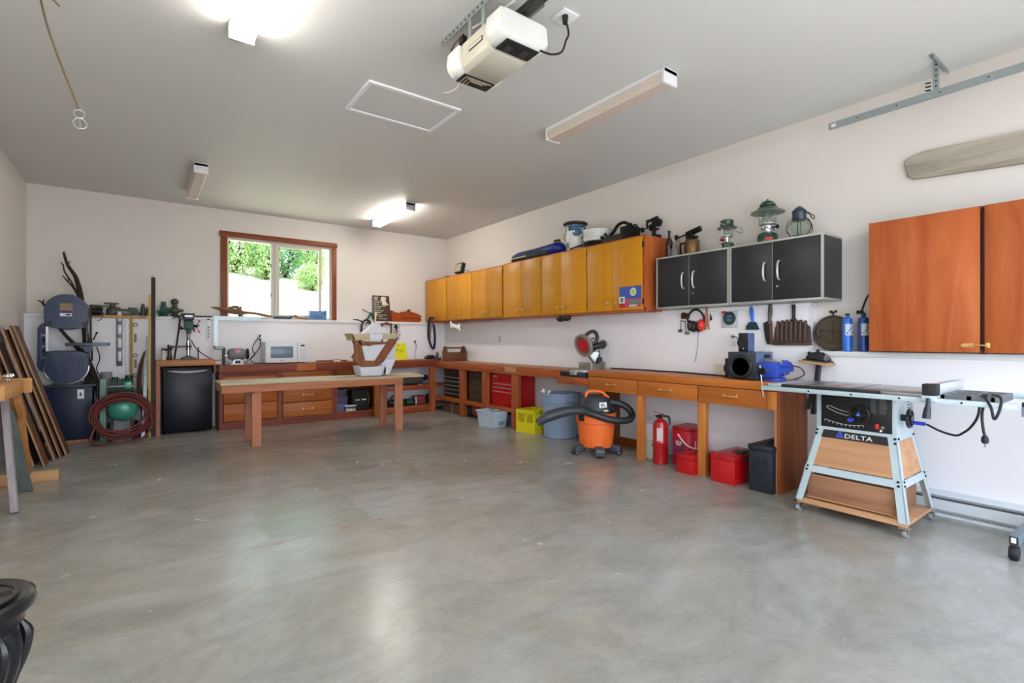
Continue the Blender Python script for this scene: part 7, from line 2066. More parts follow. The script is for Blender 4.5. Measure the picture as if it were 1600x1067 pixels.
solo('dark_pan', B().lathe([(0.13, 0.0), (0.17, 0.02), (0.185, 0.06), (0.18, 0.072), (0.16, 0.03), (0.0, 0.015)], (4.36, 4.15, ZY), 28, 2, False).bar((4.22, 4.28, ZY + 0.055), (4.16, 4.44, ZY + 0.02), 0.03, 0.01), blackiron, 'dark shallow iron pan under the white colander', 'pan')
t = thing('charcoal_iron', 'old dark green box iron with an arched handle on the yellow cabinets', 'iron', (4.32, 3.78, ZY))
build('body', B().prism([(3.60, ZY), (3.99, ZY), (3.985, ZY + 0.085), (3.62, ZY + 0.105)], 4.23, 4.41, 'x', 0.006), M('iron_green', (58, 60, 54), 0.5, 0.5, 0.2), t)
build('front_block', B().box(4.22, 4.42, 3.575, 3.70, ZY, ZY + 0.165, 0.008), blackiron, t)
build('handle', B().tube([(4.32, 3.96, ZY + 0.10), (4.32, 3.88, ZY + 0.155), (4.32, 3.82, ZY + 0.215), (4.32, 3.74, ZY + 0.235), (4.32, 3.67, ZY + 0.205), (4.32, 3.65, ZY + 0.16)], 0.018, 10, sub=4), blackiron, t)
build('latch', B().cyl((4.27, 3.92, ZY + 0.09), (4.27, 3.97, ZY + 0.14), 0.015, n=8).ell((4.22, 3.96, ZY + 0.09), (0.02, 0.03, 0.02), 10, 6), blackiron, t)
build('knob', B().ell((4.30, 3.62, ZY + 0.185), (0.025, 0.025, 0.022), 12, 7), blackiron, t)
build('front_lever', B().tube([(4.30, 3.60, ZY + 0.16), (4.28, 3.53, ZY + 0.165), (4.26, 3.48, ZY + 0.11), (4.26, 3.46, ZY + 0.06)], 0.011, 8, sub=4), blackiron, t)

def torch(label, x, y, z, s, base):
    t_ = thing('blow_torch', label, 'blow torch', (x, y, z))
    P_ = lambda a, c_: Vector((x, y + a * s, z + c_ * s))
    if base:
        build('tank', B().lathe([(0.062, 0), (0.066, 0.008), (0.066, 0.13), (0.058, 0.145), (0.02, 0.15)], (0, 0, 0), 24).xf(Matrix.Translation((x, y, z)) @ Matrix.Scale(s, 4)), agedbrass, t_)
        build('grip', B().tube([P_(0.07, 0.125), P_(0.11, 0.13), P_(0.12, 0.08), P_(0.105, 0.03), P_(0.068, 0.025)], 0.009 * s, 8, sub=4), blackiron, t_)
        build('grip_post', B().box(x - 0.012, x + 0.012, y + 0.125 * s, y + 0.155 * s, z, z + 0.18 * s, 0.003), M('post_pale', (156, 140, 116), 0.5, 0.3), t_)
        zb = 0.15
    else:
        build('foot', B().obox((x, y + 0.02, z + 0.02), (0.07, 0.18, 0.04), (0, 0, 0.2), 0.006), blackiron, t_)
        build('post', B().cyl((x, y, z + 0.03), (x, y, z + 0.09), 0.024, n=12), blackiron, t_)
        zb = 0.085
    build('neck', B().cyl(P_(0, zb), P_(0, zb + 0.05), 0.02 * s, n=12).obox(P_(0, zb + 0.02), (0.06 * s, 0.09 * s, 0.022 * s)), blackiron, t_)
    build('burner_tube', B().cyl(P_(0.05, zb + 0.055), P_(-0.085, zb + 0.085), 0.026 * s, n=14), blackiron, t_)
    build('needle_valve', B().cyl(P_(0.05, zb + 0.055), P_(0.15, zb + 0.04), 0.008 * s, n=8).cyl(P_(0.15, zb + 0.04), P_(0.16, zb + 0.038), 0.03 * s, n=12), blackiron, t_)
    return t_
t = torch('dark cast vice-like fitting on the end of the yellow cabinets', 4.40, 3.38, ZY, 1.0, False)
build('upper_arm', B().bar((4.40, 3.47, ZY + 0.20), (4.40, 3.33, ZY + 0.225), 0.03, 0.025).cyl((4.40, 3.47, ZY + 0.14), (4.40, 3.47, ZY + 0.22), 0.012, n=8), blackiron, t)
build('drum', B().cyl((4.37, 3.345, ZY + 0.175), (4.44, 3.345, ZY + 0.175), 0.045, n=16), blackiron, t)
torch('brass blow torch with a grip and dark burner on the black cabinets', 4.40, 2.92, 2.036, 1.12, True)
t = thing('brown_bottle', 'tall dark brown bottle on the black cabinets beside the yellow cabinet', 'bottle', (4.33, 3.13, 2.036))
build('glass', B().lathe([(0.033, 2.036), (0.036, 2.042), (0.036, 2.20), (0.026, 2.235), (0.013, 2.255), (0.013, 2.30)], (4.32, 3.13, 0), 20), M('brown_glass', (44, 26, 20), 0.15, coat=0.5), t)
build('cap', B().cyl((4.32, 3.13, 2.30), (4.32, 3.13, 2.318), 0.016, n=14), ink, t)
t = thing('clear_bottle', 'short pale grey glass bottle in front of the brown bottle', 'bottle', (4.30, 3.05, 2.036))
build('glass', B().lathe([(0.034, 2.036), (0.037, 2.042), (0.037, 2.10), (0.022, 2.135), (0.012, 2.15), (0.012, 2.175)], (4.30, 3.055, 0), 20), GL('bottle_glass', (196, 190, 184), 0.2, 0.03, 0.25), t)
build('cap', B().cyl((4.30, 3.055, 2.175), (4.30, 3.055, 2.185), 0.013, n=12), mgrey, t)

# camping lanterns
lg = M('lantern_green', (36, 66, 54), 0.3, 0.2, coat=0.3)
ZB = 2.036
t = thing('camp_lantern', 'small green camping lantern with a raised wire handle on the black cabinets', 'lantern', (4.36, 2.53, ZB))
lx, ly = 4.36, 2.525
build('fount', B().lathe([(0.055, ZB), (0.06, ZB + 0.006), (0.06, ZB + 0.06), (0.04, ZB + 0.072), (0.015, ZB + 0.075)], (lx, ly, 0), 24), lg, t)
build('label', B().hexa([(lx - 0.0605, ly + 0.018, ZB + 0.02), (lx - 0.055, ly + 0.034, ZB + 0.02), (lx - 0.0535, ly + 0.034, ZB + 0.02), (lx - 0.058, ly + 0.018, ZB + 0.02), (lx - 0.0605, ly + 0.018, ZB + 0.05), (lx - 0.055, ly + 0.034, ZB + 0.05), (lx - 0.0535, ly + 0.034, ZB + 0.05), (lx - 0.058, ly + 0.018, ZB + 0.05)]), paper, t)
build('burner', B().lathe([(0.022, ZB + 0.075), (0.024, ZB + 0.12), (0.055, ZB + 0.125), (0.055, ZB + 0.132), (0.02, ZB + 0.134)], (lx, ly, 0), 20), steel, t)
build('globe', B().lathe([(0.044, ZB + 0.134), (0.046, ZB + 0.14), (0.046, ZB + 0.20), (0.044, ZB + 0.206)], (lx, ly, 0), 24, 2, False), smoke, t)
build('frame_wire', B().cyl((lx - 0.05, ly + 0.02, ZB + 0.13), (lx - 0.05, ly + 0.02, ZB + 0.21), 0.003, n=6), steel, t)
build('frame_wire', B().cyl((lx + 0.03, ly - 0.045, ZB + 0.13), (lx + 0.03, ly - 0.045, ZB + 0.21), 0.003, n=6), steel, t)
build('ventilator', B().lathe([(0.085, ZB + 0.200), (0.085, ZB + 0.207), (0.060, ZB + 0.222), (0.056, ZB + 0.262), (0.06, ZB + 0.27), (0.045, ZB + 0.282), (0.01, ZB + 0.285)], (lx, ly, 0), 28), lg, t)
build('control_knob', B().cyl((lx - 0.04, ly + 0.01, ZB + 0.092), (lx - 0.075, ly + 0.018, ZB + 0.092), 0.014, n=10), dred, t)
build('bail', B().tube([(lx - 0.055, ly + 0.03, ZB + 0.25), (lx - 0.06, ly - 0.05, ZB + 0.20), (lx - 0.02, ly - 0.12, ZB + 0.145), (lx + 0.03, ly - 0.135, ZB + 0.15), (lx + 0.06, ly - 0.10, ZB + 0.20), (lx + 0.05, ly - 0.03, ZB + 0.235)], 0.0032, 6, sub=4), steel, t)
t = thing('camp_lantern', 'large green camping lantern with a wide domed hood and red badge', 'lantern', (4.36, 2.15, ZB))
lx, ly = 4.36, 2.15
build('fount', B().lathe([(0.078, ZB), (0.083, ZB + 0.006), (0.083, ZB + 0.06), (0.074, ZB + 0.085), (0.045, ZB + 0.1)], (lx, ly, 0), 28), lg, t)
bd = B()
for k in range(5):
    a0, a1 = R(192 + k * 9), R(201 + k * 9)
    o_ = Vector((lx, ly, ZB))
    c0, c1 = Vector((math.cos(a0), math.sin(a0), 0)), Vector((math.cos(a1), math.sin(a1), 0))
    h0 = (0.026, 0.022, 0.020, 0.022, 0.026)[k]
    bd.hexa([o_ + c0 * 0.082 + Vector((0, 0, h0)), o_ + c1 * 0.082 + Vector((0, 0, h0)), o_ + c1 * 0.0842 + Vector((0, 0, h0)), o_ + c0 * 0.0842 + Vector((0, 0, h0)),
             o_ + c0 * 0.082 + Vector((0, 0, 0.046)), o_ + c1 * 0.082 + Vector((0, 0, 0.046)), o_ + c1 * 0.0842 + Vector((0, 0, 0.046)), o_ + c0 * 0.0842 + Vector((0, 0, 0.046))])
badge = build('badge', bd, M('badge_red', (206, 44, 40), 0.4), t)
build('burner_collar', B().lathe([(0.045, ZB + 0.10), (0.048, ZB + 0.105), (0.048, ZB + 0.155), (0.07, ZB + 0.168), (0.07, ZB + 0.176), (0.03, ZB + 0.178)], (lx, ly, 0), 24), alum, t)
b = B()
for k in range(12):
    a = 2 * pi * k / 12
    b.obox((lx + 0.0482 * math.cos(a), ly + 0.0482 * math.sin(a), ZB + 0.13), (0.003, 0.006, 0.034), (0.7 * (1 if k % 2 else -1), 0, a))
build('collar_slot', b, dgrey, t)['kind'] = 'stuff'
build('globe', B().lathe([(0.066, ZB + 0.178), (0.068, ZB + 0.184), (0.068, ZB + 0.272), (0.066, ZB + 0.278)], (lx, ly, 0), 28, 2, False), smoke, t)
build('mantle_tube', B().cyl((lx, ly, ZB + 0.17), (lx, ly, ZB + 0.275), 0.005, n=8).tube([(lx - 0.01, ly - 0.03, ZB + 0.178), (lx - 0.01, ly - 0.015, ZB + 0.24), (lx, ly, ZB + 0.262)], 0.004, 6).ell((lx - 0.01, ly + 0.02, ZB + 0.205), (0.012, 0.012, 0.022), 10, 7), alum, t)
build('hood', B().lathe([(0.135, ZB + 0.268), (0.135, ZB + 0.275), (0.09, ZB + 0.302), (0.078, ZB + 0.306), (0.078, ZB + 0.316), (0.055, ZB + 0.322), (0.04, ZB + 0.325)], (lx, ly, 0), 32), M('hood_green', (70, 92, 80), 0.3, 0.2, coat=0.3), t)
build('cap_dome', B().lathe([(0.04, ZB + 0.322), (0.064, ZB + 0.33), (0.066, ZB + 0.338), (0.05, ZB + 0.362), (0.02, ZB + 0.376), (0.008, ZB + 0.378), (0.008, ZB + 0.39)], (lx, ly, 0), 28), lg, t)
build('valve_wheel', B().cyl((lx - 0.01, ly - 0.05, ZB + 0.135), (lx - 0.015, ly - 0.095, ZB + 0.135), 0.006, n=8).cyl((lx - 0.015, ly - 0.088, ZB + 0.135), (lx - 0.016, ly - 0.097, ZB + 0.135), 0.018, n=12), blackiron, t)
t = thing('ship_lantern', 'round-globed ship lantern with a wire cage at the right end of the black cabinets', 'lantern', (4.36, 1.88, ZB))
lx, ly = 4.36, 1.89
build('base', B().lathe([(0.055, ZB), (0.06, ZB + 0.005), (0.058, ZB + 0.022), (0.04, ZB + 0.03)], (lx, ly, 0), 24), blackiron, t)
build('globe', B().lathe([(0.045, ZB + 0.028), (0.068, ZB + 0.045), (0.088, ZB + 0.085), (0.086, ZB + 0.12), (0.062, ZB + 0.15), (0.05, ZB + 0.158)], (lx, ly, 0), 28, 2, False), smoke, t)
build('cap', B().lathe([(0.05, ZB + 0.155), (0.052, ZB + 0.16), (0.052, ZB + 0.225), (0.056, ZB + 0.23), (0.03, ZB + 0.258), (0.008, ZB + 0.272)], (lx, ly, 0), 24), M('lamp_slate', (62, 72, 84), 0.4, 0.6, 0.2, 30), t)
for k in range(6):
    a = 2 * pi * k / 6 + 0.3
    c_, s_ = math.cos(a), math.sin(a)
    build('cage_wire', B().tube([(lx + c_ * 0.055, ly + s_ * 0.055, ZB + 0.012), (lx + c_ * 0.098, ly + s_ * 0.098, ZB + 0.06), (lx + c_ * 0.104, ly + s_ * 0.104, ZB + 0.10), (lx + c_ * 0.085, ly + s_ * 0.085, ZB + 0.145), (lx + c_ * 0.052, ly + s_ * 0.052, ZB + 0.17)], 0.003, 6, sub=4), blackiron, t)
build('bail', B().tube([(lx - 0.02, ly - 0.05, ZB + 0.215), (lx - 0.05, ly - 0.10, ZB + 0.19), (lx - 0.06, ly - 0.115, ZB + 0.155), (lx - 0.02, ly - 0.12, ZB + 0.14), (lx + 0.03, ly - 0.10, ZB + 0.18), (lx + 0.03, ly - 0.045, ZB + 0.215)], 0.0035, 6, sub=4), blackiron, t)

# poster on the yellow door
t = thing('door_poster', 'colourful poster with a pale balloon shape taped to the yellow cabinet door', 'poster', (4.097, 3.44, 1.53))
PXf = 4.0985
build('sheet', B().box(PXf - 0.0008, 4.0998, 3.305, 3.60, 1.545, 1.765), M('poster_blue', (58, 84, 168), 0.5, 0, 0.2, 20), t)
build('poppy_field', B().box(PXf - 0.0016, PXf - 0.0008, 3.305, 3.60, 1.545, 1.635), M('poster_rose', (180, 70, 104), 0.5, 0, 0.35, 60), t)
build('red_strip', B().box(PXf - 0.0024, PXf - 0.0016, 3.515, 3.60, 1.545, 1.59), M('poster_red', (190, 22, 44), 0.5), t)
build('stamp', B().box(PXf - 0.0024, PXf - 0.0016, 3.525, 3.598, 1.592, 1.66), paper, t)
build('stamp_picture', B().box(PXf - 0.003, PXf - 0.0024, 3.54, 3.583, 1.60, 1.652), M('stamp_teal', (96, 128, 136), 0.5, 0, 0.3, 60), t)
build('seed_head', B().prism(arc(3.412, 1.705, 0.042, 0, 351, 24), PXf - 0.0024, PXf - 0.0008, 'x'), M('seed_pale', (206, 218, 206), 0.5), t)
build('seed_core', B().prism(arc(3.412, 1.705, 0.026, 0, 351, 20), PXf - 0.003, PXf - 0.0024, 'x'), M('seed_lime', (176, 186, 92), 0.5, 0, 0.3, 60), t)
build('leaf_patch', B().prism([(3.31, 1.60), (3.36, 1.615), (3.43, 1.62), (3.46, 1.60), (3.44, 1.575), (3.36, 1.57)], PXf - 0.0024, PXf - 0.0016, 'x'), M('poster_green', (84, 130, 108), 0.5, 0, 0.35, 60), t)
build('pale_block', B().box(PXf - 0.0024, PXf - 0.0016, 3.36, 3.46, 1.55, 1.572), M('poster_cream', (196, 190, 168), 0.5), t)
solo('poster_edge', B().obox((4.19, 3.235, 1.492), (0.06, 0.07, 0.012), (0, 0, 0.3), 0.003), dred, 'small dark red clip under the corner of the yellow cabinet', 'clip')

# ---------------------------------------------------------------- table saw
t = thing('table_saw', 'grey-blue table saw on a splayed wheeled stand with plywood panels', 'table saw', (3.96, 1.28, 0))
lt = [(3.805, 1.075), (3.805, 1.525), (4.125, 1.525), (4.125, 1.075)]
lb = [(3.69, 0.985), (3.69, 1.625), (4.235, 1.625), (4.235, 0.985)]
for (a, c_) in zip(lt, lb):
    sx_ = 1 if a[0] < 3.9 else -1
    sy_ = 1 if a[1] < 1.3 else -1
    b = B()
    for (wx, wy) in ((0.045, 0.006), (0.006, 0.045)):
        pts = []
        for (p, z_) in ((c_, 0.085), (a, 0.60)):
            x0, y0 = p[0], p[1]
            x1, y1 = x0 + sx_ * wx, y0 + sy_ * wy
            q = [(min(x0, x1), min(y0, y1), z_), (max(x0, x1), min(y0, y1), z_), (max(x0, x1), max(y0, y1), z_), (min(x0, x1), max(y0, y1), z_)]
            pts += q
        b.hexa(pts)
    build('leg', b, sawgrey, t)
def at_z(z_):
    f = (z_ - 0.085) / (0.60 - 0.085)
    return (3.69 + (3.805 - 3.69) * f, 4.235 + (4.125 - 4.235) * f, 0.985 + (1.075 - 0.985) * f, 1.625 + (1.525 - 1.625) * f)
def band(z0, z1, mat_, name, side, off=0.0, th=0.006, ins=0.0):
    a0, a1 = at_z(z0), at_z(z1)
    b = B()
    if side == 'front':
        b.hexa([(a0[0] + off, a0[2] + ins, z0), (a0[0] + off + th, a0[2] + ins, z0), (a0[0] + off + th, a0[3] - ins, z0), (a0[0] + off, a0[3] - ins, z0),
                (a1[0] + off, a1[2] + ins, z1), (a1[0] + off + th, a1[2] + ins, z1), (a1[0] + off + th, a1[3] - ins, z1), (a1[0] + off, a1[3] - ins, z1)])
    elif side == 'back':
        b.hexa([(a0[1] - off - th, a0[2] + ins, z0), (a0[1] - off, a0[2] + ins, z0), (a0[1] - off, a0[3] - ins, z0), (a0[1] - off - th, a0[3] - ins, z0),
                (a1[1] - off - th, a1[2] + ins, z1), (a1[1] - off, a1[2] + ins, z1), (a1[1] - off, a1[3] - ins, z1), (a1[1] - off - th, a1[3] - ins, z1)])
    else:
        k = 2 if side == 'right' else 3
        s_ = 1 if side == 'right' else -1
        q = []
        for (aa, z_) in ((a0, z0), (a1, z1)):
            yo, yi = aa[k] + s_ * off, aa[k] + s_ * (off + th)
            q += [(aa[0] + ins, min(yo, yi), z_), (aa[1] - ins, min(yo, yi), z_), (aa[1] - ins, max(yo, yi), z_), (aa[0] + ins, max(yo, yi), z_)]
        b.hexa(q)
    return build(name, b, mat_, t)
for sd_ in ('front', 'back', 'left', 'right'):
    band(0.285, 0.33, sawgrey, 'stretcher', sd_, -0.005, 0.006, 0.004)
    band(0.56, 0.60, sawgrey, 'top_rail', sd_, -0.004, 0.006, 0.002)
label_part(band(0.335, 0.548, sawply, 'plywood_panel', 'front', 0.001, 0.008, 0.045), 'plywood front panel')
band(0.335, 0.555, sawply, 'plywood_panel', 'right', 0.001, 0.008, 0.045)
band(0.335, 0.555, sawply, 'plywood_panel', 'left', 0.008, 0.008, 0.045)
lgb = band(0.530, 0.582, black, 'logo_band', 'front', -0.0065, 0.003, 0.045)
for (y, z_) in ((1.055, 0.575), (1.052, 0.548), (1.545, 0.575), (1.550, 0.548), (1.022, 0.322), (1.018, 0.298), (1.585, 0.322), (1.590, 0.298)):
    xx = at_z(z_)[0]
    build('bolt', B().cyl((xx - 0.009, y + 0.022 * (1 if y < 1.3 else -1), z_), (xx + 0.004, y + 0.022 * (1 if y < 1.3 else -1), z_), 0.0075, n=10), ink, t)
for (x, z_) in ((0.022, 0.575), (0.022, 0.322), (0.022, 0.298), (-0.022, 0.575), (-0.022, 0.322), (-0.022, 0.298)):
    aa = at_z(z_)
    xx = aa[0] + x if x > 0 else aa[1] + x
    build('bolt', B().cyl((xx, aa[2] - 0.010, z_), (xx, aa[2] + 0.004, z_), 0.0075, n=10), ink, t)
xl = at_z(0.545)[0] - 0.0078
text('logo_letters', 'DELTA', 0.040, paper, lgb, (xl, 1.275, 0.541), (0, -1, 0), (0.22, 0, 0.97), 0.0015, 'CENTER', 1.35)
b = B().prism([(1.405, 0.541), (1.357, 0.541), (1.381, 0.585)], xl - 0.001, xl + 0.001, 'x')
build('logo_triangle', b, M('delta_blue', (70, 90, 220), 0.5), lgb)
build('logo_triangle_core', B().prism([(1.391, 0.549), (1.371, 0.549), (1.381, 0.567)], xl - 0.002, xl - 0.001, 'x'), ink, lgb)
# body
build('body_shell', B().box(3.812, 4.12, 1.068, 1.532, 0.595, 0.862, 0.004), sawgrey, t)
build('front_face', B().box(3.802, 3.812, 1.068, 1.532, 0.595, 0.862, 0.002), sawgrey, t)
cp = build('control_panel', B().box(3.796, 3.802, 1.092, 1.500, 0.603, 0.855, 0.001), M('panel_black', (18, 18, 20), 0.4), t)
PXs = 3.7945
build('tilt_slot', B().tube([(PXs, 1.335, 0.692), (PXs, 1.40, 0.706), (PXs, 1.45, 0.728), (PXs, 1.465, 0.738), (PXs, 1.457, 0.748), (PXs, 1.44, 0.746), (PXs, 1.39, 0.727), (PXs, 1.335, 0.716)], 0.0022, 6, sub=3), M('panel_line', (190, 190, 176), 0.5), cp)
b = B()
sc_ = []
for k in range(10):
    f = k / 9
    y, z_ = 1.475 - 0.225 * f, 0.654 - 0.024 * math.sin(pi * f * 0.8) - 0.0 * f
    sc_.append((PXs, y, z_))
    b.bar((PXs, y, z_), (PXs, y + 0.003 * (1 - 2 * f), z_ - 0.013), 0.0025, 0.002, (1, 0, 0))
b.tube(sc_, 0.0012, 5)
build('angle_scale', b, M('panel_line2', (214, 214, 214), 0.5), cp)['kind'] = 'stuff'
hw = build('tilt_wheel', B().ring((3.762, 1.262, 0.712), 0.056, 0.006, 0, 28, 8).bar((3.762, 1.262, 0.656), (3.762, 1.262, 0.768), 0.012, 0.006, (1, 0, 0)).bar((3.762, 1.206, 0.712), (3.762, 1.318, 0.712), 0.012, 0.006, (1, 0, 0)).cyl((3.752, 1.262, 0.712), (3.80, 1.262, 0.712), 0.02, n=14), M('wheel_black', (30, 32, 36), 0.3, 0.3), t)
build('crank_handle', B().cyl((3.765, 1.300, 0.675), (3.715, 1.300, 0.675), 0.012, n=12), M('handle_blue', (46, 66, 200), 0.4), hw)
build('wheel_badge', B().prism([(1.276, 0.703), (1.248, 0.703), (1.262, 0.727)], 3.750, 3.753, 'x'), M('delta_blue2', (80, 110, 210), 0.5), hw)
build('wheel_pointer', B().prism([(1.245, 0.675), (1.225, 0.685), (1.235, 0.66)], 3.792, 3.796, 'x'), dred, cp)
b = B()
g = random.Random(2)
for (y0, y1) in ((1.172, 1.207), (1.118, 1.160)):
    for k in range(13):
        b.box(3.7945, 3.796, y0 + g.uniform(0, 0.010), y1, 0.838 - k * 0.0095, 0.8425 - k * 0.0095)
build('warning_text', b, M('text_grey', (96, 96, 98), 0.5), cp)['kind'] = 'stuff'
build('switch_paddle', B().box(3.782, 3.797, 1.160, 1.180, 0.627, 0.66, 0.003), M('switch_red', (214, 40, 44), 0.35), cp)
build('reset_button', B().cyl((3.796, 1.138, 0.639), (3.784, 1.138, 0.639), 0.010, n=12), steel, cp)
build('white_button', B().cyl((3.796, 1.150, 0.617), (3.792, 1.150, 0.617), 0.007, n=12), paper, cp)
# side crank and vents
hw = build('height_wheel', B().ring((3.885, 1.025, 0.705), 0.056, 0.008, 1, 28, 8).bar((3.885, 1.025, 0.65), (3.885, 1.025, 0.76), 0.014, 0.006, (0, 1, 0)).bar((3.83, 1.025, 0.705), (3.94, 1.025, 0.705), 0.014, 0.006, (0, 1, 0)).cyl((3.885, 1.012, 0.705), (3.885, 1.07, 0.705), 0.022, n=14), M('wheel_black2', (36, 38, 42), 0.3, 0.4), t)
build('crank_handle', B().cyl((3.92, 1.02, 0.675), (3.92, 0.955, 0.675), 0.012, n=12), M('handle_blue', (46, 66, 200), 0.4), hw)
b = B()
for k in range(6):
    b.box(4.0, 4.095, 1.0655, 1.0685, 0.715 + k * 0.019, 0.724 + k * 0.019)
build('vent_slot', b, M('vent_dark', (110, 124, 132), 0.5), t)['kind'] = 'stuff'
# table, rails, fence
ZTb = 0.885
ct = M('cast_top', (170, 172, 172), 0.28, 0.7, 0.08, 6)
tb = build('saw_table_top', B().box(3.655, 4.20, 1.115, 1.70, 0.862, ZTb, 0.002), ct, t)
build('mitre_slot', B().box(3.656, 4.199, 1.555, 1.568, ZTb, ZTb + 0.0006), dgrey, tb)
build('mitre_slot', B().box(3.656, 4.199, 1.270, 1.283, ZTb, ZTb + 0.0006), dgrey, tb)
build('throat_plate', B().box(3.78, 4.08, 1.36, 1.465, ZTb, ZTb + 0.0010, 0.0003), M('throat_red', (188, 150, 150), 0.35, 0.3), tb)
build('blade_slit', B().box(3.82, 4.04, 1.405, 1.414, ZTb + 0.001, ZTb + 0.0018), dred, tb)
label_part(build('front_edge', B().box(3.642, 3.668, 1.115, 1.70, 0.866, ZTb + 0.001, 0.001), ink, tb), 'black front edge strip')
build('extension_wing', B().box(3.655, 4.20, 1.702, 1.80, 0.866, ZTb - 0.001, 0.002), sawgrey, t)
build('extension_wing', B().box(3.655, 4.20, 0.90, 1.112, 0.866, ZTb - 0.001, 0.002), ct, t)
build('front_rail', B().box(3.598, 3.640, 0.505, 1.822, 0.840, 0.868, 0.002), sawgrey, t)
build('rear_rail', B().box(4.206, 4.24, 0.52, 1.80, 0.846, 0.880, 0.002), sawgrey, t)
b = B()
b.box(3.70, 3.72, 0.605, 0.83, 0.862, ZTb - 0.001).box(4.14, 4.16, 0.605, 0.83, 0.862, ZTb - 0.001).box(3.70, 4.16, 0.60, 0.62, 0.845, ZTb - 0.001).box(3.70, 4.16, 0.70, 0.72, 0.862, ZTb - 0.001)
b.box(3.86, 3.88, 0.62, 0.83, 0.862, ZTb - 0.001).box(4.0, 4.02, 0.62, 0.83, 0.862, ZTb - 0.001).box(3.70, 4.16, 0.815, 0.835, 0.862, ZTb - 0.001)
build('ribbed_wing', b, M('wing_grey', (124, 128, 130), 0.45, 0.5), t)
fc = build('rip_fence', B().box(3.66, 4.23, 0.835, 0.882, ZTb + 0.002, 0.945, 0.003), M('fence_pale', (206, 212, 214), 0.35, 0.4), t)
build('fence_head', B().box(3.590, 3.66, 0.825, 0.892, 0.883, 0.948, 0.003), ink, fc)
build('fence_bracket', B().box(3.580, 3.597, 0.825, 0.892, 0.850, 0.883, 0.002), sawgrey, fc)
build('fence_handle', B().tube([(3.575, 0.858, 0.868), (3.565, 0.858, 0.83), (3.563, 0.860, 0.80), (3.56, 0.864, 0.755)], 0.016, 10, sub=3, radii=[0.010, 0.012, 0.018, 0.020]), M('handle_black', (34, 38, 44), 0.35), fc)
for k, y in enumerate((1.0, 1.25, 1.50, 0.72)):
    build('rail_bolt', B().cyl((3.598, y, 0.855), (3.595, y, 0.855), 0.006, n=8), ink, t)
# plywood base, drawer box and castors
build('base_platform', B().box(3.698, 4.228, 0.993, 1.617, 0.064, 0.083, 0.001).box(3.698, 3.724, 1.035, 1.575, 0.083, 0.098), sawply, t)
dx = build('drawer_box', B().box(3.765, 4.19, 1.07, 1.565, 0.099, 0.255, 0.001), sawply2, t)
build('drawer_face', B().box(3.755, 3.7645, 1.05, 1.572, 0.099, 0.262, 0.001), sawply2, dx)
build('drawer_edge', B().box(3.752, 3.7555, 1.048, 1.058, 0.099, 0.262), pine_y, dx)
build('drawer_edge', B().box(3.752, 3.7555, 1.058, 1.574, 0.256, 0.2635), pine_y, dx)
build('drawer_edge', B().box(3.752, 3.7555, 1.058, 1.574, 0.0985, 0.106), pine_y, dx)
def caster(par, x, y, zt, r=0.026):
    b = B().box(x - 0.028, x + 0.028, y - 0.028, y + 0.028, zt - 0.006, zt)
    b.bar((x, y - 0.017, zt - 0.006), (x + 0.012, y - 0.017, r), 0.03, 0.003, (0, 1, 0)).bar((x, y + 0.017, zt - 0.006), (x + 0.012, y + 0.017, r), 0.03, 0.003, (0, 1, 0))
    c = build('castor_fork', b, steel, par)
    build('castor_wheel', B().lathe([(0.006, y - 0.012), (r * 0.92, y - 0.012), (r, y - 0.006), (r, y + 0.006), (r * 0.92, y + 0.012), (0.006, y + 0.012)], (x + 0.012, 0, r), 20, 1), M('castor_grey', (150, 152, 156), 0.4), c)
for (x, y) in ((3.70, 1.0), (3.70, 1.612), (4.215, 1.0), (4.215, 1.612)):
    caster(t, x, y, 0.064)
build('power_cord', B().tube([(3.92, 0.95, 0.675), (3.90, 0.88, 0.645), (3.86, 0.80, 0.635), (3.84, 0.76, 0.66), (3.83, 0.725, 0.70), (3.80, 0.69, 0.77), (3.80, 0.68, 0.86), (3.82, 0.67, 0.892)], 0.0065, 8, sub=5), rubber, t)
build('power_cord', B().tube([(3.74, 0.66, 0.892), (3.66, 0.64, 0.89), (3.575, 0.60, 0.85), (3.57, 0.585, 0.785), (3.575, 0.565, 0.84), (3.60, 0.565, 0.895), (3.80, 0.63, 0.895)], 0.0065, 8, sub=5), rubber, t)
build('power_cord', B().tube([(3.80, 0.655, 0.892), (3.70, 0.655, 0.80), (3.69, 0.65, 0.72), (3.69, 0.642, 0.67)], 0.0065, 8, sub=5), rubber, t)
pg = build('plug', B().lathe([(0.008, 0.680), (0.016, 0.665), (0.017, 0.645), (0.012, 0.635)], (3.69, 0.642, 0), 12), rubber, t)
build('plug_pin', B().box(3.682, 3.684, 0.639, 0.645, 0.615, 0.636).box(3.696, 3.698, 0.639, 0.645, 0.615, 0.636), steel, pg)
solo('black_strap', B().bar((3.86, 1.585, 0.85), (3.86, 1.615, 0.70), 0.02, 0.03, (1, 0, 0)), ink, 'short black strap hanging under the left wing of the table saw', 'strap')

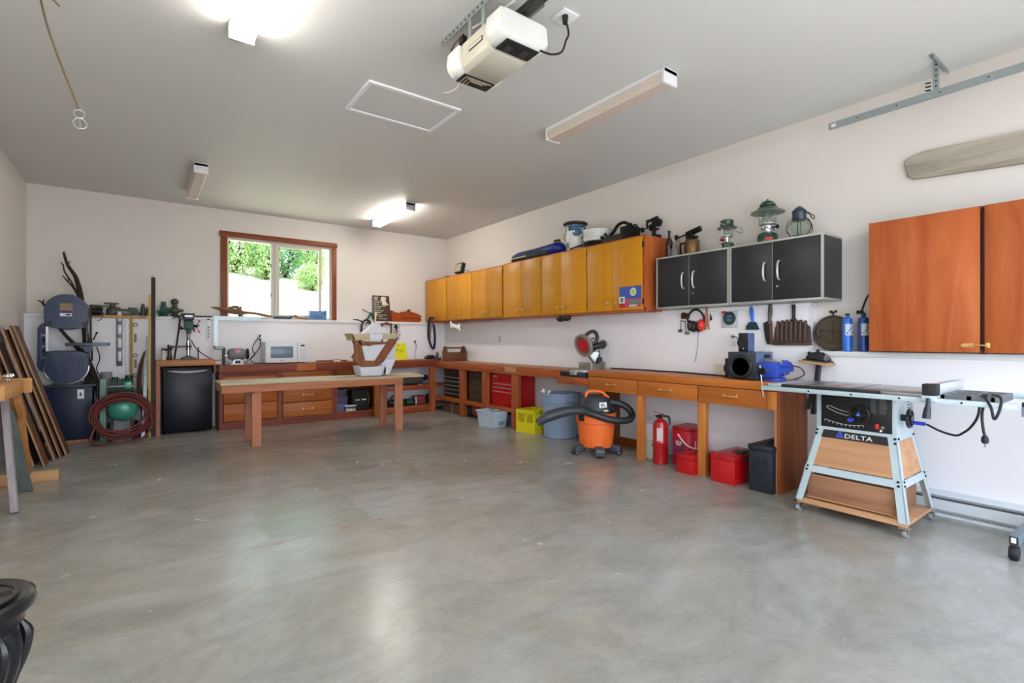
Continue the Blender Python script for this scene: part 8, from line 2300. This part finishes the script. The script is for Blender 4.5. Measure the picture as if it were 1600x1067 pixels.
# ---------------------------------------------------------------- wheeled stand cut by the right edge
t = thing('roller_stand', 'grey wheeled stand cut off by the right edge of the picture', 'stand', (3.95, 0.3, 0))
YS = 0.545
sg_ = M('stand_grey', (120, 134, 148), 0.4, 0.4)
build('foot_rail', B().bar((3.80, YS, 0.11), (4.30, YS - 0.02, 0.11), 0.04, 0.05, (0, 0, 1), 0.002), sg_, t)
build('foot_rail', B().bar((3.80, 0.0, 0.11), (4.30, 0.0, 0.11), 0.04, 0.05, (0, 0, 1), 0.002), sg_, t)
build('end_plug', B().box(3.790, 3.80, YS - 0.017, YS + 0.017, 0.090, 0.130), ink, t)
build('end_sticker', B().box(3.787, 3.791, YS - 0.010, YS + 0.010, 0.098, 0.126), paper, t)
for y in (YS, 0.0):
    build('post', B().box(4.02, 4.06, min(y, 0.47) - 0.02, min(y, 0.47) + 0.02, 0.135, 0.80), sg_, t)
    for x in (3.83, 4.25):
        w_ = build('castor_wheel', B().lathe([(0.01, y - 0.02), (0.036, y - 0.02), (0.040, y - 0.012), (0.040, y + 0.012), (0.036, y + 0.02), (0.01, y + 0.02)], (x - 0.02, 0, 0.040), 22, 1), ink, t)
        build('castor_fork', B().bar((x, y, 0.086), (x - 0.02, y, 0.04), 0.05, 0.03, (0, 1, 0)), dgrey, w_)
build('bench_top', B().box(3.66, 4.25, -0.10, 0.497, 0.852, 0.875, 0.003), black, t)
build('top_frame', B().box(3.68, 4.20, -0.06, 0.50, 0.80, 0.852), sg_, t)

# ---------------------------------------------------------------- door track, paddle and opener
t = thing('door_track', 'galvanised garage door track hanging along the upper right wall', 'track', (4.30, 0.5, 2.85))
tz = 2.843
pr = [(4.295, tz), (4.315, tz), (4.315, tz + 0.003), (4.299, tz + 0.003), (4.299, tz + 0.045), (4.320, tz + 0.045), (4.320, tz + 0.049), (4.295, tz + 0.049)]
build('channel', B().prism(pr, -0.34, 1.646, 'y'), galv, t)
b = B()
for k in range(7):
    b.cyl((4.294, 1.45 - k * 0.24, tz + 0.024), (4.2955, 1.45 - k * 0.24, tz + 0.024), 0.005, n=8)
build('bolt_hole', b, ink, t)['kind'] = 'stuff'
build('end_stop', B().box(4.293, 4.296, 1.595, 1.625, tz + 0.01, tz + 0.035), paper, t)
build('hanger_strap', B().box(4.303, 4.306, 0.975, 1.010, tz + 0.045, ZC), galv, t)
build('ceiling_angle', B().box(4.16, 4.50, 0.97, 0.973, ZC - 0.032, ZC).box(4.16, 4.50, 0.973, 1.0, ZC - 0.003, ZC), galv, t)
b = B()
for k in range(5):
    b.cyl((4.302, 0.992, tz + 0.075 + k * 0.036), (4.3035, 0.992, tz + 0.075 + k * 0.036), 0.006, n=8)
build('strap_hole', b, ink, t)['kind'] = 'stuff'
build('strap_bolt', B().cyl((4.303, 1.02, tz + 0.06), (4.303, 1.05, tz + 0.065), 0.005, n=8).cyl((4.303, 1.02, tz + 0.085), (4.303, 1.05, tz + 0.09), 0.005, n=8).cyl((4.303, 1.02, tz + 0.11), (4.303, 1.05, tz + 0.115), 0.005, n=8), blackiron, t)
solo('weathered_paddle', B().prism([(1.225, 2.50), (1.222, 2.52), (1.19, 2.545), (1.10, 2.562), (0.62, 2.54), (0.05, 2.50), (0.05, 2.28), (0.62, 2.333), (1.13, 2.372), (1.18, 2.38), (1.205, 2.41)], 4.515, 4.545, 'x', 0.006), weathered,
     'long weathered grey board with rounded end mounted on the upper right wall', 'board')

t = thing('garage_door_opener', 'white garage door opener hanging from the ceiling with black vents', 'door opener', (1.63, 2.4, 2.8))
oc = M('opener_white', (226, 226, 220), 0.35)
og = M('opener_beige', (196, 190, 174), 0.45)
z0, z1 = 2.775, 2.93
def taper(x0, x1, y0, y1, zb, zt, ins, mat_, name, bev=0.02):
    return build(name, B().hexa([(x0 + ins, y0 + ins, zb), (x1 - ins, y0 + ins, zb), (x1 - ins, y1 - ins, zb), (x0 + ins, y1 - ins, zb), (x0, y0, zt), (x1, y0, zt), (x1, y1, zt), (x0, y1, zt)], bev), mat_, t)
def rot(o, ang, c):
    o.data.transform(Matrix.Translation(Vector(c) - OFF[t.name]) @ Matrix.Rotation(ang, 4, 'Z') @ Matrix.Translation(OFF[t.name] - Vector(c)))
parts = []
parts.append(build('centre_body', B().prism([(1.50, 2.80), (1.53, 2.775), (1.74, 2.775), (1.77, 2.80), (1.77, 2.94), (1.50, 2.94)], 2.23, 2.52, 'y', 0.004), og, t))
parts.append(build('rear_cover', B().prism([(1.46, 2.83), (1.50, 2.785), (1.77, 2.785), (1.81, 2.83), (1.80, 2.93), (1.76, 2.945), (1.50, 2.945), (1.47, 2.93)], 2.52, 2.655, 'y', 0.018), oc, t))
parts.append(build('front_cover', B().prism([(1.46, 2.83), (1.50, 2.785), (1.77, 2.785), (1.81, 2.83), (1.80, 2.93), (1.76, 2.945), (1.50, 2.945), (1.47, 2.93)], 2.09, 2.23, 'y', 0.018), oc, t))
parts.append(label_part(build('vent_plate', B().box(1.525, 1.745, 2.535, 2.64, 2.778, 2.787, 0.006), ink, t), 'black vent plate'))
parts.append(label_part(build('lamp_plate', B().box(1.525, 1.745, 2.105, 2.215, 2.778, 2.787, 0.006), ink, t), 'black control plate'))
b = B()
for k in range(3):
    b.box(1.545 + k * 0.022, 1.725 - k * 0.022, 2.548 + k * 0.016, 2.552 + k * 0.016, 2.775, 2.779)
    b.box(1.545 + k * 0.022, 1.549 + k * 0.022, 2.548 + k * 0.016, 2.63, 2.775, 2.779)
build('vent_louvre', b, M('louvre_cream', (200, 186, 160), 0.5), t)['kind'] = 'stuff'
build('button', B().box(1.56, 1.60, 2.15, 2.20, 2.774, 2.779, 0.002), dgrey, t)
build('button', B().box(1.66, 1.70, 2.14, 2.19, 2.774, 2.779, 0.002), dgrey, t)
build('badge', B().box(1.497, 1.501, 2.30, 2.44, 2.86, 2.885), ink, t)
build('badge_face', B().box(1.4955, 1.498, 2.306, 2.434, 2.865, 2.880), M('badge_beige', (206, 200, 184), 0.5), t)
build('drive_rail', B().box(1.615, 1.665, -0.34, 2.60, 2.945, 2.985, 0.002), M('rail_black', (44, 42, 38), 0.4, 0.6), t)
build('perforated_angle', B().box(1.50, 1.503, 1.85, 2.79, ZC - 0.04, ZC).box(1.503, 1.53, 1.85, 2.79, ZC - 0.003, ZC), galv, t)
b = B()
for k in range(20):
    b.cyl((1.4985, 1.90 + k * 0.045, ZC - 0.02), (1.5005, 1.90 + k * 0.045, ZC - 0.02), 0.007, n=8)
build('angle_hole', b, ink, t)['kind'] = 'stuff'
build('perforated_angle', B().box(1.775, 1.778, 2.10, 2.45, ZC - 0.04, ZC).box(1.748, 1.775, 2.10, 2.45, ZC - 0.003, ZC), galv, t)
for (x, y) in ((1.505, 2.44), (1.505, 2.30), (1.77, 2.42), (1.77, 2.30)):
    build('hanger_strap', B().box(x - 0.003, x + 0.003, y - 0.016, y + 0.016, 2.90, ZC), galv, t)
build('bracket_block', B().box(1.49, 1.52, 2.50, 2.54, 2.94, 2.985), blackiron, t)
build('control_wire', B().tube([(1.52, 2.54, 3.02), (1.50, 2.62, 2.98), (1.49, 2.64, 2.92), (1.51, 2.63, 2.88)], 0.006, 6, sub=4), M('wire_brown', (84, 60, 48), 0.5), t)
build('control_wire', B().tube([(1.54, 2.50, 3.03), (1.58, 2.42, 3.05), (1.60, 2.32, 3.06), (1.63, 2.24, 3.07), (1.65, 2.2, ZC)], 0.006, 6, sub=4), paper, t)
build('antenna_wire', B().tube([(1.545, 2.64, 2.776), (1.55, 2.66, 2.76), (1.53, 2.70, 2.745), (1.50, 2.74, 2.74)], 0.002, 5, sub=4), cream, t)
build('power_cord', B().tube([(1.745, 2.10, 2.79), (1.80, 2.07, 2.775), (1.86, 2.05, 2.80), (1.90, 2.06, 2.88), (1.93, 2.07, 2.93), (1.95, 2.10, 3.0), (1.955, 2.125, 3.05)], 0.006, 6, sub=5), rubber, t)
t = thing('ceiling_outlet', 'white square ceiling outlet with a black plug beside the door opener', 'outlet', (1.955, 2.13, ZC))
build('cover_plate', B().obox((1.965, 2.14, ZC - 0.005), (0.12, 0.12, 0.010), (0, 0, 0), 0.002), paper, t)
build('plug', B().lathe([(0.014, ZC - 0.055), (0.017, ZC - 0.03), (0.019, ZC - 0.010)], (1.955, 2.125, 0), 12), ink, t)

# rope with a ring hanging from the ceiling at the top left
t = thing('pull_rope', 'thin brown rope with a metal ring hanging from the ceiling at the top left', 'rope', (-0.44, 3.6, 3.0))
rp_ = M('rope_brown', (104, 84, 58), 0.8)
build('rope', B().tube([(-0.455, 3.60, ZC), (-0.44, 3.55, 2.99), (-0.405, 3.5, 2.82), (-0.355, 3.5, 2.65), (-0.283, 3.5, 2.43)], 0.005, 6, sub=5), rp_, t)
build('knot_loop', B().ring((-0.47, 3.60, 3.03), 0.03, 0.005, 1, 16, 6), rp_, t)
build('rope_tail', B().tube([(-0.45, 3.59, 3.05), (-0.40, 3.56, 3.01), (-0.365, 3.54, 2.97)], 0.004, 6, sub=3), rp_, t)
build('ring', B().ring((-0.282, 3.5, 2.405), 0.022, 0.004, 1, 20, 6), steel, t)
build('clip', B().ring((-0.278, 3.5, 2.355), 0.028, 0.004, 1, 20, 6).cyl((-0.28, 3.5, 2.385), (-0.278, 3.5, 2.33), 0.003, n=6), steel, t)
build('ceiling_hook', B().cyl((-0.455, 3.60, ZC), (-0.455, 3.60, ZC - 0.02), 0.012, n=10), steel, t)

# ---------------------------------------------------------------- ornate black stool at the lower left
t = thing('cast_stool', 'black ornate cast pedestal stool with a slotted round top at the lower left', 'stool', (-0.432, 2.03, 0))
ux, uy = -0.432, 2.03
bk = M('stool_black', (26, 27, 32), 0.28, 0.3, 0.15, 30, 0.25, coat=0.3)
build('top_disc', B().lathe([(0.02, 0.425), (0.158, 0.420), (0.170, 0.426), (0.174, 0.436), (0.170, 0.456), (0.160, 0.463), (0.148, 0.458), (0.02, 0.456)], (ux, uy, 0), 40), bk, t)
build('rim_ring', B().ring((ux, uy, 0.460), 0.13, 0.005, 2, 40, 8), bk, t)
for k in range(8):
    a = 2 * pi * k / 8 + 0.2
    c_, s_ = math.cos(a), math.sin(a)
    b = B().prism([(-0.035, -0.012), (0.035, -0.020), (0.035, 0.020), (-0.035, 0.012)], 0.4565, 0.458, 'z')
    b.xf(Matrix.Translation((ux + 0.085 * c_, uy + 0.085 * s_, 0)) @ Matrix.Rotation(a, 4, 'Z'))
    build('slot', b, M('slot_dark', (6, 6, 7), 0.7), t)
build('collar', B().lathe([(0.150, 0.42), (0.145, 0.40), (0.148, 0.385), (0.135, 0.37)], (ux, uy, 0), 32, 2), bk, t)
b = B()
n_ = 48
prof = [(0.130, 0.38), (0.138, 0.35), (0.138, 0.31), (0.126, 0.25), (0.105, 0.18), (0.10, 0.12), (0.115, 0.06), (0.15, 0.02), (0.155, 0.0)]
rings = []
for i, (r_, z_) in enumerate(prof):
    ring = []
    for k in range(n_):
        a = 2 * pi * k / n_
        rr = r_ * (1 + 0.10 * math.cos(8 * a + z_ * 6) * (0.4 + math.sin(pi * i / 8)))
        ring.append(b.bm.verts.new((ux + rr * math.cos(a), uy + rr * math.sin(a), z_)))
    rings.append(ring)
for A, C in zip(rings, rings[1:]):
    for k in range(n_):
        b.bm.faces.new((A[k], A[(k + 1) % n_], C[(k + 1) % n_], C[k]))
b.bm.faces.new(rings[0][::-1])
b.bm.faces.new(rings[-1])
build('fluted_pedestal', b, bk, t, True, 70)
for k in range(8):
    a = 2 * pi * k / 8 + 0.12
    c_, s_ = math.cos(a), math.sin(a)
    build('leaf_scroll', B().tube([(ux + 0.136 * c_, uy + 0.136 * s_, 0.375), (ux + 0.150 * c_, uy + 0.150 * s_, 0.335), (ux + 0.142 * c_, uy + 0.142 * s_, 0.27), (ux + 0.118 * c_, uy + 0.118 * s_, 0.19), (ux + 0.115 * c_, uy + 0.115 * s_, 0.11), (ux + 0.15 * c_, uy + 0.15 * s_, 0.03)], 0.012, 8, sub=3, radii=[0.006, 0.016, 0.014, 0.010, 0.010, 0.014]), bk, t)
